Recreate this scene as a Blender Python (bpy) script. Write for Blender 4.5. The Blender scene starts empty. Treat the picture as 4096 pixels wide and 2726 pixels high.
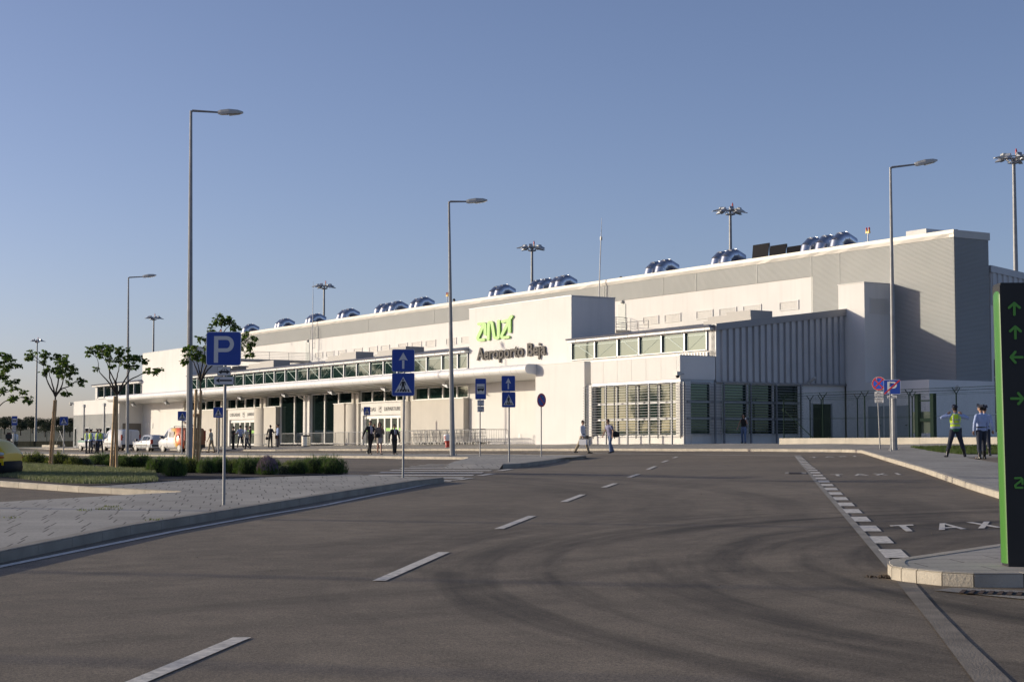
import bpy, bmesh, math, random
from mathutils import Vector, Matrix
R = math.radians
random.seed(7)
S = bpy.context.scene
COL = S.collection

# ------------------------------------------------------------------ camera, sky, sun
F, CX, CY = 6700.0, 2048.0, 1363.0
TH = math.atan(417 / 6700)
ct, st = math.cos(TH), math.sin(TH)
FA = math.atan(4181 * ct / 6700)          # direction of the long facade
fs, fc = math.sin(FA), math.cos(FA)
EYE = 1.5
cam = bpy.data.cameras.new('camera')
cam.sensor_width = 36
cam.lens = 36 * F / 4096
cam.clip_start = 0.1
cam.clip_end = 9000
camo = bpy.data.objects.new('camera', cam)
camo.location = (0, 0, EYE)
camo.rotation_euler = (math.pi / 2 + TH, 0, 0)
COL.objects.link(camo)
S.camera = camo

SUN_EL = R(11.5)
SUN_AZ = math.atan2(-0.979, 0.209)       # angle from +Y towards +X
W = bpy.data.worlds.new('World')
S.world = W
W.use_nodes = True
wn = W.node_tree.nodes
wl = W.node_tree.links
sky = wn.new('ShaderNodeTexSky')
sky.sky_type = 'NISHITA'
sky.sun_disc = False
sky.sun_elevation = SUN_EL
sky.sun_rotation = SUN_AZ
sky.altitude = 100
sky.air_density = 0.7
sky.dust_density = 1.2
sky.ozone_density = 2.5
wb = wn.new('ShaderNodeMixRGB')           # white balance of the photograph
wb.blend_type = 'MULTIPLY'
wb.inputs['Fac'].default_value = 1.0
wb.inputs['Color2'].default_value = (1.10, 0.925, 0.96, 1)
wn['Background'].inputs['Strength'].default_value = 0.128
wl.new(sky.outputs['Color'], wb.inputs['Color1'])
ds = wn.new('ShaderNodeHueSaturation')
ds.inputs['Saturation'].default_value = 0.95
ds.inputs['Value'].default_value = 1.0
wl.new(wb.outputs['Color'], ds.inputs['Color'])
wl.new(ds.outputs['Color'], wn['Background'].inputs['Color'])
sl = bpy.data.lights.new('sun', 'SUN')
sl.energy = 3.4
sl.angle = R(0.5)
sl.color = (1.0, 0.89, 0.69)
so = bpy.data.objects.new('sun', sl)
sd = Vector((math.cos(SUN_EL) * math.sin(SUN_AZ), math.cos(SUN_EL) * math.cos(SUN_AZ), math.sin(SUN_EL)))
so.rotation_euler = sd.to_track_quat('Z', 'Y').to_euler()
so.location = (-60, 0, 60)
COL.objects.link(so)
S.view_settings.view_transform = 'Standard'
S.view_settings.look = 'None'
S.view_settings.exposure = 0.27
S.view_settings.gamma = 1.0
S.cycles.max_bounces = 6
S.cycles.use_denoising = True

# ------------------------------------------------------------------ geometry of the place
def cl(x, a, b):
    return max(a, min(b, x))

def to_un(x, y):
    return x * fs - y * fc, x * fc + y * fs

def from_un(u, n):
    return n * fc + u * fs, n * fs - u * fc

def G(x, y):
    """height of the road surface"""
    u, n = to_un(x, y)
    p = -1.5 + 0.0161 * y
    q = -0.66 + 0.023 * (cl(n, 37, 53) - 37) - 0.0025 * cl(-u - 75, 0, 60)
    k = 0.10
    h = max(k - abs(p - q), 0) / k
    return min(p, q) - h * h * k * 0.25 + EYE

def BZ(u):
    return 1.60 - 0.30 * cl((-90 - u) / 98, 0, 1)

def PV(x, y):
    """pavement surface: a kerb above the road, ramping up to the terminal's floor"""
    u, n = to_un(x, y)
    b = G(x, y) + 0.12
    t = cl((n - 53.5) / 5.0, 0, 1)
    return b + (BZ(u) - b) * t * cl((u + 400) / 100, 0, 1)

def ray(px, py):
    x = (px - CX) / F
    v = (CY - py) / F
    return x, ct - v * st, st + v * ct

def gp(px, py, fn=G, h=0.0, lim=400):
    """ground point seen at a photo pixel"""
    X, Y, Z = ray(px, py)
    t = 5.0
    while t < lim:
        if EYE + Z * t <= fn(X * t, Y * t) + h:
            a, b = t - 0.5, t
            for _ in range(20):
                m = (a + b) / 2
                if EYE + Z * m <= fn(X * m, Y * m) + h:
                    b = m
                else:
                    a = m
            return X * b, Y * b
        t += 0.5
    return X * lim, Y * lim

def dp(px, py, Y):
    """point seen at a photo pixel at depth Y"""
    x, y, z = ray(px, py)
    t = Y / y
    return Vector((x * t, Y, EYE + z * t))

def on_n(px, py, n):
    X, Y, Z = ray(px, py)
    t = n / (X * fc + Y * fs)
    return (X * t * fs - Y * t * fc, EYE + Z * t)

# ------------------------------------------------------------------ materials
MATS = {}
def mat(name, col, rough=0.6, metal=0.0, var=0.0, scale=3.0, bump=0.0, bscale=60.0, spec=0.5, ior=None, streak=0.0, emit=None, coords='Object'):
    if name in MATS:
        return MATS[name]
    m = bpy.data.materials.new(name)
    m.use_nodes = True
    nt = m.node_tree
    b = nt.nodes['Principled BSDF']
    b.inputs['Base Color'].default_value = (*col, 1)
    b.inputs['Roughness'].default_value = rough
    b.inputs['Metallic'].default_value = metal
    b.inputs['Specular IOR Level'].default_value = spec
    if ior:
        b.inputs['IOR'].default_value = ior
    if emit:
        b.inputs['Emission Color'].default_value = (*col, 1)
        b.inputs['Emission Strength'].default_value = emit
    if var or bump or streak:
        tc = nt.nodes.new('ShaderNodeTexCoord')
        last = None
        if var:
            n = nt.nodes.new('ShaderNodeTexNoise')
            n.inputs['Scale'].default_value = scale
            n.inputs['Detail'].default_value = 6
            nt.links.new(tc.outputs[coords], n.inputs['Vector'])
            r = nt.nodes.new('ShaderNodeMapRange')
            r.inputs['From Min'].default_value = 0.3
            r.inputs['From Max'].default_value = 0.7
            r.inputs['To Min'].default_value = 1 - var
            r.inputs['To Max'].default_value = 1 + var
            nt.links.new(n.outputs['Fac'], r.inputs['Value'])
            last = r.outputs['Result']
        if streak:
            mp = nt.nodes.new('ShaderNodeMapping')
            mp.inputs['Scale'].default_value = (1.3, 1.3, 0.12)
            nt.links.new(tc.outputs[coords], mp.inputs['Vector'])
            n2 = nt.nodes.new('ShaderNodeTexNoise')
            n2.inputs['Scale'].default_value = 1.6
            n2.inputs['Detail'].default_value = 5
            nt.links.new(mp.outputs['Vector'], n2.inputs['Vector'])
            r2 = nt.nodes.new('ShaderNodeMapRange')
            r2.inputs['From Min'].default_value = 0.5
            r2.inputs['From Max'].default_value = 0.75
            r2.inputs['To Min'].default_value = 1.0
            r2.inputs['To Max'].default_value = 1 - streak
            nt.links.new(n2.outputs['Fac'], r2.inputs['Value'])
            if last is not None:
                mm = nt.nodes.new('ShaderNodeMath')
                mm.operation = 'MULTIPLY'
                nt.links.new(last, mm.inputs[0])
                nt.links.new(r2.outputs['Result'], mm.inputs[1])
                last = mm.outputs[0]
            else:
                last = r2.outputs['Result']
        if last is not None:
            hs = nt.nodes.new('ShaderNodeHueSaturation')
            hs.inputs['Color'].default_value = (*col, 1)
            nt.links.new(last, hs.inputs['Value'])
            nt.links.new(hs.outputs['Color'], b.inputs['Base Color'])
        if bump:
            nb = nt.nodes.new('ShaderNodeTexNoise')
            nb.inputs['Scale'].default_value = bscale
            nb.inputs['Detail'].default_value = 4
            nt.links.new(tc.outputs[coords], nb.inputs['Vector'])
            bp = nt.nodes.new('ShaderNodeBump')
            bp.inputs['Strength'].default_value = bump
            bp.inputs['Distance'].default_value = 0.02
            nt.links.new(nb.outputs['Fac'], bp.inputs['Height'])
            nt.links.new(bp.outputs['Normal'], b.inputs['Normal'])
    MATS[name] = m
    return m

def nodes_of(m):
    return m.node_tree, m.node_tree.nodes['Principled BSDF']

def link_mul(nt, a, b_):
    mm = nt.nodes.new('ShaderNodeMath')
    mm.operation = 'MULTIPLY'
    nt.links.new(a, mm.inputs[0])
    nt.links.new(b_, mm.inputs[1])
    return mm.outputs[0]

def noise(nt, vec, scale, detail=5, lo=0.35, hi=0.65, a=0.8, b=1.2, rough=0.5):
    n = nt.nodes.new('ShaderNodeTexNoise')
    n.inputs['Scale'].default_value = scale
    n.inputs['Detail'].default_value = detail
    n.inputs['Roughness'].default_value = rough
    nt.links.new(vec, n.inputs['Vector'])
    r = nt.nodes.new('ShaderNodeMapRange')
    for k, v in (('From Min', lo), ('From Max', hi), ('To Min', a), ('To Max', b)):
        r.inputs[k].default_value = v
    nt.links.new(n.outputs['Fac'], r.inputs['Value'])
    return r.outputs['Result'], n.outputs['Fac']

def asphalt():
    m = mat('asphalt', (0.205, 0.166, 0.118), 0.85, spec=0.35)
    nt, b = nodes_of(m)
    tc = nt.nodes.new('ShaderNodeTexCoord')
    v = tc.outputs['Object']
    big, _ = noise(nt, v, 0.16, 6, a=0.82, b=1.12)
    fine, ff = noise(nt, v, 46, 3, lo=0.3, hi=0.7, a=0.55, b=1.5, rough=0.85)
    grain, _ = noise(nt, v, 130, 2, lo=0.3, hi=0.7, a=0.45, b=1.7, rough=0.85)
    fine = link_mul(nt, fine, grain)
    mid, _ = noise(nt, v, 2.6, 6, a=0.88, b=1.1)
    # tyre marks: arcs round several turning centres
    def arcs(cx, cy, r0, r1, freq, amount, seed):
        sub = nt.nodes.new('ShaderNodeVectorMath'); sub.operation = 'SUBTRACT'
        sub.inputs[1].default_value = (cx, cy, 0)
        nt.links.new(v, sub.inputs[0])
        sp = nt.nodes.new('ShaderNodeSeparateXYZ'); nt.links.new(sub.outputs[0], sp.inputs[0])
        def mth(op, a_, b_=None, v2=None):
            m_ = nt.nodes.new('ShaderNodeMath'); m_.operation = op
            nt.links.new(a_, m_.inputs[0])
            if b_ is not None: nt.links.new(b_, m_.inputs[1])
            if v2 is not None: m_.inputs[1].default_value = v2
            return m_.outputs[0]
        x2 = mth('MULTIPLY', sp.outputs[0], sp.outputs[0]); y2 = mth('MULTIPLY', sp.outputs[1], sp.outputs[1])
        rr_ = mth('SQRT', mth('ADD', x2, y2)); an = mth('ARCTAN2', sp.outputs[1], sp.outputs[0])
        cb = nt.nodes.new('ShaderNodeCombineXYZ')
        nt.links.new(mth('MULTIPLY', rr_, v2=freq), cb.inputs[0]); nt.links.new(mth('MULTIPLY', an, v2=1.3), cb.inputs[1])
        cb.inputs[2].default_value = seed
        band, _ = noise(nt, cb.outputs[0], 1.0, 4, lo=0.46, hi=0.66, a=0.0, b=1.0, rough=0.6)
        m1 = nt.nodes.new('ShaderNodeMapRange'); m1.interpolation_type = 'SMOOTHSTEP'
        for k_, q_ in (('From Min', r0), ('From Max', r0 + 2.0)): m1.inputs[k_].default_value = q_
        nt.links.new(rr_, m1.inputs['Value'])
        m2 = nt.nodes.new('ShaderNodeMapRange'); m2.interpolation_type = 'SMOOTHSTEP'
        for k_, q_ in (('From Min', r1), ('From Max', r1 + 3.0), ('To Min', 1.0), ('To Max', 0.0)): m2.inputs[k_].default_value = q_
        nt.links.new(rr_, m2.inputs['Value'])
        w_ = mth('MULTIPLY', mth('MULTIPLY', m1.outputs[0], m2.outputs[0]), band)
        return mth('ADD', mth('MULTIPLY', w_, v2=-amount), v2=1.0)
    tyre = link_mul(nt, link_mul(nt, arcs(12.5, 16.5, 7.0, 12.5, 1.5, 0.60, 0.0), arcs(-17, 31, 17.0, 24.0, 0.9, 0.30, 4.0)), arcs(60, 20, 46, 60, 0.45, 0.22, 9.0))
    k = link_mul(nt, link_mul(nt, big, fine), link_mul(nt, mid, tyre))
    hs = nt.nodes.new('ShaderNodeHueSaturation')
    hs.inputs['Color'].default_value = (0.205, 0.166, 0.118, 1)
    nt.links.new(k, hs.inputs['Value'])
    # pale grit
    vo = nt.nodes.new('ShaderNodeTexVoronoi')
    vo.inputs['Scale'].default_value = 9.0
    nt.links.new(v, vo.inputs['Vector'])
    rg = nt.nodes.new('ShaderNodeMapRange')
    for kk, vv in (('From Min', 0.045), ('From Max', 0.03), ('To Min', 0), ('To Max', 1)):
        rg.inputs[kk].default_value = vv
    nt.links.new(vo.outputs['Distance'], rg.inputs['Value'])
    mg = nt.nodes.new('ShaderNodeMixRGB')
    mg.inputs['Color2'].default_value = (0.35, 0.31, 0.26, 1)
    nt.links.new(rg.outputs['Result'], mg.inputs['Fac'])
    nt.links.new(hs.outputs['Color'], mg.inputs['Color1'])
    nt.links.new(mg.outputs['Color'], b.inputs['Base Color'])
    bp = nt.nodes.new('ShaderNodeBump')
    bp.inputs['Strength'].default_value = 0.5
    bp.inputs['Distance'].default_value = 0.01
    nt.links.new(ff, bp.inputs['Height'])
    nt.links.new(bp.outputs['Normal'], b.inputs['Normal'])
    return m

def pavers(name, col, ang, bw=0.6, rh=0.3, mortar=0.012, dark=0.35):
    m = mat(name, col, 0.85, spec=0.3)
    nt, b = nodes_of(m)
    tc = nt.nodes.new('ShaderNodeTexCoord')
    mp = nt.nodes.new('ShaderNodeMapping')
    mp.inputs['Rotation'].default_value = (0, 0, ang)
    nt.links.new(tc.outputs['Object'], mp.inputs['Vector'])
    br = nt.nodes.new('ShaderNodeTexBrick')
    br.inputs['Color1'].default_value = (*[c * 1.06 for c in col], 1)
    br.inputs['Color2'].default_value = (*[c * 0.92 for c in col], 1)
    br.inputs['Mortar'].default_value = (*[c * dark for c in col], 1)
    br.inputs['Scale'].default_value = 1.0
    br.inputs['Mortar Size'].default_value = mortar
    br.inputs['Mortar Smooth'].default_value = 0.2
    br.inputs['Brick Width'].default_value = bw
    br.inputs['Row Height'].default_value = rh
    nt.links.new(mp.outputs['Vector'], br.inputs['Vector'])
    k1, _ = noise(nt, tc.outputs['Object'], 0.5, 6, a=0.86, b=1.12)
    k2, f2 = noise(nt, tc.outputs['Object'], 30, 3, a=0.9, b=1.1)
    hs = nt.nodes.new('ShaderNodeHueSaturation')
    nt.links.new(link_mul(nt, k1, k2), hs.inputs['Value'])
    nt.links.new(br.outputs['Color'], hs.inputs['Color'])
    nt.links.new(hs.outputs['Color'], b.inputs['Base Color'])
    bp = nt.nodes.new('ShaderNodeBump')
    bp.inputs['Strength'].default_value = 0.6
    bp.inputs['Distance'].default_value = 0.008
    bp.invert = True
    nt.links.new(br.outputs['Fac'], bp.inputs['Height'])
    nt.links.new(bp.outputs['Normal'], b.inputs['Normal'])
    return m

M_ASPH = asphalt()
def dash_pavers(name, col, ang, bw, rh):
    m = mat(name, col, 0.85, spec=0.3)
    nt, b = nodes_of(m)
    tc = nt.nodes.new('ShaderNodeTexCoord')
    mp = nt.nodes.new('ShaderNodeMapping')
    mp.inputs['Rotation'].default_value = (0, 0, ang)
    nt.links.new(tc.outputs['Object'], mp.inputs['Vector'])
    sp = nt.nodes.new('ShaderNodeSeparateXYZ'); nt.links.new(mp.outputs[0], sp.inputs[0])
    def M(op, a_, b_=None, v2=None):
        q = nt.nodes.new('ShaderNodeMath'); q.operation = op
        nt.links.new(a_, q.inputs[0])
        if b_ is not None: nt.links.new(b_, q.inputs[1])
        if v2 is not None: q.inputs[1].default_value = v2
        return q.outputs[0]
    vv = M('DIVIDE', sp.outputs[1], v2=rh)
    row = M('FLOOR', vv)
    wr_ = nt.nodes.new('ShaderNodeTexWhiteNoise'); wr_.noise_dimensions = '1D'; nt.links.new(row, wr_.inputs['W'])
    shift = wr_.outputs[0]
    uu = M('ADD', M('DIVIDE', sp.outputs[0], v2=bw), shift)
    head = M('LESS_THAN', M('FRACT', uu), v2=0.050)
    bed = M('LESS_THAN', M('FRACT', vv), v2=0.035)
    cb = nt.nodes.new('ShaderNodeCombineXYZ'); nt.links.new(M('FLOOR', uu), cb.inputs[0]); nt.links.new(row, cb.inputs[1])
    wn_ = nt.nodes.new('ShaderNodeTexWhiteNoise'); nt.links.new(cb.outputs[0], wn_.inputs[0])
    st_ = M('ADD', M('MULTIPLY', wn_.outputs[0], v2=0.14), v2=0.93)
    k1, _ = noise(nt, tc.outputs['Object'], 0.45, 6, a=0.86, b=1.12)
    k2, f2 = noise(nt, tc.outputs['Object'], 30, 3, a=0.88, b=1.12)
    k = link_mul(nt, link_mul(nt, k1, k2), st_)
    k = link_mul(nt, k, M('ADD', M('MULTIPLY', head, v2=-0.62), v2=1.0))
    k = link_mul(nt, k, M('ADD', M('MULTIPLY', bed, v2=-0.16), v2=1.0))
    hs = nt.nodes.new('ShaderNodeHueSaturation')
    hs.inputs['Color'].default_value = (*col, 1)
    nt.links.new(k, hs.inputs['Value'])
    nt.links.new(hs.outputs['Color'], b.inputs['Base Color'])
    return m
M_PAVE = dash_pavers('grey_pavers', (0.40, 0.375, 0.325), R(-9), 0.45, 0.62)
M_PAVE2 = pavers('pale_pavers', (0.41, 0.385, 0.335), R(-58), 0.42, 0.21)
M_SLAB = pavers('concrete_slabs', (0.43, 0.40, 0.345), R(-6), 1.0, 0.4, 0.01)
M_KERB = mat('kerb_concrete', (0.43, 0.39, 0.32), 0.85, var=0.18, scale=2.5, bump=0.4, bscale=40)
M_KERB2 = mat('grey_concrete', (0.29, 0.265, 0.22), 0.85, var=0.18, scale=2.0, bump=0.4, bscale=40)
M_MARK = mat('road_paint', (0.68, 0.63, 0.54), 0.7, var=0.30, scale=14, bump=0.3)
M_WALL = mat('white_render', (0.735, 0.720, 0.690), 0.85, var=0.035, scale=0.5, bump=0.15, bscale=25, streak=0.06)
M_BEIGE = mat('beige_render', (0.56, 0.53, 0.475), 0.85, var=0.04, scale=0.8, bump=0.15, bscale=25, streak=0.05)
M_CLAD = mat('grey_cladding', (0.345, 0.355, 0.35), 0.5, 0.1, var=0.04, scale=0.4)
M_RIB = mat('ribbed_metal', (0.46, 0.465, 0.475), 0.5, 0.2, var=0.06, scale=0.7)
M_FLASH = mat('roof_flashing', (0.50, 0.48, 0.44), 0.5, 0.1, var=0.05, scale=0.9, bump=0.6, bscale=1.3)
M_ROOF = mat('dark_roof', (0.16, 0.17, 0.21), 0.5, 0.3, var=0.06)
M_CAN = mat('canopy_panel', (0.80, 0.79, 0.77), 0.38, 0.0, var=0.02)
M_SOFF = mat('soffit_panel', (0.62, 0.61, 0.58), 0.6, var=0.03)
M_FRAME = mat('grey_frame', (0.36, 0.38, 0.41), 0.4, 0.5)
M_WFRAME = mat('white_frame', (0.78, 0.77, 0.74), 0.4)
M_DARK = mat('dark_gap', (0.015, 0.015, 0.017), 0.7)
M_GARAGE = mat('garage_door', (0.17, 0.155, 0.135), 0.6)
M_DOOR = mat('grey_door', (0.30, 0.33, 0.35), 0.5)
M_STEEL = mat('galvanised_steel', (0.27, 0.275, 0.28), 0.55, 0.45, var=0.15, scale=3.0)
M_DUCT = mat('shiny_duct', (0.60, 0.61, 0.64), 0.30, 1.0, var=0.05, scale=1.5)
M_BLACK = mat('black_plastic', (0.02, 0.02, 0.022), 0.45)
M_GREENF = mat('green_coated_wire', (0.012, 0.028, 0.021), 0.7, spec=0.08)
M_BLUE = mat('sign_blue', (0.012, 0.055, 0.33), 0.35, var=0.04)
M_WHITE = mat('sign_white', (0.75, 0.76, 0.78), 0.4)
M_PLATE = mat('plate_white', (0.62, 0.62, 0.62), 0.4)
M_RED = mat('sign_red', (0.52, 0.03, 0.03), 0.4)
M_YEL = mat('warning_yellow', (0.78, 0.42, 0.02), 0.45)
M_LIME = mat('lime_acrylic', (0.27, 0.56, 0.11), 0.35)
M_LETTER = mat('brown_letter', (0.055, 0.050, 0.046), 0.5, spec=0.2)
M_TOTEM = mat('totem_black', (0.020, 0.020, 0.019), 0.6, var=0.2, scale=1.2)
M_TGREEN = mat('totem_green', (0.05, 0.19, 0.018), 0.4)
M_WOOD = mat('stake_wood', (0.60, 0.39, 0.19), 0.7, var=0.3, scale=6, bump=0.4, bscale=20)
M_BARK = mat('young_bark', (0.055, 0.042, 0.032), 0.8, var=0.2, scale=8)
M_LAMP = mat('lamp_housing', (0.50, 0.50, 0.47), 0.4)
M_LENS = mat('lamp_lens', (0.55, 0.57, 0.56), 0.12, ior=1.6)
M_GLASSW = mat('clear_glass', (0.10, 0.12, 0.12), 0.05, ior=1.7)

def leafmat(name, col, var=0.35, sub=0.25):
    m = mat(name, col, 0.55, spec=0.35)
    nt, b = nodes_of(m)
    g = nt.nodes.new('ShaderNodeNewGeometry')
    r = nt.nodes.new('ShaderNodeMapRange')
    for k, v in (('From Min', 0), ('From Max', 1), ('To Min', 1 - var), ('To Max', 1 + var)):
        r.inputs[k].default_value = v
    nt.links.new(g.outputs['Random Per Island'], r.inputs['Value'])
    hs = nt.nodes.new('ShaderNodeHueSaturation')
    hs.inputs['Color'].default_value = (*col, 1)
    nt.links.new(r.outputs['Result'], hs.inputs['Value'])
    nt.links.new(hs.outputs['Color'], b.inputs['Base Color'])
    tr = nt.nodes.new('ShaderNodeBsdfTranslucent')
    h2 = nt.nodes.new('ShaderNodeHueSaturation')
    h2.inputs['Color'].default_value = (col[0] * 1.5, col[1] * 1.5, col[2] * 0.8, 1)
    nt.links.new(r.outputs['Result'], h2.inputs['Value'])
    nt.links.new(h2.outputs['Color'], tr.inputs['Color'])
    mx = nt.nodes.new('ShaderNodeMixShader')
    mx.inputs['Fac'].default_value = sub
    nt.links.new(b.outputs[0], mx.inputs[1])
    nt.links.new(tr.outputs[0], mx.inputs[2])
    nt.links.new(mx.outputs[0], nt.nodes['Material Output'].inputs['Surface'])
    return m

M_LEAF = leafmat('street_tree_leaves', (0.085, 0.140, 0.030), sub=0.35)
M_OAK = leafmat('oak_leaves', (0.032, 0.045, 0.018), sub=0.1)
M_ROSE = leafmat('shrub_dark_green', (0.070, 0.120, 0.030))
M_OLIVE = leafmat('shrub_yellow_green', (0.13, 0.16, 0.04))
M_LAV = leafmat('lavender_flowers', (0.16, 0.12, 0.20))
M_SAGE = leafmat('grey_green_cover', (0.19, 0.215, 0.125))
M_GRASS = leafmat('lawn_grass', (0.075, 0.115, 0.022))

def glassmat(name, col, ior):
    m = mat(name, col, 0.03, spec=1.0, ior=ior)
    nt, b = nodes_of(m)
    tc = nt.nodes.new('ShaderNodeTexCoord')
    n = nt.nodes.new('ShaderNodeTexNoise')
    n.inputs['Scale'].default_value = 0.8
    nt.links.new(tc.outputs['Object'], n.inputs['Vector'])
    bp = nt.nodes.new('ShaderNodeBump')
    bp.inputs['Strength'].default_value = 0.12
    bp.inputs['Distance'].default_value = 0.02
    nt.links.new(n.outputs['Fac'], bp.inputs['Height'])
    nt.links.new(bp.outputs['Normal'], b.inputs['Normal'])
    b.inputs['Specular Tint'].default_value = (0.50, 0.72, 0.66, 1)
    return m
M_GLASS = glassmat('green_tinted_glass', (0.012, 0.030, 0.027), 1.62)
M_GLASSD = glassmat('dark_window_glass', (0.006, 0.012, 0.012), 1.5)

# ------------------------------------------------------------------ mesh helpers
OFF = {}
class MB:
    def __init__(s):
        s.v, s.f, s.m, s.sm = [], [], [], []
    def add(s, vs, fs_, mi=0, smooth=False):
        k = len(s.v)
        s.v += [Vector(p) for p in vs]
        for f in fs_:
            s.f.append([i + k for i in f])
            s.m.append(mi)
            s.sm.append(smooth)
        return s
    def box(s, x0, x1, y0, y1, z0, z1, mi=0):
        if x0 > x1: x0, x1 = x1, x0
        if y0 > y1: y0, y1 = y1, y0
        if z0 > z1: z0, z1 = z1, z0
        return s.add([(x0, y0, z0), (x1, y0, z0), (x1, y1, z0), (x0, y1, z0), (x0, y0, z1), (x1, y0, z1), (x1, y1, z1), (x0, y1, z1)],
                     [(0, 3, 2, 1), (4, 5, 6, 7), (0, 1, 5, 4), (1, 2, 6, 5), (2, 3, 7, 6), (3, 0, 4, 7)], mi)
    def cbox(s, c, sx, sy, sz, M=None, mi=0):
        k = len(s.v)
        s.box(-sx / 2, sx / 2, -sy / 2, sy / 2, -sz / 2, sz / 2, mi)
        for i in range(k, len(s.v)):
            p = s.v[i]
            if M is not None:
                p = M @ p
            s.v[i] = p + Vector(c)
        return s
    def prism(s, pts, a, b, fn, mi=0, caps=(1, 1)):
        """polygon pts (p,q) swept from a to b; fn(p,q,r)->xyz"""
        n = len(pts)
        vs = [fn(p, q, a) for p, q in pts] + [fn(p, q, b) for p, q in pts]
        fa = [(i, (i + 1) % n, n + (i + 1) % n, n + i) for i in range(n)]
        s.add(vs, fa, mi)
        if caps[0]: s.add(vs[:n], [tuple(range(n - 1, -1, -1))], mi)
        if caps[1]: s.add(vs[n:], [tuple(range(n))], mi)
        return s
    def tube(s, path, rad, seg=8, mi=0, caps=True, smooth=True, flat=None):
        path = [Vector(p) for p in path]
        n = len(path)
        if not hasattr(rad, '__len__'):
            rad = [rad] * n
        k = len(s.v)
        up = Vector((0, 0, 1))
        prev = None
        vs = []
        for i, p in enumerate(path):
            d = (path[min(i + 1, n - 1)] - path[max(i - 1, 0)]).normalized()
            if prev is None:
                a = up.cross(d)
                if a.length < 0.05:
                    a = Vector((1, 0, 0))
                a.normalize()
            else:
                a = (prev - d * prev.dot(d))
                if a.length < 1e-4:
                    a = Vector((1, 0, 0))
                a.normalize()
            prev = a
            b = d.cross(a)
            for j in range(seg):
                t = 2 * math.pi * j / seg
                r = rad[i]
                rx, ry = (r if hasattr(r, '__len__') else (r, r))
                vs.append(p + a * (rx * math.cos(t)) + b * (ry * math.sin(t)))
        fa = []
        for i in range(n - 1):
            for j in range(seg):
                fa.append((i * seg + j, i * seg + (j + 1) % seg, (i + 1) * seg + (j + 1) % seg, (i + 1) * seg + j))
        s.add(vs, fa, mi, smooth)
        if caps:
            s.add(vs[:seg], [tuple(range(seg - 1, -1, -1))], mi)
            s.add(vs[-seg:], [tuple(range(seg))], mi)
        return s
    def lathe(s, prof, c=(0, 0, 0), seg=24, mi=0, M=None, smooth=True, caps=True):
        n = len(prof)
        vs = []
        for r, z in prof:
            for j in range(seg):
                t = 2 * math.pi * j / seg
                p = Vector((r * math.cos(t), r * math.sin(t), z))
                if M is not None:
                    p = M @ p
                vs.append(p + Vector(c))
        fa = []
        for i in range(n - 1):
            for j in range(seg):
                fa.append((i * seg + j, i * seg + (j + 1) % seg, (i + 1) * seg + (j + 1) % seg, (i + 1) * seg + j))
        k = len(s.v)
        s.add(vs, fa, mi, smooth)
        if caps:
            s.add(vs[:seg], [tuple(range(seg - 1, -1, -1))], mi)
            s.add(vs[-seg:], [tuple(range(seg))], mi)
        return s
    def ball(s, c, rx, ry, rz, seg=12, rings=8, mi=0, M=None):
        prof = []
        vs, fa = [], []
        for i in range(rings + 1):
            ph = math.pi * i / rings
            for j in range(seg):
                t = 2 * math.pi * j / seg
                p = Vector((rx * math.sin(ph) * math.cos(t), ry * math.sin(ph) * math.sin(t), rz * math.cos(ph)))
                if M is not None:
                    p = M @ p
                vs.append(p + Vector(c))
        for i in range(rings):
            for j in range(seg):
                fa.append((i * seg + j, (i + 1) * seg + j, (i + 1) * seg + (j + 1) % seg, i * seg + (j + 1) % seg))
        return s.add(vs, fa, mi, True)
    def build(s, name, mats, parent=None, loc=None, M=None):
        off = Vector((0, 0, 0))
        if parent is not None and parent in OFF:
            off = OFF[parent]
        elif loc is not None and parent is None:
            off = Vector(loc)
        if not isinstance(mats, (list, tuple)):
            mats = [mats]
        me = bpy.data.meshes.new(name)
        me.from_pydata([tuple((M @ p if M else p) - off) for p in s.v], [], s.f)
        for m_ in mats:
            me.materials.append(m_)
        me.polygons.foreach_set('material_index', s.m)
        me.polygons.foreach_set('use_smooth', s.sm)
        me.update()
        o = bpy.data.objects.new(name, me)
        COL.objects.link(o)
        if parent is not None:
            o.parent = parent
            if parent in OFF:
                OFF[o] = OFF[parent]
        elif loc is not None:
            o.location = loc
        return o

def tag(o, label=None, cat=None, group=None, kind=None):
    if label: o['label'] = label
    if cat: o['category'] = cat
    if group: o['group'] = group
    if kind: o['kind'] = kind
    return o

def thing(name, label, cat, loc=(0, 0, 0), rz=0.0, group=None, off=False):
    o = bpy.data.objects.new(name, None)
    COL.objects.link(o)
    o.location = loc
    o.rotation_euler = (0, 0, rz)
    o.empty_display_size = 0.3
    if off:
        OFF[o] = Vector(loc)
    return tag(o, label, cat, group)

def copy_tree(o, parent=None):
    c = o.copy()
    COL.objects.link(c)
    if parent is not None:
        c.parent = parent
    for ch in [x for x in bpy.data.objects if x.parent == o]:
        copy_tree(ch, c)
    return c

def fuse(mb, voxel, name, mats, parent=None, smooth_it=2, M=None):
    """one continuous skin from overlapping closed pieces (voxel remesh), baked to a mesh"""
    tmp = mb.build('tmp', mats[0])
    md = tmp.modifiers.new('r', 'REMESH')
    md.mode = 'VOXEL'
    md.voxel_size = voxel
    md.use_smooth_shade = True
    if smooth_it:
        sm = tmp.modifiers.new('s', 'SMOOTH')
        sm.factor = 0.5
        sm.iterations = smooth_it
    dg = bpy.context.evaluated_depsgraph_get()
    me = bpy.data.meshes.new_from_object(tmp.evaluated_get(dg))
    me.name = name
    bpy.data.objects.remove(tmp)
    me.materials.clear()
    for m_ in mats:
        me.materials.append(m_)
    if M is not None:
        me.transform(M)
    o = bpy.data.objects.new(name, me)
    COL.objects.link(o)
    if parent is not None:
        o.parent = parent
    return o

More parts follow.
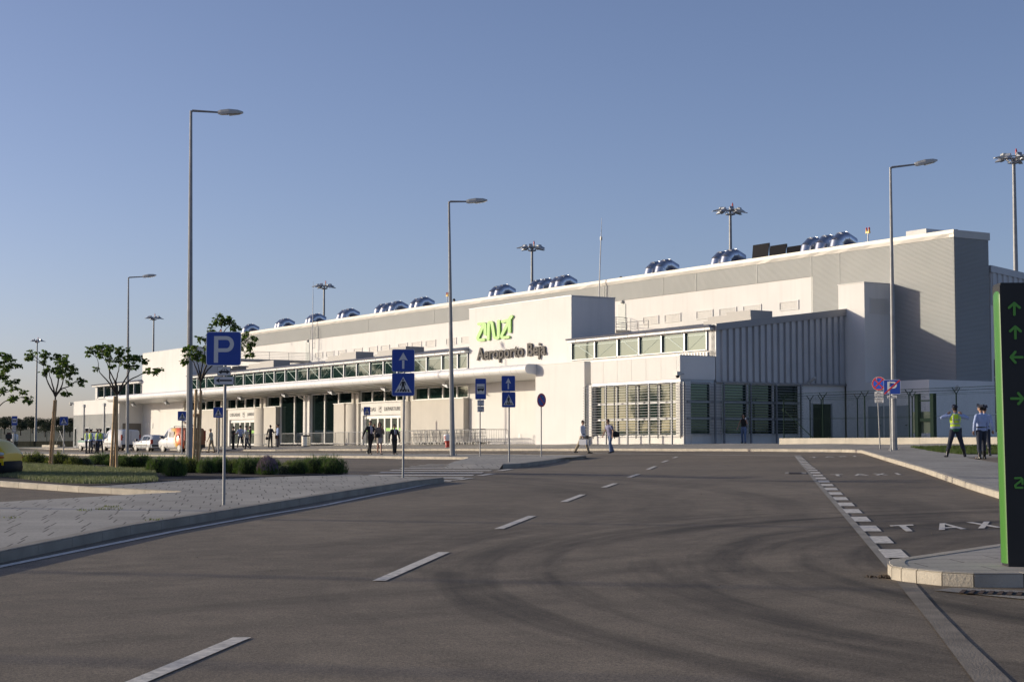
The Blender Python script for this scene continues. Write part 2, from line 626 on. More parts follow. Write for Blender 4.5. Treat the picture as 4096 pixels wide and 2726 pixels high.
TEXT = {}
def text_geo(body, offset=0.0, extrude=0.0):
    key = (body, offset, extrude)
    if key in TEXT:
        return TEXT[key]
    cu = bpy.data.curves.new('t', 'FONT')
    cu.body = body
    cu.size = 1
    cu.offset = offset
    cu.extrude = extrude
    cu.resolution_u = 3
    o = bpy.data.objects.new('t', cu)
    COL.objects.link(o)
    dg = bpy.context.evaluated_depsgraph_get()
    me = bpy.data.meshes.new_from_object(o.evaluated_get(dg))
    v = [tuple(p.co) for p in me.vertices]
    f = [tuple(p.vertices) for p in me.polygons]
    bpy.data.objects.remove(o)
    x0 = min(p[0] for p in v); x1 = max(p[0] for p in v)
    y0 = min(p[1] for p in v); y1 = max(p[1] for p in v)
    TEXT[key] = (v, f, x0, x1, y0, y1)
    return TEXT[key]

def add_text(mb, body, fn, w, h, offset=0.0, depth=0.004, mi=0, capref=None):
    """text fitted into w x h; fn(p,q,r): p right, q up, r out of the face"""
    v, f, x0, x1, y0, y1 = text_geo(body, offset, 0.5)
    if capref:
        y0, y1 = capref
    vs = [fn((x - x0) / (x1 - x0) * w, (y - y0) / (y1 - y0) * h, (z + 0.5) * depth) for x, y, z in v]
    mb.add(vs, f, mi)

def drape(name, polys, zfn, mt, dz=0.0, step=2.5, near=46.0, kind='structure', parent=None):
    bm = bmesh.new()
    for poly in polys:
        vs = [bm.verts.new((x, y, 0)) for x, y in poly]
        bm.faces.new(vs)
    xs = [v.co.x for v in bm.verts]; ys = [v.co.y for v in bm.verts]
    bmesh.ops.triangulate(bm, faces=bm.faces[:])
    def cut(co, no):
        bmesh.ops.bisect_plane(bm, geom=bm.verts[:] + bm.edges[:] + bm.faces[:], plane_co=co, plane_no=no, dist=1e-5)
    y1 = min(max(ys), 260)
    y = max(min(ys), near)
    y = math.ceil(y / step) * step
    while y < y1:
        cut((0, y, 0), (0, 1, 0))
        y += step
    if max(ys) > near:
        x = math.ceil(max(min(xs), -150) / (step * 2)) * step * 2
        while x < min(max(xs), 60):
            cut((x, 0, 0), (1, 0, 0))
            x += step * 2
    for v in bm.verts:
        v.co.z = zfn(v.co.x, v.co.y) + dz
    bmesh.ops.recalc_face_normals(bm, faces=bm.faces[:])
    for f in bm.faces:
        if f.normal.z < 0:
            f.normal_flip()
    me = bpy.data.meshes.new(name)
    bm.to_mesh(me)
    bm.free()
    me.materials.append(mt)
    o = bpy.data.objects.new(name, me)
    COL.objects.link(o)
    if kind: o['kind'] = kind
    return o

def kerb(name, path, mt, h=0.12, w=0.22, zfn=G, stone=1.0, side=1, drop=0.10, name_kind='structure'):
    """kerb stones along a path; the outer face is on the path, the stone lies to `side`"""
    mb = MB()
    L = []
    for i in range(len(path) - 1):
        a, b = Vector((*path[i], 0)), Vector((*path[i + 1], 0))
        d = (b - a).length
        k = max(1, round(d / stone))
        for j in range(k):
            L.append((a.lerp(b, j / k), a.lerp(b, (j + 1) / k)))
    g = 0.006
    for a, b in L:
        t = (b - a).normalized()
        nrm = Vector((-t.y, t.x, 0)) * side
        a2, b2 = a + t * g, b - t * g
        sec = [(0.0, -drop), (0.0, h - 0.02), (0.02, h), (w, h), (w, -drop)]
        vs = []
        for p in (a2, b2):
            for q, z in sec:
                c = p + nrm * q
                vs.append((c.x, c.y, zfn(p.x, p.y) + z))
        fa = [(i, i + 1, i + 6, i + 5) for i in range(4)] + [(0, 1, 2, 3, 4), (9, 8, 7, 6, 5)]
        mb.add(vs, fa)
    o = mb.build(name, mt)
    o['kind'] = name_kind
    return o

# ------------------------------------------------------------------ terrain
def smooth(t):
    t = cl(t, 0, 1)
    return t * t * (3 - 2 * t)

def terr(x, y):
    d = math.hypot(x, y)
    z = G(cl(x, -60, 60), cl(y, -40, 110)) - 0.25
    z = z + (1.3 - z) * smooth((d - 150) / 60)
    if d > 230:
        z = 1.3 + 4.2 * smooth((d - 230) / 560)
    if d > 700:
        z += 9.0 * smooth((d - 700) / 700)
    return z + (0.5 * math.sin(x * 0.013 + 1) * math.sin(y * 0.011) * smooth((d - 300) / 200))

def make_terrain():
    rings = [0, 6, 12, 20, 28, 36, 44, 52, 60, 68, 76, 86, 98, 112, 130, 150, 170, 190, 215, 240, 270, 310, 360, 420, 500, 600, 720, 850, 1000, 1200, 1400, 1700, 2200, 3200, 6000]
    seg = 96
    mb = MB()
    vs = [(0, 0, terr(0, 0))]
    for r in rings[1:]:
        for j in range(seg):
            a = 2 * math.pi * j / seg
            x, y = r * math.cos(a), r * math.sin(a)
            vs.append((x, y, terr(x, y)))
    fa = [(0, 1 + j, 1 + (j + 1) % seg) for j in range(seg)]
    for i in range(len(rings) - 2):
        for j in range(seg):
            a = 1 + i * seg
            fa.append((a + j, a + seg + j, a + seg + (j + 1) % seg, a + (j + 1) % seg))
    mb.add(vs, fa, 0, True)
    m = mat('dry_meadow', (0.105, 0.10, 0.045), 0.95, var=0.0)
    nt, b = nodes_of(m)
    tc = nt.nodes.new('ShaderNodeTexCoord')
    _, f1 = noise(nt, tc.outputs['Object'], 0.02, 8, rough=0.65)
    cr = nt.nodes.new('ShaderNodeValToRGB')
    cr.color_ramp.elements[0].position = 0.38
    cr.color_ramp.elements[0].color = (0.032, 0.042, 0.016, 1)
    cr.color_ramp.elements[1].position = 0.62
    cr.color_ramp.elements[1].color = (0.075, 0.072, 0.032, 1)
    nt.links.new(f1, cr.inputs['Fac'])
    nt.links.new(cr.outputs['Color'], b.inputs['Base Color'])
    o = mb.build('ground', m)
    tag(o, kind='structure')
make_terrain()

# ------------------------------------------------------------------ roads, pavements, markings
U = from_un
road_poly = [(-70, -25), (45, -25), (45, 50), U(-50, 54.5), U(-230, 54.5), U(-260, 45), U(-235, 30), (-70, 60)]
drape('road', [road_poly], G, M_ASPH, 0.0)

kerbL = [gp(px, py, PV) for px, py in ((0, 2204), (522, 2100), (1043, 2017), (1391, 1961), (1652, 1922), (1776, 1909))]
d0 = Vector(kerbL[0]) - Vector(kerbL[1])
kerbL = [tuple(Vector(kerbL[0]) + d0.normalized() * 24)] + kerbL
bedF = [gp(px, py, PV) for px, py in ((1389, 1897), (1010, 1908), (700, 1921), (416, 1941), (315, 1944))]
bayK = [gp(px, py, PV) for px, py in ((-620, 1885), (0, 1923), (315, 1944), (722, 1964))]
bayF = [gp(px, py, PV) for px, py in ((722, 1966), (585, 1973), (0, 2006), (-900, 2062))]
pave_poly = kerbL + bedF + [bayK[3]] + bayF + [(-22, -5)]
drape('pavement', [pave_poly], PV, M_PAVE, 0.0, near=200)
kerb('kerb', kerbL, M_KERB2, 0.123, 0.18, G, 1.0, 1)
kerb('kerb', bayK, M_KERB, 0.125, 0.16, G, 1.0, 1)
bed_poly = [gp(px, py, PV) for px, py in ((1392, 1897), (1010, 1908), (700, 1921), (416, 1941), (315, 1942), (0, 1921), (-620, 1883), (-620, 1850), (0, 1853), (700, 1864), (1392, 1880))]
M_SOIL = mat('mulch_soil', (0.055, 0.042, 0.03), 0.95, var=0.4, scale=14, bump=0.8, bscale=20)
drape('soil', [bed_poly], PV, M_SOIL, 0.012, near=200)

# strip island and crossing island
strip = [U(-150, 37.8), U(-64, 37.8), U(-58.2, 38.3), U(-57.6, 38.8), U(-60.5, 41.8), U(-150, 41.8)]
drape('pavement', [strip], PV, M_PAVE2, 0.0)
kerb('kerb', [U(-150, 37.75), U(-64.3, 37.75)], M_KERB, 0.125, 0.2, G, 1.0, 1)
isl = [U(-64.2, 37.8), gp(1795, 1854, PV), gp(2011, 1856, PV), gp(2100, 1852, PV), gp(2180, 1842, PV), gp(2235, 1833, PV), U(-57.7, 38.6), U(-60, 39.4)]
drape('pavement', [isl], PV, M_PAVE, 0.004)
islk = [gp(px, py, PV) for px, py in ((2011, 1856), (2060, 1854), (2100, 1852), (2180, 1842), (2235, 1833), (2252, 1829.5))]
kerb('kerb', islk + [U(-59.2, 40.4), U(-61, 41.85), U(-150, 41.85)], M_KERB2, 0.127, 0.2, G, 1.0, 1)
drape('pavement', [[islk[-2], islk[-1], U(-59.3, 40.2), U(-61, 41.7), U(-62, 38.5)]], PV, M_PAVE, 0.002)
mb_ = MB()
e0 = [gp(px, py, PV) for px, py in ((1795, 1854), (1900, 1855.3), (2011, 1856))]
vs_ = [(x_, y_, PV(x_, y_) + .004) for x_, y_ in e0] + [(x_ - .1, y_ - 1.3, G(x_, y_ - 1.3) + .004) for x_, y_ in e0]
mb_.add(vs_, [(0, 1, 4, 3), (1, 2, 5, 4)])
o_ = mb_.build('pavement', M_PAVE); o_['kind'] = 'structure'

# pavement along the terminal, turning the corner towards the camera
kR = [(3446, 1799.5), (3512, 1819), (3614, 1848), (3716, 1878.6), (3869, 1929.6), (4005, 1970), (4420, 2094)]
kR = [gp(px, py, PV) for px, py in kR]
front = [U(-240, 53.5), U(-137, 53.5), U(-135, 51.8), U(-117, 51.8), U(-113, 53.5), U(-60, 53.5), U(-57, 53.2)]
pv2 = front + kR + [(18, 18), (60, 18), (75, 60), U(-50, 100), U(-68, 78), U(-150, 78), U(-240, 78)]
drape('pavement', [pv2], PV, M_PAVE2, 0.0, step=2.0, near=30)
kerb('kerb', front, M_KERB, 0.125, 0.2, G, 1.0, 1)
kerb('kerb', [U(-57, 53.2)] + kR, M_KERB, 0.127, 0.2, G, 1.0, 1)

# small island in the foreground right
nz = [(3560, 2237), (3550, 2244), (3551, 2254), (3566, 2264), (3604, 2270), (3665, 2277), (3767, 2287), (3895, 2293), (4096, 2293), (4500, 2293)]
nz = [gp(px, py, PV) for px, py in nz]
isl2 = nz + [gp(4500, 2104, PV), gp(4012, 2172, PV)]
drape('pavement', [isl2], PV, M_SLAB, 0.0, near=200)
kerb('kerb', nz, M_KERB, 0.125, 0.16, G, 0.8, 1)
kerb('kerb', [gp(4500, 2104, PV), gp(4012, 2172, PV), gp(3562, 2237, PV)], M_KERB, 0.125, 0.16, G, 1.0, 1)

# flush kerb beside the taxi bay and the gutter in front
def strip_poly(name, pts, mt, dz):
    return drape(name, [[gp(px, py, G) for px, py in pts]], G, mt, dz)
strip_poly('kerb', [(3178, 1825), (3252, 1919), (3410, 2108), (3546, 2272), (3560, 2238), (3441, 2108), (3267, 1919), (3186, 1825)], M_KERB2, 0.007)
strip_poly('gutter', [(3584, 2325), (3726, 2500), (3800, 2600), (3905, 2740), (4060, 2740), (3870, 2560), (3735, 2420), (3660, 2332)], mat('worn_gutter', (0.215, 0.185, 0.145), 0.9, var=0.25, scale=3, bump=0.4), 0.007)
# manhole-style drains
def drain(pts, slot, name, label):
    o = strip_poly('surround', pts, M_KERB2, 0.009)
    t = thing(name, label, 'drain', (*gp(*slot[0], G), 0))
    t.location.z = G(t.location.x, t.location.y)
    del o['kind']
    o.parent = t
    o.matrix_parent_inverse = Matrix.Translation(-t.location)
    a, b, c, d = [Vector((*gp(px, py, G), 0)) for px, py in slot]
    mb = MB()
    mb2 = MB()
    def P(s_, r_, z):
        p = a.lerp(b, s_).lerp(d.lerp(c, s_), r_)
        return (p.x, p.y, G(p.x, p.y) + z)
    mb2.add([P(0, 0, .012), P(1, 0, .012), P(1, 1, .012), P(0, 1, .012)], [(0, 1, 2, 3)])
    n = 14
    for i in range(n):
        s0, s1 = i / n, (i + 0.5) / n
        mb.prism([(s0, 0), (s1, 0), (s1, 1), (s0, 1)], 0.013, 0.018, P)
    for ob, mm in ((mb.build('grate', mat('rusty_iron', (0.09, 0.055, 0.035), 0.8, var=0.3, scale=20)), 0), (mb2.build('pit', M_DARK), 0)):
        ob.parent = t
        ob.matrix_parent_inverse = Matrix.Translation(-t.location)
drain([(3142, 1888), (3224, 1888), (3226, 1896), (3138, 1896)], [(3155, 1895), (3206, 1895), (3206, 1889.5), (3155, 1889.5)], 'road_drain', 'small dark road drain grate beside the dashed taxi bay line')
drain([(3735, 2362), (3810, 2352), (4400, 2378), (4400, 2404), (4096, 2398)], [(3835, 2376), (4380, 2396), (4380, 2384), (3850, 2364)], 'road_drain', 'long rusty drain grate in the asphalt below the kerb of the black totem')

# painted lines: all of them lie on the asphalt as one thin sheet
marks = []
def line(pts, w, fn=G):
    P = [Vector((*gp(px, py, fn), 0)) for px, py in pts]
    seg_line(P, w)
def seg_line(P, w):
    for a, b in zip(P[:-1], P[1:]):
        t = (b - a).normalized()
        nn = Vector((-t.y, t.x, 0)) * w / 2
        marks.append([((a + nn).x, (a + nn).y), ((b + nn).x, (b + nn).y), ((b - nn).x, (b - nn).y), ((a - nn).x, (a - nn).y)])
def para(px0, py0, px1, py1, w):
    a, b = gp(px0, py0), gp(px1, py1)
    marks.append([(a[0] - w / 2, a[1]), (a[0] + w / 2, a[1]), (b[0] + w / 2, b[1]), (b[0] - w / 2, b[1])])
for d in ((1516, 2323, 1776, 2208.6), (1995, 2115, 2129, 2063), (2254, 2006.6, 2331, 1977.5), (2414, 1949, 2461.6, 1933),
          (2515, 1908.6, 2553.7, 1896), (2590.6, 1877.7, 2622, 1864.6), (2649, 1848.6, 2671, 1841), (2694, 1831, 2709, 1826), (530, 2735, 968, 2550)):
    para(*d, 0.125)
line([(-260, 2315), (0, 2266.5), (350, 2195), (700, 2124.5), (1043, 2062), (1300, 2019.5), (1560, 1966), (1775, 1924), (1829, 1918)], 0.11)
for a, b in (((1829, 1918.7), (1885, 1911)), ((1918, 1901.5), (1971, 1893.7)), ((1995, 1883), (2043, 1876)), ((2052, 1868.5), (2096, 1861.5))):
    para(*a, *b, 0.2)
line([(2110, 1861), (2185, 1853), (2287, 1836)], 0.10)
L1, L7 = Vector((*gp(1704, 1857.5), 0)), Vector((*gp(1472, 1900), 0))
R1, R7 = Vector((*gp(2078, 1860), 0)), Vector((*gp(1894, 1900), 0))
up = (L1 - L7).normalized()
for k in range(9):
    a, b = L1.lerp(L7, k / 6), R1.lerp(R7, k / 6)
    if k >= 7:
        a = a.lerp(b, 0.42 if k == 7 else 0.72)
    h = up * 0.42
    marks.append([((a - h).x, (a - h).y), ((b - h).x, (b - h).y), ((b + h).x, (b + h).y), ((a + h).x, (a + h).y)])
b0, b1 = Vector((*gp(3191, 1822.5), 0)), Vector((*gp(3573.5, 2213.8), 0))
for k in range(25):
    c = b1.lerp(b0, k / 24)
    t = (b0 - b1).normalized() * (0.6 if k < 24 else 0.5)
    w = 0.13
    marks.append([(c.x - t.x - w, c.y - t.y + .05), (c.x - t.x * .92 - w, c.y - t.y), (c.x + w - t.x, c.y - t.y), (c.x + w + t.x, c.y + t.y), (c.x - w + t.x, c.y + t.y), (c.x - w - t.x * .9, c.y - t.y * .9)][2:] + [(c.x - w - t.x, c.y - t.y)])
seg_line([Vector((*U(u, 52.9), 0)) for u in (-112, -58)], 0.12)
seg_line([Vector((*U(u, 51.1), 0)) for u in (-240, -114)], 0.12)
for k in range(24):
    seg_line([Vector((*U(-200 + k * 6, 47.2), 0)), Vector((*U(-197 + k * 6, 47.2), 0))], 0.14)
line([(2090, 1807), (2400, 1812), (2700, 1817), (2960, 1820), (3176, 1823)], 0.22)
seg_line([Vector((*U(u, 37.2), 0)) for u in (-140, -66)], 0.12)
line([(3190, 1799.5), (3290, 1808)], 0.1)
line([(3566, 1857), (3610, 1854)], 0.06)
line([(3575, 1862), (3620, 1859)], 0.06)
# TAXI lettering
lane = (b0 - b1).normalized()
rowd = Vector((0.88, 0.47, 0)).normalized()
LET = {'T': (0.42, [[(0, .84), (.42, .84), (.42, 1), (0, 1)], [(.15, 0), (.27, 0), (.27, .84), (.15, .84)]]),
       'A': (0.50, [[(0, 0), (.11, 0), (.30, 1), (.20, 1)], [(.39, 0), (.50, 0), (.30, 1), (.26, .8)], [(.12, .22), (.40, .22), (.37, .38), (.15, .38)]]),
       'X': (0.46, [[(0, 0), (.12, 0), (.46, 1), (.34, 1)], [(.34, 0), (.46, 0), (.29, .5), (.23, .33)], [(.17, .5), (.23, .67), (.12, 1), (0, 1)]]),
       'I': (0.12, [[(0, 0), (.12, 0), (.12, 1), (0, 1)]])}
for px, py, hh in ((3558, 2101, 1.35), (3321, 1897, 1.35), (3237, 1827.5, 1.35)):
    O = Vector((*gp(px, py), 0)) - lane * hh
    for ch, q in (('T', 0), ('A', 0.72), ('X', 1.42), ('I', 2.2)):
        for poly in LET[ch][1]:
            marks.append([((O + rowd * (q + a) + lane * (b * hh)).x, (O + rowd * (q + a) + lane * (b * hh)).y) for a, b in poly])
def build_marks():
    near = [p for p in marks if max(q[1] for q in p) <= 46]
    far = [p for p in marks if max(q[1] for q in p) > 46]
    mb = MB()
    for i, p in enumerate(near):
        mb.add([(x, y, G(x, y) + 0.006 + 0.0004 * (i % 5)) for x, y in p], [tuple(range(len(p)))])
    o = mb.build('road_markings', M_MARK)
    o['kind'] = 'structure'
    drape('road_markings', far, G, M_MARK, 0.010, step=2.0)
build_marks()

# lawn patch, asphalt patch and verge
lawn = [gp(px, py, PV) for px, py in ((3640, 1788.5), (3997, 1782), (4200, 1782), (4200, 1816), (3999, 1816), (3844, 1816))]
drape('soil', [lawn], PV, mat('lawn_base', (0.07, 0.085, 0.022), 0.95, var=0.35, scale=2.5), 0.010, near=30)
patch = [gp(px, py, PV) for px, py in ((3866, 1829), (4240, 1826), (4240, 1870), (3998, 1851))]
drape('path', [patch], PV, M_ASPH, 0.007, near=30)
verge = [U(-189, 55.2), U(-240, 55.2), U(-330, 70), U(-330, 90), U(-240, 78), U(-189, 62)]
drape('verge', [[U(-200, 57), U(-250, 56), U(-320, 56), U(-320, 75), U(-200, 75)]], lambda x, y: PV(x, y), mat('verge_grass', (0.075, 0.095, 0.028), 0.95, var=0.3, scale=0.6), 0.02, near=30)
mbk = MB()
mbk.box(-196, -190, 57.2, 57.5, 0, 0.28)
o = mbk.build('kerb', M_KERB, M=Matrix.Translation((0, 0, PV(*U(-193, 57.3)))) @ Matrix(((fs, fc, 0, 0), (-fc, fs, 0, 0), (0, 0, 1, 0), (0, 0, 0, 1))))
o['kind'] = 'structure'

def grass_stuff(name, poly, n, h, w, mt, label, cat, seed=1, lean=0.5, zf=PV, dens=None):
    rnd = random.Random(seed)
    xs = [p[0] for p in poly]; ys = [p[1] for p in poly]
    mb = MB()
    vs, fa = [], []
    c = 0
    def inside(x, y):
        r = False
        j = len(poly) - 1
        for i in range(len(poly)):
            if (poly[i][1] > y) != (poly[j][1] > y) and x < (poly[j][0] - poly[i][0]) * (y - poly[i][1]) / (poly[j][1] - poly[i][1]) + poly[i][0]:
                r = not r
            j = i
        return r
    while c < n:
        x, y = rnd.uniform(min(xs), max(xs)), rnd.uniform(min(ys), max(ys))
        if not inside(x, y):
            continue
        k = 1.0 if dens is None else dens(x, y)
        if k <= 0:
            c += 1
            continue
        z = zf(x, y)
        a = rnd.uniform(0, 6.28)
        hh = h * rnd.uniform(0.5, 1.2) * k
        dx, dy = math.cos(a) * w, math.sin(a) * w
        lx, ly = rnd.uniform(-lean, lean) * hh, rnd.uniform(-lean, lean) * hh
        b = len(vs)
        vs += [(x - dx, y - dy, z), (x + dx, y + dy, z), (x + lx * .5 + dx * .7, y + ly * .5 + dy * .7, z + hh * .6), (x + lx, y + ly, z + hh), (x + lx * .5 - dx * .7, y + ly * .5 - dy * .7, z + hh * .6)]
        fa.append((b, b + 1, b + 2, b + 3, b + 4))
        c += 1
    mb.add(vs, fa)
    o = mb.build(name, mt)
    tag(o, label, cat, kind='stuff')
    return o
grass_stuff('lawn', lawn, 16000, 0.10, 0.012, M_GRASS, 'short green lawn wedge beside the pavement behind the policemen', 'grass', 3)

# ------------------------------------------------------------------ the terminal, in its own frame (u along the facade, n into it, z up)
RZ = math.atan2(-fc, fs)
TU, TN = -120.0, 60.0
FRM = Matrix(((fs, fc, 0, 0), (-fc, fs, 0, 0), (0, 0, 1, 0), (0, 0, 0, 1)))
bld = bpy.data.objects.new('terminal_building', None)
COL.objects.link(bld)
bld.location = (*U(TU, TN), 1.5)
bld.rotation_euler = (0, 0, RZ)
OFF[bld] = Vector((TU, TN, 1.5))
tag(bld, 'long low white airport terminal with a tube edged canopy and grey corrugated bands', 'building')
def part(mb, name, m, label=None, parent=bld):
    o = mb.build(name, m, parent)
    if label: o['label'] = label
    return o
def roofz(n):
    return 8.42 + 0.128 * (n - 60.6)

# main hall
h = MB(); h.box(-181.2, -81.1, 73.4, 112, 1.0, 12.36); part(h, 'wall', M_WALL)
h = MB(); h.box(-181.2, -69.0, 73.5, 76.2, 12.36, 13.62); h.box(-181.2, -77.0, 76.2, 84, 12.36, 13.62); h.box(-181.2, -102, 84, 112, 12.36, 13.62); part(h, 'wall', M_WALL)
h = MB(); h.box(-81.1, -69.0, 73.5, 76.2, 5.27, 12.36); part(h, 'wall', M_WALL)
h = MB(); h.box(-75.6, -68.8, 71.0, 76.4, 1.2, 5.26); part(h, 'wall', M_WALL)
h = MB(); h.box(-76.2, -73.95, 71.0, 73.6, 5.262, 11.27); h.box(-76.24, -73.91, 70.96, 73.58, 11.272, 11.31); part(h, 'stair_tower', M_WALL)
# stair tower side grille
h = MB()
for i in range(17):
    h.box(-73.94, -73.90, 71.45, 72.95, 9.45 + i * .055, 9.475 + i * .055)
h.box(-73.945, -73.93, 71.4, 73.0, 9.42, 10.42)
part(h, 'vent_grille', M_WALL)

def corr(u0, u1, z0, z1, n, pitch=0.076, dep=0.03, axis='u', end=None):
    """horizontal corrugated sheet, real folds"""
    mb = MB()
    k = int(round((z1 - z0) / pitch))
    prof = []
    for i in range(k):
        z = z0 + (z1 - z0) * i / k
        p = (z1 - z0) / k
        prof += [(0.0, z), (0.0, z + p * .12), (dep, z + p * .5), (dep, z + p * .62)]
    prof.append((0.0, z1))
    a, b = [], []
    for d_, z in prof:
        if axis == 'u':
            a.append((u0, n - d_, z)); b.append((u1, n - d_, z))
        else:
            a.append((n + d_, u0, z)); b.append((n + d_, u1, z))
    m_ = len(prof)
    mb.add(a + b, [(i, m_ + i, m_ + i + 1, i + 1) for i in range(m_ - 1)])
    return mb
part(corr(-181.2, -81.1, 12.36, 13.66, 73.36), 'corrugated_band', M_CLAD)
part(corr(-81.1, -68.9, 5.27, 13.66, 73.36), 'corrugated_wall', M_CLAD)
part(corr(73.32, 76.2, 5.27, 13.66, -68.93, axis='n'), 'corrugated_wall', M_CLAD)
h = MB()
for u in (-97.0, -93.2, -104.5, -118, -131, -144, -157, -86.6, -81.2, -78.6):
    h = MB(); h.box(u, u + .04, 73.322, 73.345, 12.36 if u < -81.5 else 9.0, 13.66); part(h, 'joint_cover', M_CLAD)
# parapet flashing with slight buckles
h = MB()
rr = random.Random(4)
nseg = 120
for i in range(nseg):
    pass
vs, fa = [], []
for i in range(nseg + 1):
    u = -181.25 + (112.37) * i / nseg
    w1 = rr.uniform(-.012, .012)
    for n_, z in ((73.30 + w1, 13.64), (73.26 + rr.uniform(-.012, .012), 13.86), (73.27, 14.08), (73.62, 14.10), (73.62, 13.6)):
        vs.append((u, n_, z))
for i in range(nseg):
    for j in range(4):
        fa.append((i * 5 + j, (i + 1) * 5 + j, (i + 1) * 5 + j + 1, i * 5 + j + 1))
fa.append((0, 1, 2, 3, 4)); fa.append(tuple(nseg * 5 + q for q in (4, 3, 2, 1, 0)))
h.add(vs, fa)
h.box(-69.24, -68.87, 73.62, 76.3, 13.62, 14.06)
h.box(-69.24, -68.87, 73.27, 73.62, 13.63, 14.07)
part(h, 'parapet_flashing', M_FLASH)
h = MB(); h.box(-181.0, -69.3, 73.7, 76.2, 13.621, 13.66); h.box(-181, -77.1, 76.2, 84, 13.621, 13.66); h.box(-181, -102.1, 84, 111.8, 13.621, 13.66); part(h, 'roof', M_ROOF)

# rear wing beyond the tower
h = MB()
h.prism([(76.4, 1.2), (108, 1.2), (108, 9.3), (79.2, 11.8), (76.4, 12.1)], -90, -69.0, lambda p, q, r: (r, p, q))
part(h, 'rear_wing', M_WALL)
h = MB()
h.prism([(76.42, 9.8), (108, 7.0), (108, 8.5), (76.42, 11.8)], -69.0, -68.965, lambda p, q, r: (r, p, q))
for i in range(70):
    n0 = 76.5 + i * .45
    zt = 12.1 - (n0 - 76.4) * .105
    h.prism([(n0, -68.97), (n0 + .30, -68.97), (n0 + .26, -68.9), (n0 + .04, -68.9)], 9.85, zt - .35, lambda p, q, r: (q, p, r))
part(h, 'ribbed_wall', M_RIB)
h = MB()
h.prism([(76.35, 11.75), (108, 8.45), (108, 8.85), (76.35, 12.15)], -69.2, -68.86, lambda p, q, r: (r, p, q))
part(h, 'roof_edge', M_RIB)
h = MB()
for i in range(14):
    for j in range(4):
        h.box(-68.99, -68.95, 76.6 + i * 1.6, 78.1 + i * 1.6, 2.3 + j * 1.08, 3.32 + j * 1.08)
part(h, 'window_band', M_GLASS)

# entrance block with the lettering, and the similar block further left
for u0, u1 in ((-103.78, -90.6), (-172.6, -158.6)):
    h = MB(); h.box(u0, u1, 61.0, 64.5, 6.0, 11.26)
    h.box(u0, u1, 61.0, 64.5, 1.2, 5.98) if u0 > -120 else None
    part(h, 'entrance_block' if u0 > -120 else 'side_block', M_WALL)
    h = MB(); h.box(u0, u1 + .03, 60.97, 64.53, 11.262, 11.30); h.box(u1 - .02, u1 + .03, 61.0, 64.5, 11.2, 11.262); part(h, 'coping', M_FRAME)
# low walls
h = MB(); h.box(-90.9, -85.32, 58.4, 61.0, 1.3, 6.64); h.box(-90.9, -85.3, 58.38, 61.0, 6.642, 6.67); part(h, 'front_wall', M_WALL)
h = MB(); h.box(-84.62, -75.7, 58.4, 60.95, 5.26, 6.60); part(h, 'fascia_box', M_WALL)
h = MB()
h.box(-84.64, -75.68, 58.38, 60.95, 6.602, 6.63); h.box(-84.6, -75.75, 58.45, 60.9, 5.10, 5.26)
part(h, 'trim', M_FRAME)
h = MB()
for i in range(6):
    u = -83.3 + i * 1.45
    h = MB(); h.box(u, u + .012, 58.392, 58.4, 5.28, 6.58); part(h, 'panel_joint', M_SOFF)
h = MB(); h.box(-85.3, -84.6, 60.3, 60.99, 1.3, 6.6); part(h, 'wall', M_WALL)
# left end block
h = MB(); h.box(-188.0, -172.3, 58.4, 72, 4.88, 6.46); h.box(-188.0, -172.3, 58.45, 72, 0.9, 4.88); h.box(-188.4, -172.3, 61.0, 72, 6.46, 6.75)
part(h, 'left_block', M_WALL)
part(corr(-188.03, -172.32, 1.15, 4.87, 58.44), 'corrugated_wall', M_CLAD)
h = MB(); h.box(-172.29, -172.25, 58.8, 60.8, 1.2, 3.82); part(h, 'garage_door', M_GARAGE)
for u in (-184.0, -177.0):
    h = MB(); h.box(u - .06, u + .02, 58.28, 58.4, 1.3, 6.0); h.box(u - .2, u + .2, 58.2, 58.42, 5.75, 6.05)
    part(h, 'rain_pipe', M_FRAME)
for u0, u1, z0, z1 in ((-187.5, -186.75, 1.3, 3.46), (-183.65, -182.25, 1.3, 3.48), (-176.5, -175.05, 1.3, 3.5), (-174.3, -173.4, 1.3, 3.5)):
    h = MB(); h.box(u0, u1, 58.38, 58.42, z0, z1); f_ = part(h, 'window', M_FRAME)
    h = MB(); h.box(u0 + .12, u1 - .12, 58.36, 58.377, z0 + .1, z1 - .1); part(h, 'pane', M_GLASSD, parent=f_)

# main facade wall at n = 61, split into pieces round the openings
h = MB()
h.box(-172.3, -158.9, 61.0, 61.4, 1.0, 5.98)
h.box(-188.3, -103.8, 61.0, 61.3, 6.0, 6.98)          # behind the canopy
h.box(-158.9, -103.8, 61.0, 61.3, 5.84, 6.0)
h.box(-158.9, -149.2, 61.0, 61.3, 1.0, 4.86)
h.box(-90.6, -75.7, 61.0, 61.3, 6.6, 6.98)
h.box(-188.35, -103.8, 61.02, 61.3, 8.16, 8.30)
h.box(-90.6, -75.7, 61.02, 61.3, 8.16, 8.30)
h.box(-76.42, -75.75, 61.0, 61.4, 1.2, 8.4)
h.box(-188.35, -187.4, 61.0, 61.3, 6.7, 8.2)
part(h, 'main_wall', M_WALL)
h = MB(); h.box(-181, -75.9, 71.5, 71.6, 1.5, 9.6); h.box(-181, -75.9, 61.5, 71.5, 1.3, 1.5); part(h, 'inner_wall', M_BEIGE)
h = MB()
for u in (-171.2, -170.35, -169.3):
    h = MB(); h.box(u - .2, u + .2, 60.94, 61.0, 3.3, 3.85); part(h, 'wall_hatch', M_WFRAME)

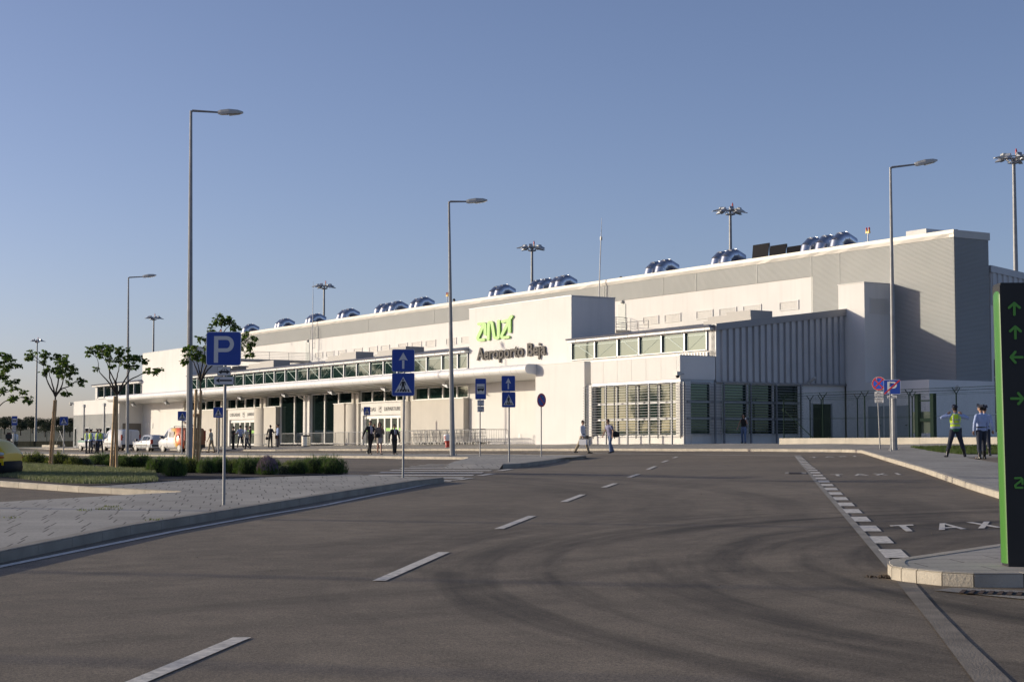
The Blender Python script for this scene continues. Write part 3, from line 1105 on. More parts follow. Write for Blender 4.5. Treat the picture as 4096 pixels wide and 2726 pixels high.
# eaves and mono-pitch roof
for a, b in ((-188.5, -172.6), (-158.6, -103.75), (-90.6, -75.72)):
    h = MB()
    h.prism([(60.55, 8.30), (61.3, 8.32), (73.4, 9.75), (73.4, 10.02), (60.5, 8.40)], a, b, lambda p, q, r: (r, p, q))
    part(h, 'roof', M_ROOF)
    h = MB()
    h.box(a + .05, b - .05, 60.62, 60.99, 8.16, 8.30)
    part(h, 'eaves', M_WFRAME)
h = MB()
for a, b in ((-158.6, -103.75), (-90.6, -75.72)):
    u = a + 1
    while u < b:
        h.box(u, u + .03, 60.60, 60.625, 8.17, 8.31); u += 1.9
part(h, 'eaves_joint', M_FRAME)

# clerestory
def window(u0, u1, z0, z1, n=61.0, brace=0, glass=M_GLASS, fr=0.06, frm=M_FRAME, sill=True, proud=0.10, pn=0.02):
    f = MB()
    f.box(u0, u0 + fr, n - proud, n + .02, z0, z1)
    f.box(u1 - fr, u1, n - proud, n + .02, z0, z1)
    f.box(u0 + fr, u1 - fr, n - proud * .5, n + .02, z1 - fr, z1, 1)
    f.box(u0 + fr, u1 - fr, n - proud * (1.3 if sill else .5), n + .02, z0, z0 + fr, 1)
    fo = part(f, 'window', [frm, M_WFRAME])
    g = MB(); g.box(u0 + fr, u1 - fr, n + pn, n + pn + .03, z0 + fr, z1 - fr)
    part(g, 'pane', glass, parent=fo)
    if brace:
        b = MB()
        w = u1 - u0 - 2 * fr
        a0, a1 = (z0 + .12, z1 - .1) if brace > 0 else (z1 - .1, z0 + .12)
        b.prism([(u0 + fr + .25, a0), (u0 + fr + .29, a0 + .03), (u1 - fr - .05, a1), (u1 - fr - .09, a1 - .03)], n + .005, n + .018, lambda p, q, r: (p, r, q))
        b.box(u0 + fr + .2, u1 - fr - .02, n + .002, n + .017, z1 - .24, z1 - .19)
        b.box(u0 + fr + .14, u0 + fr + .17, n + .002, n + .017, z0 + fr, z1 - .2)
        part(b, 'brace', mat('brace_seen_through', (0.26, 0.36, 0.33), 0.4), parent=fo)
    return fo
mul = [-147.25 + 2.33 * k for k in range(-5, 19)]
mul = [m_ for m_ in mul if m_ < -103.9] + [-103.85]
for i in range(len(mul) - 1):
    window(mul[i], mul[i + 1], 7.0, 8.16, brace=1 if i % 2 else -1)
mr = [-90.5, -87.84, -85.35, -83.08, -80.8, -78.54, -76.42]
for i in range(6):
    window(mr[i], mr[i + 1], 7.0, 8.16, brace=-1 if i % 2 == 0 else 1)
ml = [-187.4, -185.0, -182.5, -180.0, -177.5, -175.05, -172.7]
for i in range(6):
    window(ml[i], ml[i + 1], 6.78, 8.16, brace=0, glass=M_GLASSD)
# dark soffit grille strip under the right clerestory
h = MB()
for i in range(12):
    h.box(-79.6 + i * .28, -79.45 + i * .28, 60.9, 60.99, 6.64, 6.9)
part(h, 'grille', M_WFRAME)

# canopy: half-round nose, flat top, sloping soffit
def canopy():
    arc = []
    c0, zc, r = 57.82, 6.41, 0.315
    for i in range(13):
        t = math.pi / 2 + math.pi * i / 12
        arc.append((c0 + r * math.cos(t), zc + r * math.sin(t)))
    poly = [(60.98, 6.72)] + arc + [(60.98, 5.88)]
    h = MB()
    h.prism(poly, -173.8, -90.75, lambda p, q, r_: (r_, p, q))
    h.sm = [1 <= i <= 12 for i in range(len(h.sm))]
    # rounded left end
    return h, arc, c0, zc, r
h, arc, c0, zc, rad_ = canopy()
h.prism([(c0 - rad_ * math.cos(math.pi * i / 10 - math.pi / 2), zc + rad_ * math.sin(math.pi * i / 10 - math.pi / 2)) for i in range(11)], -174.15, -173.8, lambda p, q, r_: (r_, c0 + (p - c0) * (0.8 if r_ < -174 else 1), zc + (q - zc) * (0.8 if r_ < -174 else 1)))
part(h, 'canopy', M_CAN)
h = MB()
u = -173.0
i = 0
while u < -91.2:
    pr = [(c0 + (rad_ + .004) * math.cos(math.pi / 2 + math.pi * j / 12), zc + (rad_ + .004) * math.sin(math.pi / 2 + math.pi * j / 12)) for j in range(13)]
    vs = [(u, p, q) for p, q in pr] + [(u + .022, p, q) for p, q in pr]
    h.add(vs, [(j, j + 1, 14 + j, 13 + j) for j in range(12)])
    u += (1.35, 1.35, 0.68)[i % 3]
    i += 1
part(h, 'canopy_seam', mat('seam_grey', (0.42, 0.41, 0.40), 0.5))
h = MB()
for i in range(9):
    n0 = 58.2 + i * .31
    z0 = 6.095 - (n0 - 57.82) * 0.0681
    h.add([(-172.2, n0, z0 - .012), (-90.9, n0, z0 - .012), (-90.9, n0 + .05, z0 - .014), (-172.2, n0 + .05, z0 - .014)], [(0, 1, 2, 3)])
part(h, 'soffit_joint', M_SOFF)
# soffit ribs following the mullions
PIL = [(-159.9, -158.6), (-150.0, -148.75), (-140.7, -139.4), (-131.4, -130.15), (-122.15, -120.9), (-112.9, -111.7), (-103.95, -103.7)]
for a, b in PIL[1:6]:
    h = MB()
    h.prism([(61.0, 5.66), (61.0, 5.88), (57.9, 6.09), (58.2, 6.03), (60.2, 5.84), (60.75, 5.74)], a, b, lambda p, q, r_: (r_, p, q))
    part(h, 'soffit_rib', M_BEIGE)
h = MB()
ms = []
for a, b in zip(PIL[:-1], PIL[1:]):
    k = 4
    for j in range(1, k):
        ms.append(a[1] + (b[0] - a[1]) * j / k)
for m_ in ms:
    h.prism([(61.0, 5.76), (61.0, 5.87), (58.1, 6.07), (58.4, 6.02), (60.4, 5.84)], m_ - .05, m_ + .05, lambda p, q, r_: (r_, p, q))
    part(h, 'soffit_batten', M_BEIGE); h = MB()

# pillars
for a, b in PIL[:6]:
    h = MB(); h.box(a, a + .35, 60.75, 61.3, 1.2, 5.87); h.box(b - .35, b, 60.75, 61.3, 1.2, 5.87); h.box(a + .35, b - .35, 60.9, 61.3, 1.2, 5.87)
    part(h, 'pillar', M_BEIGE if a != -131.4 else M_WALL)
# strip windows below the canopy
def strip_windows(us, z0=4.9, z1=5.83, glass=M_GLASSD):
    for a, b in zip(us[:-1], us[1:]):
        window(a, b, z0, z1, 61.0, glass=glass, fr=.07, frm=M_WFRAME, proud=.08)
strip_windows([-158.6, -156.4, -154.2, -152.1, -150.0])
strip_windows([-148.75, -146.6, -144.5, -142.4, -140.7])
strip_windows([-139.4, -136.6])
strip_windows([-124.9, -122.15])
strip_windows([-120.9, -118.85, -116.75, -114.7, -112.9])
strip_windows([-111.7, -109.65, -107.5, -105.4, -103.75], glass=M_GLASS)
for a, b in ((-136.5, -133.6), (-133.6, -131.4), (-130.15, -127.55), (-127.55, -124.9)):
    window(a, b, 1.62, 5.83, 61.0, glass=M_GLASSD, fr=.08, frm=M_WFRAME, proud=.08)
# beige wall panels and rounded portal jambs
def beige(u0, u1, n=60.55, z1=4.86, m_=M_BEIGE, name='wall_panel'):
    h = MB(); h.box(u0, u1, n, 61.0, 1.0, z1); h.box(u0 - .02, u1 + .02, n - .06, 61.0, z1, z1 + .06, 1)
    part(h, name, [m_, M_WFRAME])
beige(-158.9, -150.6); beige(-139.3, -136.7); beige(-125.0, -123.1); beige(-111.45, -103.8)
def jamb(uc, r, name='rounded_jamb'):
    h = MB()
    h.prism([(uc + r * math.cos(math.pi + math.pi * i / 14), 61.0 + 0.55 * math.sin(math.pi + math.pi * i / 14)) for i in range(15)], 1.0, 4.84, lambda p, q, r_: (p, q, r_))
    for i in range(14): h.sm[i] = True
    part(h, name, mat('jamb_concrete', (0.52, 0.49, 0.44), 0.8, var=0.06, scale=1.5, streak=0.1))
jamb(-140.86, 1.02); jamb(-122.25, 0.92); jamb(-112.85, 0.85)
def recess(u0, u1):
    h = MB(); h.box(u0, u1, 60.96, 61.3, 1.0, 4.86); part(h, 'jamb_recess', M_FRAME)
recess(-139.8, -139.35); recess(-150.6, -149.3); recess(-121.3, -120.6); recess(-112.05, -111.5)

def add_frame_text(mb, body, u0, u1, z0, z1, n, offset=0.0, depth=0.01):
    add_text(mb, body, lambda p, q, r_: (u0 + p, n - r_, z0 + q), u1 - u0, z1 - z0, offset, depth)

def portal(u0, u1, cuts, txt1, txt2, arrive):
    h = MB(); h.box(u0, u1, 60.82, 61.3, 3.88, 4.86); h.box(u0, u0 + .35, 60.82, 61.3, 1.0, 3.88); h.box(u0 - .3, u1 + .1, 60.70, 61.0, 4.862, 4.92)
    part(h, 'portal', M_WALL)
    h = MB(); h.box(u0 + .3, u1, 61.0, 61.03, 3.76, 3.88); part(h, 'door_track', M_WFRAME)
    for a, b in zip(cuts[:-1], cuts[1:]):
        f = MB()
        f.box(a, a + .12, 60.93, 61.0, 1.5, 3.76); f.box(b - .12, b, 60.93, 61.0, 1.5, 3.76)
        f.box(a + .12, b - .12, 60.94, 61.0, 3.6, 3.76); f.box(a + .12, b - .12, 60.94, 61.0, 1.5, 1.66)
        fo = part(f, 'sliding_door', M_WFRAME)
        g = MB(); g.box(a + .12, b - .12, 60.985, 61.02, 1.66, 3.6); part(g, 'pane', mat('door_glass', (0.10, 0.115, 0.10), 0.04, spec=1, ior=1.6), parent=fo)
        if (arrive and b > -144) or not arrive:
            s_ = MB(); s_.box(a + .12, b - .12, 60.975, 60.983, 2.62, 2.86); part(s_, 'green_stripe', M_LIME, parent=fo)
    h = MB()
    for body, a, b in (txt1, txt2):
        add_frame_text(h, body, a, b, 4.19, 4.49, 60.80, 0.0, 0.012)
    part(h, 'door_lettering', mat('grey_lettering', (0.12, 0.13, 0.14), 0.5))
    # little plane pictogram in a rounded box
    c = (txt1[2] + txt2[1]) / 2
    h = MB()
    for a, b, z0, z1 in ((c - .2, c + .2, 4.54, 4.555), (c - .2, c + .2, 4.2, 4.215), (c - .2, c - .185, 4.215, 4.54), (c + .185, c + .2, 4.215, 4.54)):
        h.box(a, b, 60.79, 60.805, z0, z1)
    sg = -1 if arrive else 1
    h.prism([(c - .15, 4.36 - sg * .05), (c - .13, 4.33 - sg * .05), (c + .15, 4.39 + sg * .06), (c + .15, 4.43 + sg * .06)], 60.785, 60.80, lambda p, q, r_: (p, r_, q))
    h.prism([(c - .05, 4.35), (c + .05, 4.37), (c + .02, 4.5), (c - .01, 4.5)], 60.78, 60.795, lambda p, q, r_: (p, r_, q))
    h.box(c - .2, c + .1, 60.785, 60.80, 4.13, 4.165)
    h.box(c + .05, c + .24, 60.785, 60.80, 4.08, 4.115)
    part(h, 'pictogram', mat('grey_lettering', (0.12, 0.13, 0.14), 0.5))
portal(-148.3, -141.7, [-148.1, -147.05, -145.65, -144.5, -143.35, -142.0], ('CHEGADAS', -147.84, -145.38), ('ARRIVALS', -143.66, -141.45), True)
portal(-120.6, -113.55, [-120.25, -119.2, -117.85, -116.7, -115.6, -114.5, -113.65], ('PARTIDAS', -120.45, -117.97), ('DEPARTURES', -116.52, -113.62), False)

# louvred glazing of the corner room
h = MB(); h.box(-85.3, -75.75, 58.75, 61.0, 1.2, 2.06); h.box(-85.3, -84.85, 58.6, 59.5, 2.06, 5.2); h.box(-76.3, -75.75, 58.55, 59.2, 2.06, 5.2)
h.box(-75.9, -75.72, 59.2, 61.0, 1.2, 2.06)
h.box(-76.1, -75.71, 60.62, 61.35, 1.2, 5.13)
part(h, 'plinth', M_WALL)
for a, b in ((-84.85, -82.6), (-82.6, -80.45), (-80.45, -78.35), (-78.35, -76.3)):
    window(a, b, 2.06, 5.08, 58.95, glass=glassmat('corner_glass', (0.012, 0.03, 0.027), 1.48), fr=.05, frm=mat('post_grey', (0.24, 0.25, 0.27), 0.5, 0.3), proud=.05)
def sidewindow(n0, n1, z0, z1, u, glass=M_GLASS, fr=.06):
    f = MB()
    f.box(u - .02, u + .07, n0, n0 + fr, z0, z1); f.box(u - .02, u + .07, n1 - fr, n1, z0, z1)
    f.box(u - .02, u + .05, n0 + fr, n1 - fr, z1 - fr, z1); f.box(u - .02, u + .09, n0 + fr, n1 - fr, z0, z0 + fr)
    fo = part(f, 'window', [M_WFRAME])
    g = MB(); g.box(u - .05, u - .02, n0 + fr, n1 - fr, z0 + fr, z1 - fr); part(g, 'pane', glass, parent=fo)
sidewindow(58.8, 60.62, 2.08, 5.06, -75.78)
for a, b in ((61.4, 63.35), (63.35, 65.3), (65.3, 67.3)):
    sidewindow(a, b, 2.12, 5.1, -75.78, glass=M_GLASS if a < 63 else M_GLASSD)
h = MB(); h.box(-76.1, -75.74, 61.35, 67.3, 1.2, 2.12); h.box(-76.1, -75.74, 67.3, 68.35, 1.2, 5.13); h.box(-76.1, -75.74, 69.9, 71.0, 1.2, 5.13); h.box(-76.1, -75.74, 68.35, 69.9, 3.98, 5.13)
part(h, 'side_wall', M_WALL)
h = MB(); h.box(-75.84, -75.78, 68.35, 69.9, 1.5, 3.98); dr = part(h, 'door', M_GLASSD)
h = MB(); h.box(-75.78, -75.70, 68.3, 68.4, 1.5, 4.02); h.box(-75.78, -75.70, 69.85, 69.95, 1.5, 4.02); part(h, 'door_frame', M_FRAME, parent=dr)
def louvers():
    h = MB()
    zs = [5.0 - i * 0.157 for i in range(19)]
    for z in zs:
        thick = 0.020
        h.box(-85.0, -75.55, 58.05, 58.12, z - thick / 2, z + thick / 2)
        h.box(-75.42, -75.32, 58.12, 67.3, z - thick / 2, z + thick / 2)
    part(h, 'louver_slats', mat('louver_metal', (0.20, 0.21, 0.22), 0.55, 0.2))
    h = MB()
    for z in (3.99, 3.04):
        h.box(-84.85, -75.6, 58.9, 58.99, z - .04, z + .04)
        h.box(-75.70, -75.62, 58.9, 67.3, z - .04, z + .04)
    part(h, 'glazing_rail', M_FRAME)
    for u in (-84.95, -82.7, -80.5, -78.35, -76.2):
        h = MB(); h.box(u - .05, u + .05, 58.13, 58.22, 1.3, 5.1)
        h.box(u + .35, u + .40, 58.5, 58.55, 1.9, 5.08)
        part(h, 'louver_post', mat('post_grey', (0.24, 0.25, 0.27), 0.5, 0.3))
    for n_ in (58.5, 60.75, 61.4, 63.4, 65.35, 67.25):
        h = MB(); h.box(-75.52, -75.44, n_ - .05, n_ + .05, 1.3, 5.1)
        part(h, 'louver_post', mat('post_grey', (0.24, 0.25, 0.27), 0.5, 0.3))
louvers()

# ribbed side wall with a sloping top
h = MB()
ztop = lambda n_: 8.49 + 0.128 * (n_ - 61)
h.prism([(61.0, 5.14), (71.0, 5.14), (71.0, ztop(71)), (61.0, ztop(61))], -76.1, -75.68, lambda p, q, r_: (r_, p, q))
n_ = 61.35
while n_ < 70.7:
    zt = ztop(n_) - .38
    h.prism([(n_, -75.685), (n_ + .32, -75.685), (n_ + .29, -75.55), (n_ + .03, -75.55)], 5.2, zt, lambda p, q, r_: (q, p, r_))
    n_ += 0.48
part(h, 'ribbed_wall', M_RIB)
h = MB()
h.prism([(60.9, ztop(60.9) - .36), (71.0, ztop(71) - .40), (71.0, ztop(71) + .02), (60.9, ztop(60.9) + .02)], -75.75, -75.50, lambda p, q, r_: (r_, p, q))
h.box(-75.75, -75.52, 60.9, 70.98, 5.10, 5.18)
part(h, 'roof_edge', mat('fascia_grey', (0.30, 0.30, 0.305), 0.5, 0.2))
h = MB()
for a, b in ((-73.7, -72.5), (-72.34, -70.36)):
    h.box(a, b, 70.95, 71.0, 1.5, 3.82)
    dr = part(h, 'door', M_DOOR); h = MB()
    h.box(b - .25, b - .15, 70.90, 70.95, 2.65, 2.70); part(h, 'door_handle', M_BLACK, parent=dr); h = MB()

# upper wall grilles, service doors
GR = [(-155.96, -154.1), (-153.33, -151.52), (-150.61, -148.81), (-147.11, -145.28), (-143.86, -142.06), (-141.39, -139.58), (-137.86, -136.05), (-135.25, -133.36), (-132.61, -130.74), (-128.86, -127.02), (-126.19, -124.4),
      (-121.5, -119.7), (-99.53, -97.6), (-96.92, -94.98), (-93.22, -91.33), (-90.66, -88.77), (-88.11, -86.19), (-84.38, -82.47)]
for a, b in GR:
    f = MB()
    for q in ((a, b, 10.88, 10.96), (a, b, 10.34, 10.42), (a, a + .08, 10.42, 10.88), (b - .08, b, 10.42, 10.88)):
        f.box(q[0], q[1], 73.345, 73.4, q[2], q[3])
    for i in range(8):
        f.box(a + .08, b - .08, 73.37, 73.4, 10.44 + i * .055, 10.462 + i * .055)
    part(f, 'vent_grille', M_WALL)
for a, b in ((-158.2, -157.3), (-102.67, -101.7)):
    h = MB(); h.box(a, b, 73.36, 73.4, 10.1, 12.08); dr = part(h, 'door', mat('service_door', (0.42, 0.45, 0.43), 0.5, var=0.06))
    h = MB(); h.box(b - .14, b - .05, 73.3, 73.36, 11.0, 11.04); part(h, 'door_handle', M_BLACK, parent=dr)
    h = MB(); h.ball(((a + b) / 2 + .1, 73.3, 12.24), .16, .1, .13); part(h, 'lamp', M_LAMP)
# gallery from the left block to the hall
h = MB()
h.box(-158.7, -157.2, 64.5, 73.35, 9.98, 10.2)
part(h, 'gallery', M_FLASH)
def railing(pts, hgt, name='railing', posts=None, m_=M_STEEL, cables=5):
    h = MB()
    pts = [Vector(p) for p in pts]
    for a, b in zip(pts[:-1], pts[1:]):
        for k in range(cables):
            z = Vector((0, 0, hgt * (k + 1) / cables))
            h.tube([a + z, b + z], .012 if k < cables - 1 else .02, 5)
        n = max(1, round((b - a).length / 2.2))
        for k in range(n + 1):
            p = a.lerp(b, k / n)
            h.tube([p, p + Vector((0, 0, hgt))], .025, 5)
    part(h, name, m_)
railing([(-157.25, 64.6, 10.2), (-157.25, 73.2, 10.2)], .75)
railing([(-103.3, 72.2, 10.1), (-101.3, 72.2, 10.1), (-101.3, 73.2, 10.1)], .9)
railing([(-101.3, 72.2, 9.95), (-95, 70.5, 9.75)], .55, cables=2)
h = MB(); h.box(-103.6, -101.2, 72.1, 73.35, 9.8, 10.05); part(h, 'gallery', M_FLASH)
# skylight boxes on the low roof
for a, b, n0, n1 in ((-134.7, -128.7, 64.4, 66.2), (-152.5, -146.0, 64.4, 66.2), (-125.2, -119.7, 64.4, 66.2), (-81.1, -76.6, 64.4, 66.2), (-162.0, -158.0, 66, 68)):
    h = MB()
    h.box(a, b, n0, n1, 8.7, 9.10); h.box(a + .3, a + (b - a) * .48, n0 + .1, n1 - .1, 9.10, 9.36); h.box(a + (b - a) * .48, b - .1, n0 + .05, n1 - .05, 9.10, 9.52)
    part(h, 'skylight', mat('skylight_box', (0.40, 0.385, 0.36), 0.6))
h = MB(); h.box(-74.9, -73.2, 75.5, 77.5, 13.9, 14.75); part(h, 'roof_box', M_WALL)
# wall-side plates and tiny fittings
h = MB()
for u in (-98.7, -97.1, -94.9):
    h = MB(); h.box(u, u + .32, 60.97, 61.0, 2.0, 2.28); part(h, 'wall_hatch', M_WFRAME)
OFFB = OFF[bld]

# ------------------------------------------------------------------ things fixed to or standing on the terminal
def bthing(name, label, cat, u, n, z, rz=0.0, group=None):
    return thing(name, label, cat, (*U(u, n), z), RZ + rz, group)

# roof ducts: U-shaped spiral pipes
def make_duct():
    mb = MB()
    r, R0 = 0.46, 0.66
    prof = [(0.0, -0.75), (0.0, 0.0)]
    path = [Vector((0, 0, -0.75)), Vector((0, 0, 0.0))]
    rads = [r, r]
    K = 4
    ang = [math.pi * i / K * 0.72 for i in range(K + 1)]
    pts = [Vector((0, R0 - R0 * math.cos(a), R0 * math.sin(a))) for a in ang]
    # faceted segments with standing seams
    mb.tube([(0, 0, -0.8), (0, 0, 0)], r, 20)
    for i in range(K):
        a, b = pts[i], pts[i + 1]
        d = (b - a).normalized()
        mb.tube([a - d * .05, b + d * .05], r, 20)
    for i in range(1, K):
        d = (pts[i + 1] - pts[i - 1]).normalized()
        mb.tube([pts[i] - d * .018, pts[i] + d * .018], r + .014, 20)
    d = (pts[-1] - pts[-2]).normalized()
    o = mb.build('pipe', M_DUCT)
    mb2 = MB()
    e = pts[-1] + d * .352
    mb_t = MB(); mb_t.tube([pts[-1], pts[-1] + d * .35], r - .004, 20); ot = mb_t.build('outlet', M_DUCT)
    mb2.tube([e, e + d * .004], r - .03, 20)
    o2 = mb2.build('opening', M_DARK)
    mb3 = MB()
    mb3.lathe([(r + .012, -.42), (r + .012, -.36)], seg=20)
    mb3.box(-.48, .48, -.48, .48, -.86, -.70)
    o3 = mb3.build('collar', M_STEEL)
    return o, ot, o2, o3
DUCTS = [(-177.6, 0), (-169.2, 1), (-167.9, 0), (-161.3, 1), (-160.0, 0), (-153.7, 1), (-152.2, 0), (-145.4, 1), (-144.1, 1), (-141.9, 0), (-138.2, 1), (-136.7, 0), (-123.8, 1), (-122.4, 0),
         (-117.4, 1), (-116.1, 1), (-114.2, 1), (-112.95, 0), (-101.0, 1), (-99.4, 0), (-93.1, 1), (-91.7, 0), (-83.6, 1), (-82.2, 1), (-80.5, 0)]
protoD = make_duct()
for i, (u, back) in enumerate(DUCTS):
    t = bthing('roof_duct', 'shiny curved metal duct standing on the terminal roof behind the parapet', 'air duct', u, 74.9 + (0.0 if not back else 0.25), 14.24, group='curved ducts on the terminal roof')
    ps = protoD if i == 0 else [x.copy() for x in protoD]
    for q in ps:
        if i: COL.objects.link(q)
        q.parent = t

# warning lamps
def warn(u, n, z0, h_, label, n_l=2):
    t = bthing('warning_lamp', label, 'warning lamp', u, n, z0, group='obstruction lamps')
    m = MB(); m.tube([(0, 0, 0), (0, 0, h_ - .38)], .04, 8); m.build('post', M_WHITE, t)
    m = MB(); m.box(-.16, .16, -.06, .06, h_ - .38, h_ - .26)
    for s_ in (-.12, .12): m.tube([(s_, 0, h_ - .3), (s_, 0, h_ - .16)], .055, 8)
    m.build('bracket', M_YEL, t)
    for s_ in (-.12, .12):
        m = MB(); m.lathe([(.055, h_ - .16), (.06, h_ - .06), (.03, h_)], (s_, 0, 0), 10); m.build('lens', M_RED, t)
warn(-77.3, 74.6, 13.66, 1.55, 'red and yellow twin lamp on the roof above the stair tower')
warn(-130.8, 74.6, 13.66, 1.6, 'red and yellow twin lamp on the roof left of the tall middle street lamp')
warn(-185.3, 75, 12.0, 3.1, 'red and yellow lamp partly hidden above the large parking sign')
# vent pipes
for u, z in ((-158.9, 14.4), (-150.4, 14.4), (-129.6, 14.5), (-104.0, 14.3)):
    t = bthing('vent_pipe', {-158.9: 'thin dark vent pipe on the roof beside the left mast', -150.4: 'short dark vent pipe right of the third pair of roof ducts', -129.6: 'short dark vent pipe right of the middle roof warning lamp', -104.0: 'tiny dark vent on the roof beside the leaning antenna'}[u], 'vent pipe', u, 74.6, 13.6)
    m = MB(); m.tube([(0, 0, 0), (0, 0, z - 13.6 - .1)], .07, 10); m.build('pipe', M_STEEL, t)
    m = MB(); m.lathe([(.13, z - 13.7), (.14, z - 13.6), (.05, z - 13.5)], seg=10); m.build('cap', M_BLACK, t)
# antennas
t = bthing('lightning_mast', 'thin pale leaning mast rising behind the corner of the lettered block', 'mast', -104.55, 72.9, 12.2)
m = MB(); m.tube([(0, 0, 0), (.35, 0, 5.2)], [.05, .035], 8); m.build('pole', M_PLATE, t)
m = MB(); m.tube([(.35, 0, 5.1), (.46, 0, 6.6)], [.03, .012], 6); m.build('tip', M_PLATE, t)
m = MB(); m.box(.28, .42, -.06, .06, 4.9, 5.15); m.build('clamp', M_STEEL, t)
t = bthing('lightning_mast', 'thin pale mast with a short ladder on the left part of the terminal', 'mast', -155.6, 72.9, 10.1)
m = MB(); m.tube([(0, 0, 0), (.1, 0, 6.6)], [.05, .035], 8); m.build('pole', M_PLATE, t)
m = MB(); m.tube([(.1, 0, 6.5), (.12, 0, 8.1)], [.03, .012], 6); m.build('tip', M_PLATE, t)
m = MB()
for dx in (0.12, .62): m.tube([(dx, 0, 1.2), (dx, 0, 3.4)], .02, 5)
for i in range(5): m.tube([(.12, 0, 1.3 + i * .5), (.62, 0, 1.3 + i * .5)], .015, 5)
m.build('ladder', M_STEEL, t)
t = thing('tv_antenna', 'small thin aerial above the top left corner of the large parking sign', 'antenna', tuple(dp(829, 1345, 178)))
m = MB(); m.tube([(0, 0, -2.5), (0, 0, .95)], .03, 6); m.build('pole', M_STEEL, t)
m = MB(); m.tube([(-.1, 0, .95), (.9, 0, .88)], .02, 6)
for i in range(6): m.tube([(.1 + i * .14, -.15, .93), (.1 + i * .14, .15, .93)], .008, 4)
m.build('boom', M_STEEL, t)
# solar panels
for i, (u, w) in enumerate(((-92.95, 1.80), (-91.06, 1.76), (-89.22, 1.7))):
    t = bthing('solar_panel', ('leftmost', 'middle', 'rightmost')[i] + ' of the three black solar panels tilted on the roof', 'solar panel', u, 78, 13.66, group='solar panels on the terminal roof')
    m = MB()
    zt = 2.25 - i * .25
    Mx = Matrix(((1, 0, 0, 0), (0, 1, 0, 0), (0, 0, 1, 0), (0, 0, 0, 1)))
    m.add([(0.45, -.15, .62), (w + .36, -.15, .62), (w - .04, .4, zt), (0, .4, zt), (0.45, -.11, .6), (w + .36, -.11, .6), (w - .04, .44, zt - .02), (0, .44, zt - .02)], [(0, 1, 2, 3), (7, 6, 5, 4), (0, 4, 5, 1), (1, 5, 6, 2), (2, 6, 7, 3), (3, 7, 4, 0)])
    m.build('panel', mat('solar_glass', (0.004, 0.004, 0.006), 0.55, spec=0.1), t)
    m = MB()
    for x in (0.05, w - .05):
        m.tube([(x, .46, 0), (x, .46, zt)], .03, 6); m.tube([(x + .35, -.10, 0), (x + .35, -.10, .6)], .03, 6)
    m.build('stand', M_STEEL, t)

# floodlights under the canopy
def flood(u, lab):
    t = bthing('canopy_floodlight', lab, 'floodlight', u, 59.0, 5.74, group='floodlights under the canopy')
    m = MB(); m.tube([(-.16, 0, .0), (-.16, 0, .26), (.16, 0, .26), (.16, 0, 0)], .022, 6); m.tube([(0, 0, .26), (0, 0, .42)], .03, 6); m.build('bracket', M_FRAME, t)
    Mr = Matrix.Rotation(R(18), 3, 'Y')
    m = MB(); m.cbox((0.05, 0, -.02), .85, .42, .07, Mr); m.cbox((0.05, 0, .05), .5, .3, .08, Mr); m.build('housing', M_FRAME, t)
    m = MB(); m.cbox((0.04, 0, -.062), .72, .34, .012, Mr); m.build('lens', M_LENS, t)
FL = [(-169.5, 'leftmost floodlight under the canopy, above the white vans'), (-159.8, 'second floodlight from the left under the canopy, above the small silver car'), (-150.3, 'floodlight under the canopy behind the tree stakes beside the parking sign'),
      (-140.9, 'floodlight under the canopy above the arrivals door'), (-131.3, 'floodlight under the canopy between the arrivals door and the tall dark windows'), (-122.2, 'floodlight under the canopy over the right end of the tall dark windows'),
      (-113.0, 'floodlight under the canopy left of the large crossing sign'), (-103.5, 'rightmost floodlight under the canopy, beside the tall middle lamp post')]
for u, lab in FL: flood(u, lab)

# cameras
def camera_box(pos, rz, lab, dome=False):
    t = thing('security_camera', lab, 'security camera', pos, rz)
    m = MB()
    if dome:
        m.box(-.16, .16, -.16, .16, 0, .22); m.tube([(0, .1, .1), (0, .45, .1)], .04, 6)
        m.build('housing', M_LAMP, t)
        m = MB(); m.ball((0, 0, -.02), .12, .12, .13); m.build('dome', M_BLACK, t)
    else:
        Mr = Matrix.Rotation(R(-25), 3, 'X')
        m.cbox((0, -.25, .05), .13, .5, .13, Mr)
        m.build('housing', M_LAMP, t)
        m = MB(); m.tube([(0, 0.1, -.12), (0, -.15, -.02)], .03, 6); m.box(-.06, .06, .08, .14, -.2, -.04); m.build('bracket', M_LAMP, t)
camera_box((*U(-188.35, 58.2), 6.15), RZ, 'box camera with dome on the far left corner of the terminal', True)
camera_box((*U(-75.6, 58.15), 5.45), RZ, 'box camera with dome on the corner above the louvred windows', True)
camera_box((*U(-75.4, 67.9), 5.35), RZ + R(90), 'grey camera on the lower edge of the ribbed wall')
camera_box((*U(-68.6, 72.9), 4.75), RZ + R(60), 'grey camera on the white base below the corrugated tower')
camera_box((*U(-131.0, 60.6), 5.5), RZ, 'small camera under the canopy between the tall dark windows')

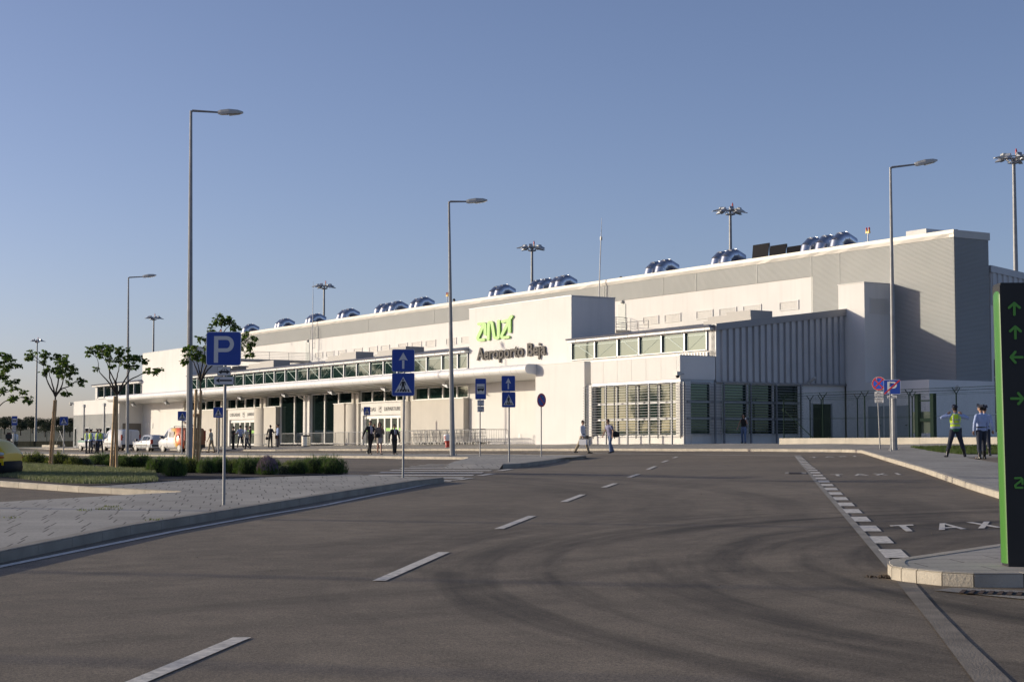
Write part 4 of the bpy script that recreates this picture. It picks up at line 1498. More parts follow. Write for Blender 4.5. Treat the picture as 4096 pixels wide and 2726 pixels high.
# raised lettering
t = bthing('building_sign', 'bright green raised logo above dark raised letters on the white entrance block', 'sign', -98, 60.9, 7.5)
OFF[t] = Vector((-98, 60.9, 7.5))
def strokes(polys, wid, n_front, n_back, mtr, name):
    mb = MB()
    for si, pts in enumerate(polys):
        # outline in photo pixels, round ends, mitred corners
        P = [Vector((x, y)) for x, y in pts]
        # soften corners
        Q = [P[0]]
        for i in range(1, len(P) - 1):
            a = P[i].lerp(P[i - 1], min(.3, 22 / max(1, (P[i] - P[i - 1]).length)))
            b = P[i].lerp(P[i + 1], min(.3, 22 / max(1, (P[i] - P[i + 1]).length)))
            for k in range(4):
                tt = k / 3
                Q.append(a * (1 - tt) ** 2 + P[i] * 2 * tt * (1 - tt) + b * tt ** 2)
        Q.append(P[-1])
        left, right = [], []
        for i, p in enumerate(Q):
            d_ = (Q[min(i + 1, len(Q) - 1)] - Q[max(i - 1, 0)]).normalized()
            nn = Vector((-d_.y, d_.x)) * wid
            left.append(p + nn); right.append(p - nn)
        d1 = (Q[-1] - Q[-2]).normalized(); d0_ = (Q[0] - Q[1]).normalized()
        cap1 = [Q[-1] + Matrix.Rotation(a, 2) @ (d1 * wid) for a in [math.pi / 2 - math.pi * k / 8 for k in range(1, 8)]]
        cap0 = [Q[0] + Matrix.Rotation(a, 2) @ (d0_ * wid) for a in [math.pi / 2 - math.pi * k / 8 for k in range(1, 8)]]
        loop = left + cap1 + right[::-1] + cap0
        L2 = []
        for q in loop:
            u_, z_ = on_n(1700 + q.x / 3.927, 1160 + q.y / 3.927, 60.8)
            L2.append((u_, z_))
        nL, nC = len(left), len(cap1)
        e = si * 0.004
        k0 = len(mb.v)
        nn_ = len(L2)
        vs = [(a, n_front - e, b) for a, b in L2] + [(a, n_back, b) for a, b in L2]
        fa = [(i, (i + 1) % nn_, nn_ + (i + 1) % nn_, nn_ + i) for i in range(nn_)]
        for off_ in (0, nn_):
            for i in range(nL - 1):
                fa.append((off_ + i, off_ + i + 1, off_ + (nL + nC + nL - 1) - (i + 1), off_ + (nL + nC + nL - 1) - i))
            fa.append(tuple(off_ + i for i in range(nL - 1, nL + nC + 1)))
            fa.append(tuple(off_ + i for i in list(range(2 * nL + nC - 1, nn_)) + [0]))
        mb.add(vs, fa)
    return mb.build(name, mtr, t)
strokes([[(828, 531), (925, 524), (928, 690)], [(905, 545), (812, 745), (822, 782), (905, 776)],
         [(978, 768), (985, 505), (1035, 505), (1075, 750), (1138, 750), (1140, 487)],
         [(1202, 492), (1300, 470), (1344, 412)], [(1312, 470), (1312, 650)], [(1300, 500), (1188, 715), (1200, 745), (1292, 735)]], 22, 60.87, 60.96, M_LIME, 'logo')
mb_ = MB()
add_text(mb_, 'Aeroporto Beja', lambda p, q, r_: (-102.5 + p, 60.93 - r_, 7.55 + q), 9.0, 0.88, 0.022, 0.07, capref=(0, 0.72))
mb_.build('lettering', M_LETTER, t)

# floodlight masts on the apron behind
def make_mast(H):
    m = MB(); m.tube([(0, 0, 0), (0, 0, H)], [.30, .14], 12)
    pole = m.build('pole', M_STEEL)
    m = MB()
    m.tube([(-.55, 0, H + .1), (.55, 0, H + .1)], .06, 6)
    for i in range(10):
        a = 2 * math.pi * i / 10
        m.tube([(.2 * math.cos(a), .2 * math.sin(a), H - .4), (.85 * math.cos(a), .85 * math.sin(a), H + .15)], .035, 5)
    m.tube([(.85 * math.cos(2 * math.pi * i / 16), .85 * math.sin(2 * math.pi * i / 16), H + .15) for i in range(17)], .05, 5)
    m.tube([(.5 * math.cos(2 * math.pi * i / 16), .5 * math.sin(2 * math.pi * i / 16), H - .3) for i in range(17)], .04, 5)
    ring = m.build('head_frame', M_FRAME)
    lamps = []
    for i, a in enumerate((0.1, 0.7, 2.6, 3.2, 3.75, 5.7, 4.6)):
        m = MB()
        Mr = Matrix.Rotation(a, 3, 'Z') @ Matrix.Rotation(R(5 + 4 * (i % 3)), 3, 'Y')
        vs = []
        for x, w, z0, z1 in ((0.8, .2, -.16, .30), (1.12, .30, -.18, .28), (1.2, .30, -.12, .12), (1.95 if i % 2 else 1.6, .16, -.1, -.04)):
            vs += [Mr @ Vector((x, -w, z0)), Mr @ Vector((x, w, z0)), Mr @ Vector((x, w * .7, z1)), Mr @ Vector((x, -w * .7, z1))]
        vs = [v + Vector((0, 0, H + .25)) for v in vs]
        fa = [(3, 2, 1, 0), (12, 13, 14, 15)]
        for k in range(3):
            for j in range(4):
                fa.append((k * 4 + j, k * 4 + (j + 1) % 4, k * 4 + 4 + (j + 1) % 4, k * 4 + 4 + j))
        m.add(vs, fa)
        lamps.append(m.build('floodlight', M_LAMP if i % 2 else M_FRAME))
    m = MB(); m.lathe([(.08, H + .5), (.09, H + .75), (.03, H + .95)], (.25, 0, 0), 8); lamps.append(m.build('beacon', M_RED))
    m = MB(); m.tube([(.25, 0, H + .1), (.25, 0, H + .5)], .07, 6); lamps.append(m.build('beacon_base', M_YEL))
    return [pole, ring] + lamps
mast = make_mast(24.6)
MA = [(-389.0, 'far left floodlight mast, the smallest one against the sky'), (-310.9, 'floodlight mast rising behind the white left block of the terminal'), (-234.9, 'floodlight mast behind the roof beside the thin left lightning mast'),
      (-175.1, 'floodlight mast behind the roof, between the middle lamp post and the leaning mast'), (-136.4, 'floodlight mast behind the roof left of the solar panels'), (-98.3, 'floodlight mast at the right edge of the photo, partly cut off')]
for i, (u, lab) in enumerate(MA):
    t = thing('floodlight_mast', lab, 'floodlight mast', (*U(u, 112), 1.4 if i else 1.1), -0.5 + 0.15 * i, 'apron floodlight masts')
    ps = mast if i == 0 else [x.copy() for x in mast]
    for q in ps:
        if i: COL.objects.link(q)
        q.parent = t

# ------------------------------------------------------------------ street lamps
def lamp_post(base, top_h, arm, r0, label, lean=0.0, rz=0.0):
    """arm = (length, rise) towards local +x"""
    z0 = PV(*base)
    t = thing('street_lamp', label, 'street lamp', (*base, z0), rz, 'galvanised street lamps')
    m = MB()
    k = 10
    m.tube([(lean * i / k, 0, top_h * i / k) for i in range(k + 1)], [r0 * (1 - 0.62 * i / k) for i in range(k + 1)], 8, smooth=False)
    m.build('pole', M_STEEL, t)
    m = MB()
    m.tube([(lean, 0, top_h - .08), (lean + .06, 0, top_h), (lean + arm[0], 0, top_h + arm[1])], [.05, .05, .035], 8)
    m.build('arm', M_STEEL, t)
    m = MB()
    a = math.atan2(arm[1], arm[0]) + R(3)
    Mr = Matrix.Rotation(-a, 3, 'Y')
    secs = [(0, .07, -.06, .06), (.12, .11, -.09, .10), (.45, .17, -.07, .13), (.8, .15, -.05, .10), (1.0, .07, -.02, .04)]
    vs = []
    for x, w, b, c in secs:
        for q, z in ((-w, b), (w, b), (w, (b + c) / 2), (w * .6, c), (-w * .6, c), (-w, (b + c) / 2)):
            vs.append(Mr @ Vector((x, q, z)) + Vector((lean + arm[0] - .08, 0, top_h + arm[1])))
    fa = []
    for i in range(4):
        for j in range(6):
            fa.append((i * 6 + j, i * 6 + (j + 1) % 6, i * 6 + 6 + (j + 1) % 6, i * 6 + 6 + j))
    fa += [(5, 4, 3, 2, 1, 0), tuple(24 + j for j in range(6))]
    m.add(vs, fa); m.build('lamp_head', M_LAMP, t)
    m = MB()
    m.add([Mr @ Vector(p) + Vector((lean + arm[0] - .08, 0, top_h + arm[1])) for p in ((.4, -.12, -.085), (.92, -.07, -.05), (.92, .07, -.05), (.4, .12, -.085), (.45, -.1, -.12), (.85, -.05, -.08), (.85, .05, -.08), (.45, .1, -.12))],
          [(4, 5, 6, 7), (0, 1, 5, 4), (1, 2, 6, 5), (2, 3, 7, 6), (3, 0, 4, 7), (3, 2, 1, 0)])
    m.build('lens', M_LENS, t)
    m = MB()
    m.box(-.22, .22, -.22, .22, -.02, .02)
    for sx in (-.17, .17):
        for sy in (-.17, .17):
            m.tube([(sx, sy, .02), (sx, sy, .10)], .018, 6)
    m.build('base_plate', M_STEEL, t)
    return t
def lamp_px(bx, by, tx, ty, ax, ay, hx, label, r0):
    b = gp(bx, by, PV)
    Y = b[1]
    P0, P1, P2 = dp(bx, by, Y), dp(tx, ty, Y), dp(ax, ay, Y)
    lamp_post(b, P1.z - P0.z, (P2.x - P1.x, P2.z - P1.z), r0, label, P1.x - P0.x)
lamp_px(757, 1835, 764, 443, 880, 450, 957, 'tallest street lamp, standing behind the hedge left of the large parking sign', .14)
lamp_px(1810, 1822, 1796, 806, 1872, 806, 1923, 'street lamp in the middle of the photo, standing on the island before the terminal sign', .125)
lamp_px(3578, 1800, 3562, 669, 3667, 657, 3733, 'right street lamp with a pale sunlit side, behind the taxi parking sign', .13)
lamp_px(509, 1811, 514, 1109, 575, 1106, 614, 'farthest street lamp, standing beside the white van near the vehicles', .13)
for i, (x, y, L) in enumerate(((-39.5, 32.6, 'street lamp outside the photo, first along the car park, whose shadow crosses the road'), (-46.5, 25.4, 'street lamp outside the photo, second along the car park'), (-33, 52, 'street lamp outside the photo, third along the car park'), (-52, 21.0, 'street lamp outside the photo, fourth along the car park'))):
    lamp_post((x, y), 12.0, (1.4, .1), .13, L, 0)

# ------------------------------------------------------------------ traffic signs
def rrect(x0, y0, x1, y1, r, k=5):
    pts = []
    for cx, cy, a0 in ((x1 - r, y1 - r, 0), (x0 + r, y1 - r, 90), (x0 + r, y0 + r, 180), (x1 - r, y0 + r, 270)):
        for i in range(k + 1):
            a = R(a0 + 90 * i / k)
            pts.append((cx + r * math.cos(a), cy + r * math.sin(a)))
    return pts
def circ(cx, cy, rx, ry, k=32):
    return [(cx + rx * math.cos(2 * math.pi * i / k), cy + ry * math.sin(2 * math.pi * i / k)) for i in range(k)]
P_OUT = None
def plate(t, kind, c, w, h, yaw=0.0, lines=None):
    """c: centre in the post's frame; the face looks along local -y (turned by yaw)"""
    cy_, sy_ = math.cos(yaw), math.sin(yaw)
    def fn(p, q, r):
        x, y, z = (p - .5) * w, -r, (q - .5) * h
        return (c[0] + x * cy_ - y * sy_, c[1] + x * sy_ + y * cy_, c[2] + z)
    def lay(polys, r0, r1, name, m_, par=None):
        mb = MB()
        for pl in polys:
            mb.prism(pl, r0, r1, fn)
        return mb.build(name, m_, par if par else t)
    asp = w / h
    if kind in ('P', 'up', 'ped', 'Pend'):
        rr_ = .085
        b = lay([rrect(0, 0, 1, 1, rr_)], 0, .012, 'plate', M_WHITE)
        lay([rrect(.018, .018, .982, .982, rr_ * .8)], .012, .014, 'blue_face', M_BLUE, b)
        if kind in ('P', 'Pend'):
            s_ = (lambda x: .5 + (x - .5) * 1.0)
            outer = [(.225, .085), (.345, .085), (.345, .40), (.60, .40)]
            for i in range(11):
                a = -math.pi / 2 + math.pi * i / 10
                outer.append((.57 + .215 * math.cos(a), .635 + .235 * math.sin(a)))
            outer += [(.225, .87)]
            inner = [(.345, .51), (.345, .76)] + [(.56 + .105 * math.cos(math.pi / 2 - math.pi * i / 10), .635 + .125 * math.sin(math.pi / 2 - math.pi * i / 10)) for i in range(11)]
            # stem + bowl as quads so the hole stays open
            polys = [[(.225, .085), (.345, .085), (.345, .87), (.225, .87)]]
            def arcp(rx, ry, i):
                a = -math.pi / 2 + math.pi * i / 12
                return (.58 + rx * math.cos(a), .635 + ry * math.sin(a))
            O = [(.345, .40)] + [arcp(.215, .235, i) for i in range(13)] + [(.345, .87)]
            I = [(.345, .51)] + [arcp(.10, .125, i) for i in range(13)] + [(.345, .76)]
            mb = MB()
            mb.prism(polys[0], .014, .0160, fn)
            for i in range(len(O) - 1):
                mb.prism([O[i], O[i + 1], I[i + 1], I[i]], .014, .0160, fn)
            mb.build('letter', M_PLATE, b)
            if kind == 'Pend':
                lay([[(.0, .05), (.07, .0), (1, .93), (.93, 1)]], .0165, .019, 'red_bar', M_RED, b)
        elif kind == 'up':
            lay([[(.45, .14), (.55, .14), (.55, .52), (.45, .52)], [(.30, .50), (.5, .55), (.70, .50), (.5, .86)]], .0145, .0165, 'arrow', M_PLATE, b)
        else:
            lay([[(.12, .15), (.88, .15), (.5, .84)]], .0145, .0165, 'triangle', M_PLATE, b)
            mb = MB()
            for pl in (circ(.49, .70, .04, .04, 14), [(.43, .47), (.55, .47), (.57, .64), (.44, .64)], [(.44, .62), (.40, .60), (.35, .46), (.385, .445)], [(.56, .63), (.59, .60), (.62, .47), (.59, .46)],
                       [(.43, .47), (.50, .47), (.47, .32), (.41, .18), (.365, .2), (.42, .34)], [(.49, .47), (.55, .47), (.58, .33), (.63, .19), (.585, .17), (.53, .31)],
                       [(.22, .18), (.29, .18), (.315, .30), (.27, .30)], [(.34, .18), (.36, .18), (.40, .30), (.37, .30)], [(.46, .18), (.55, .18), (.54, .29), (.46, .29)], [(.645, .18), (.665, .18), (.64, .30), (.60, .30)], [(.71, .18), (.78, .18), (.73, .30), (.685, .30)]):
                mb.prism(pl, .0168, .0185, fn)
            mb.build('pedestrian_symbol', M_BLACK, b)
    elif kind == 'bus':
        b = lay([rrect(0, 0, 1, 1, .06)], 0, .012, 'plate', M_WHITE)
        lay([rrect(.02, .012, .98, .988, .05)], .012, .014, 'blue_face', M_BLUE, b)
        lay([[(.14, .26), (.86, .26), (.86, .74), (.14, .74)]], .0145, .0165, 'white_panel', M_PLATE, b)
        mb = MB()
        mb.prism([(.2, .43), (.8, .43), (.8, .58), (.76, .61), (.2, .61)], .0168, .0185, fn)
        mb.prism(circ(.33, .42, .06, .035, 12), .0168, .0187, fn); mb.prism(circ(.67, .42, .06, .035, 12), .0168, .0187, fn)
        for i in range(5):
            mb.prism([(.23 + i * .11, .52), (.31 + i * .11, .52), (.31 + i * .11, .58), (.23 + i * .11, .58)], .0186, .0195, fn, 1)
        mb.build('bus_symbol', [M_BLACK, M_PLATE], b)
    elif kind in ('car', 'left', 'text'):
        b = lay([rrect(0, 0, 1, 1, .05)], 0, .010, 'plate', M_BLACK if kind != 'text' else M_FRAME)
        lay([rrect(.025, .04, .975, .96, .04)], .010, .012, 'white_face', M_PLATE, b)
        if kind == 'car':
            mb = MB()
            mb.prism([(.08, .34), (.92, .34), (.93, .5), (.80, .56), (.66, .76), (.40, .76), (.26, .56), (.09, .5)], .0125, .0145, fn)
            for cx in (.26, .74): mb.prism(circ(cx, .33, .075, .12, 14), .0125, .0147, fn)
            mb.prism([(.33, .56), (.42, .71), (.51, .71), (.51, .56)], .0146, .0155, fn, 1); mb.prism([(.55, .56), (.55, .71), (.64, .71), (.72, .56)], .0146, .0155, fn, 1)
            mb.build('car_symbol', [M_BLACK, M_PLATE], b)
        elif kind == 'left':
            lay([[(.30, .42), (.90, .42), (.90, .62), (.30, .62)], [(.10, .52), (.30, .22), (.27, .52), (.30, .82)]], .0125, .0145, 'arrow', M_BLACK, b)
        else:
            mb = MB()
            nl = len(lines)
            for i, tx in enumerate(lines):
                hh = .78 / nl
                y0 = .93 - (i + 1) * (.86 / nl)
                ww = min(.9, .9 * len(tx) / max(len(l) for l in lines) * 1.05) if nl > 1 else .84
                add_text(mb, tx, lambda p, q, r_: fn(.5 - ww / 2 + p, y0 + q, .0122 + r_), ww, hh * .72, .012, .0015)
            mb.build('lettering', M_BLACK, b)
    elif kind in ('nopark', 'nostop'):
        b = lay([circ(.5, .5, .5, .5)], 0, .012, 'plate', M_WHITE)
        lay([circ(.5, .5, .485, .485)], .012, .0135, 'red_ring', M_RED, b)
        lay([circ(.5, .5, .385, .385)], .0135, .015, 'blue_disc', mat('sign_blue_lit', (0.02, 0.10, 0.55), 0.35) if kind == 'nostop' else M_BLUE, b)
        bars = [[(.5 + (x * .7071 - y * .7071), .5 + (x * .7071 + y * .7071)) for x, y in ((-.40, -.045), (.40, -.045), (.40, .045), (-.40, .045))]]
        bars2 = [[(.5 + (x * .7071 + y * .7071), .5 + (-x * .7071 + y * .7071)) for x, y in ((-.40, -.045), (.40, -.045), (.40, .045), (-.40, .045))]]
        lay(bars2, .0155, .017, 'red_bar', M_RED, b)
        if kind == 'nostop':
            lay(bars, .0172, .0185, 'red_bar', M_RED, b)

def sign(bx, by, plates, r, label, lean=0.0, yaw=0.0, fn=PV, top=None):
    b = gp(bx, by, fn)
    Y = b[1]
    z0 = fn(*b)
    t = thing('traffic_sign', label, 'road sign', (*b, z0), 0)
    zt = max(dp(p[1], p[2], Y).z for p in plates) - .03 if top is None else dp(bx, top, Y).z
    m = MB(); m.tube([(0, 0, -.1), (lean, 0, zt - z0)], r, 10); m.build('post', M_STEEL, t)
    for p in plates:
        kind, x0, y0, x1, y1 = p[:5]
        a, c = dp(x0, y0, Y), dp(x1, y1, Y)
        cc = Vector(((a.x + c.x) / 2 - b[0], -(r + .02), (a.z + c.z) / 2 - z0))
        plate(t, kind, cc, (c.x - a.x) / math.cos(yaw), a.z - c.z, yaw, p[5] if len(p) > 5 else None)
        mb = MB()
        mb.box(cc[0] - .09, cc[0] + .09, -r - .02, r + .01, cc[2] + (a.z - c.z) * .25 - .02, cc[2] + (a.z - c.z) * .25 + .02)
        mb.build('clamp', M_STEEL, t)
    return t
sign(895, 2018, [('P', 828, 1327, 966, 1462), ('car', 872, 1466, 925, 1502.5), ('left', 857, 1505.5, 938, 1538)], .024, 'large blue parking sign with car plate and left arrow plate on the left pavement')
sign(1612, 1909, [('up', 1568.3, 1396.4, 1659, 1487), ('ped', 1568.3, 1491.5, 1659, 1583)], .026, 'larger post with up arrow and crossing signs, at the left pavement tip', lean=.02)
sign(1920, 1824, [('bus', 1901, 1513, 1944.6, 1596.4), ('text', 1909.8, 1598.7, 1936.3, 1622, ['AUTOCARROS', 'DE', 'TURISMO']), ('text', 1909.8, 1624, 1936.3, 1646.5, ['TOURISM', 'BUS'])], .028, 'blue tourist bus stop sign with two small text plates on the island')
sign(2036, 1847, [('up', 2005.8, 1502, 2060.7, 1564), ('ped', 2007.5, 1567, 2062, 1628.6)], .027, 'smaller post with up arrow and crossing signs, on the crossing island')
sign(2165, 1827, [('nopark', 2147, 1572, 2183.5, 1627.5)], .026, 'dark oval no parking sign turned sideways at the right end of the island', yaw=R(48))
sign(53, 1810, [('bus', 48, 1663, 70.5, 1700), ('text', 49.5, 1701.5, 65.6, 1715.5, ['TRANSP.', 'PUBLICO']), ('text', 49.5, 1717, 65.6, 1728, ['BUS'])], .05, 'bus stop sign at the far left edge beyond the yellow van')
sign(254, 1812, [('ped', 240.6, 1665, 273, 1699)], .05, 'small crossing sign left of the terminal, right of the first staked tree')
sign(727, 1813, [('ped', 712, 1644, 749, 1681)], .05, 'small crossing sign half hidden behind the tallest street lamp')
sign(873, 1813, [('ped', 854, 1628, 894, 1669.5)], .045, 'small crossing sign just behind the post of the large parking sign')
sign(1464, 1784, [('ped', 1455, 1626, 1481.7, 1659.7)], .045, 'smallest crossing sign, standing before the departures door')
sign(3521, 1797, [('nostop', 3489, 1505.5, 3540, 1561.5), ('text', 3498.8, 1564.5, 3531, 1585.6, ['EXCEPTO', 'TOMADA E LARGADA', 'DE PASSAGEIROS']), ('text', 3499.4, 1588.3, 3532.3, 1610, ['EXCEPT DROP-OFF', 'AND PICK UP', 'PASSENGERS'])], .03, 'round red and blue no stopping sign with two white text plates', lean=-.1, yaw=R(-30))
sign(3564, 1803.5, [('Pend', 3536.4, 1517.8, 3598, 1576.5), ('text', 3548.7, 1581, 3585.5, 1592, ['TÁXIS'])], .03, 'blue parking sign crossed by a red bar, before the right street lamp', yaw=R(-26))

# ------------------------------------------------------------------ the totem
def totem():
    b = gp(4028, 2266, PV)
    x0 = b[0]
    Y = b[1]
    z0 = PV(*b)
    H = dp(4000, 1130, Y).z - z0
    Wd = 1.15
    t = thing('totem_sign', 'tall black information totem with green rounded edge and green arrows', 'sign', (x0 + Wd / 2, Y + .12, z0), 0)
    def pr(lean_l, inset):
        pass
    wtop = -.03
    def sec(z):
        k = z / H
        xl = -Wd / 2 - .035 * k
        return xl
    mb = MB()
    zs = [0.03 + (H - .03) * i / 24 for i in range(25)]
    vs = []
    ks = 9
    for z in zs:
        xl = sec(z)
        tp = 1.0
        rz_ = 0.115
        sh = 0.0 if z < H - .06 else (1 - math.sqrt(max(0, 1 - ((z - (H - .06)) / .06) ** 2))) * .04
        for i in range(ks):
            a = math.pi / 2 + math.pi * i / (ks - 1)
            vs.append((xl + .022 + sh + .022 * math.cos(math.pi * i / (ks - 1) + math.pi / 2), rz_ * math.sin(math.pi / 2 - math.pi * i / (ks - 1)), z))
    fa = []
    for i in range(24):
        for j in range(ks - 1):
            fa.append((i * ks + j, i * ks + j + 1, (i + 1) * ks + j + 1, (i + 1) * ks + j))
        fa.append((i * ks + ks - 1, i * ks, (i + 1) * ks, (i + 1) * ks + ks - 1))
    mb.add(vs, fa, 0, True)
    mb.build('green_edge', M_TGREEN, t)
    mb = MB()
    vs = []
    for z in (0.03, H - .1, H - .03, H):
        xl = sec(z) + .014 + (.012 if z > H - .02 else 0)
        vs += [(xl, -.118, z), (Wd / 2, -.118, z), (Wd / 2, .118, z), (xl, .118, z)]
    fa = [(3, 2, 1, 0), (12, 13, 14, 15)]
    for i in range(3):
        for j in range(4):
            fa.append((i * 4 + j, i * 4 + (j + 1) % 4, i * 4 + 4 + (j + 1) % 4, i * 4 + 4 + j))
    mb.add(vs, fa)
    mb.build('panel', M_TOTEM, t)
    mb = MB(); mb.box(-Wd / 2 + .02, Wd / 2 - .02, -.10, .10, -.01, .03); mb.build('base', M_BLACK, t)
    def glyph(polys, cx, cy, s_, name='arrow'):
        c = dp(cx, cy, Y)
        m_ = MB()
        for i, pl in enumerate(polys):
            m_.prism([(c.x + x * s_, c.z + y * s_) for x, y in pl], -.1195 - i * .0006, -.125 - i * .0006, lambda p, q, r_: (p - t.location.x, r_, q - z0))
        m_.build(name, mat('glyph_green', (0.11, 0.36, 0.05), 0.5), t)
    def stroke(pts, w):
        out = []
        for a, b_ in zip(pts[:-1], pts[1:]):
            a, b_ = Vector(a), Vector(b_)
            d = (b_ - a).normalized(); n = Vector((-d.y, d.x))
            pl = []
            for k in range(7):
                an = math.pi / 2 + math.pi * k / 6
                pl.append(a + d * (w * math.cos(an)) + n * (w * math.sin(an)))
            for k in range(7):
                an = -math.pi / 2 + math.pi * k / 6
                pl.append(b_ + d * (w * math.cos(an)) + n * (w * math.sin(an)))
            out.append([tuple(p) for p in pl])
        return out
    up_ = stroke([(0, -.5), (0, .42)], .1) + stroke([(-.42, .06), (0, .42)], .1) + stroke([(.42, .06), (0, .42)], .1)
    rot = lambda P_, a: [[(x * math.cos(a) - y * math.sin(a), x * math.sin(a) + y * math.cos(a)) for x, y in pl] for pl in P_]
    s_ = .118
    glyph(up_, 4057, 1233, s_); glyph(up_, 4061, 1327, s_)
    glyph(rot(up_, math.pi / 2), 4064, 1428, s_); glyph(rot(up_, -math.pi / 2), 4070, 1593, s_)
    glyph(stroke([(-.35, .38), (.18, .40), (.30, .26), (.30, -.12)], .09) + stroke([(.26, .22), (-.36, -.25), (-.30, -.46), (.28, -.46)], .09), 4076, 1928, .105, 'logo')
totem()

# ------------------------------------------------------------------ barriers, trolleys, bin, bollard
def make_barrier(Lb=2.4):
    t = thing('crowd_barrier', '', 'barrier')
    m = MB()
    pts = [(0, 0, .22), (0, 0, .95), (.08, 0, 1.05), (Lb - .08, 0, 1.05), (Lb, 0, .95), (Lb, 0, .22)]
    m.tube(pts, .021, 6); m.tube([(0, 0, .22), (Lb, 0, .22)], .018, 6)
    m.build('frame', M_STEEL, t)
    m = MB()
    n = 15
    for i in range(1, n):
        m.tube([(Lb * i / n, 0, .22), (Lb * i / n, 0, 1.05)], .009, 5)
    m.build('bars', M_STEEL, t)
    for x in (.25, Lb - .25):
        m = MB(); m.tube([(x, -.28, 0), (x, -.26, .06), (x, 0, .2), (x, .26, .06), (x, .28, 0)], .017, 6); m.build('foot', M_STEEL, t)
    return t
pb = make_barrier()
BR = [(-134.3, 56.9, .35, 'barrier end behind the man in the dark suit'), (-131.9, 57.4, 0, 'barrier behind the two men standing right of the arrivals door'), (-128.55, 57.5, 0, 'barrier before the left pair of tall dark windows'), (-125.6, 57.5, 0, 'barrier just behind the round steel bin'), (-123.1, 57.5, 0, 'barrier right of the round steel bin'),
      (-120.8, 57.5, 0, 'barrier before the right pair of tall dark windows'), (-118.4, 57.5, 0, 'barrier ending at the beige panel left of the departures door'), (-115.7, 57.3, 0, 'barrier behind the first man in a dark suit'), (-112.4, 57.5, .1, 'barrier between the walking woman and the second man in a dark suit'), (-109.6, 57.5, 0, 'barrier behind the post of the larger crossing sign'),
      (-106.9, 57.5, 0, 'left barrier before the luggage trolleys'), (-103.9, 57.5, 0, 'middle barrier before the luggage trolleys'), (-100.75, 57.5, 0, 'right barrier before the luggage trolleys'), (-97.5, 57.6, 1.1, 'barrier standing edgewise at the right end of the luggage trolleys')]
for i, (u, n_, a, lab) in enumerate(BR):
    t = pb if i == 0 else copy_tree(pb)
    x, y = U(u, n_)
    t.location = (x, y, PV(x, y)); t.rotation_euler = (0, 0, RZ + a)
    if -107 < u < -100: t.scale = (1.27, 1, 1)
    tag(t, 'grey steel ' + lab, 'barrier', 'crowd barriers along the terminal')

def make_trolley():
    t = thing('luggage_trolley', 'silver luggage trolley nested in the row behind the barriers', 'trolley', group='nested luggage trolleys')
    m = MB()
    for y in (-.27, .27):
        m.tube([(.45, y * .6, .14), (-.30, y, .16), (-.42, y, .98), (-.36, y, 1.02)], .016, 6)
    m.tube([(-.36, -.27, 1.02), (-.36, .27, 1.02)], .018, 6)
    m.tube([(-.36, -.27, .55), (-.36, .27, .55)], .012, 6)
    m.tube([(-.40, -.2, .8), (-.18, -.2, .78), (-.18, .2, .78), (-.40, .2, .8)], .01, 5)
    m.tube([(.45, -.16, .14), (.45, .16, .14)], .016, 6)
    for k in range(4): m.tube([(-.28 + k * .2, -.22, .155), (-.28 + k * .2, .22, .155)], .01, 5)
    for k in range(3): m.tube([(-.34, -.18 + k * .18, .16), (-.40, -.18 + k * .18, .8)], .007, 5)
    m.build('frame', mat('trolley_steel', (0.30, 0.30, 0.31), 0.4, 0.7), t)
    m = MB(); m.tube([(-.34, -.2, 1.03), (-.34, .2, 1.03)], .022, 6); m.build('handle', M_BLACK, t)
    for x, y in ((-.3, -.25), (-.3, .25), (.42, 0)):
        m = MB(); m.tube([(x, y - .02, .07), (x, y + .02, .07)], .07, 12); m.build('wheel', mat('pale_wheel', (0.35, 0.34, 0.32), 0.6), t)
    return t
pt = make_trolley()
for i in range(38):
    t = pt if i == 0 else copy_tree(pt)
    u = -107.2 + i * .262
    x, y = U(u, 58.6 + .06 * math.sin(i * 1.7))
    t.location = (x, y, PV(x, y)); t.rotation_euler = (0, 0, RZ + .02 * math.sin(i * 3.1))

x, y = U(-122.3, 56.8)
t = thing('litter_bin', 'round shiny steel bin beside the barriers at the tall dark windows', 'bin', (x, y, PV(x, y)), RZ)
m = MB(); m.lathe([(.36, 0.05), (.36, .80)], seg=28); m.build('body', mat('polished_steel', (0.75, 0.74, 0.70), 0.22, 1.0), t)
m = MB(); m.lathe([(.37, .80), (.37, .90), (.33, .92), (.2, .86)], seg=28); m.build('rim', M_BLACK, t)
m = MB(); m.lathe([(.33, 0), (.33, .05)], seg=28); m.build('base', M_BLACK, t)
x, y = U(-96.35, 55.0)
t = thing('ad_bollard', 'white and red tapered bollard with a letter S just left of the middle street lamp', 'bollard', (x, y, PV(x, y)), RZ)
m = MB(); m.lathe([(.17, 0), (.17, .06), (.12, .08), (.22, .44)], seg=18); m.build('base', mat('bollard_red', (0.42, 0.04, 0.02), 0.45), t)
m = MB(); m.lathe([(.255, .44), (.265, .80), (.24, .85), (.1, .87)], seg=18); m.build('drum', M_WHITE, t)
m = MB(); add_text(m, 'S', lambda p, q, r_: (-.02 + p, -.262 - r_, .52 + q), .20, .24, .03, .01); m.build('lettering', mat('bollard_red', (0.42, 0.04, 0.02), 0.45), t)

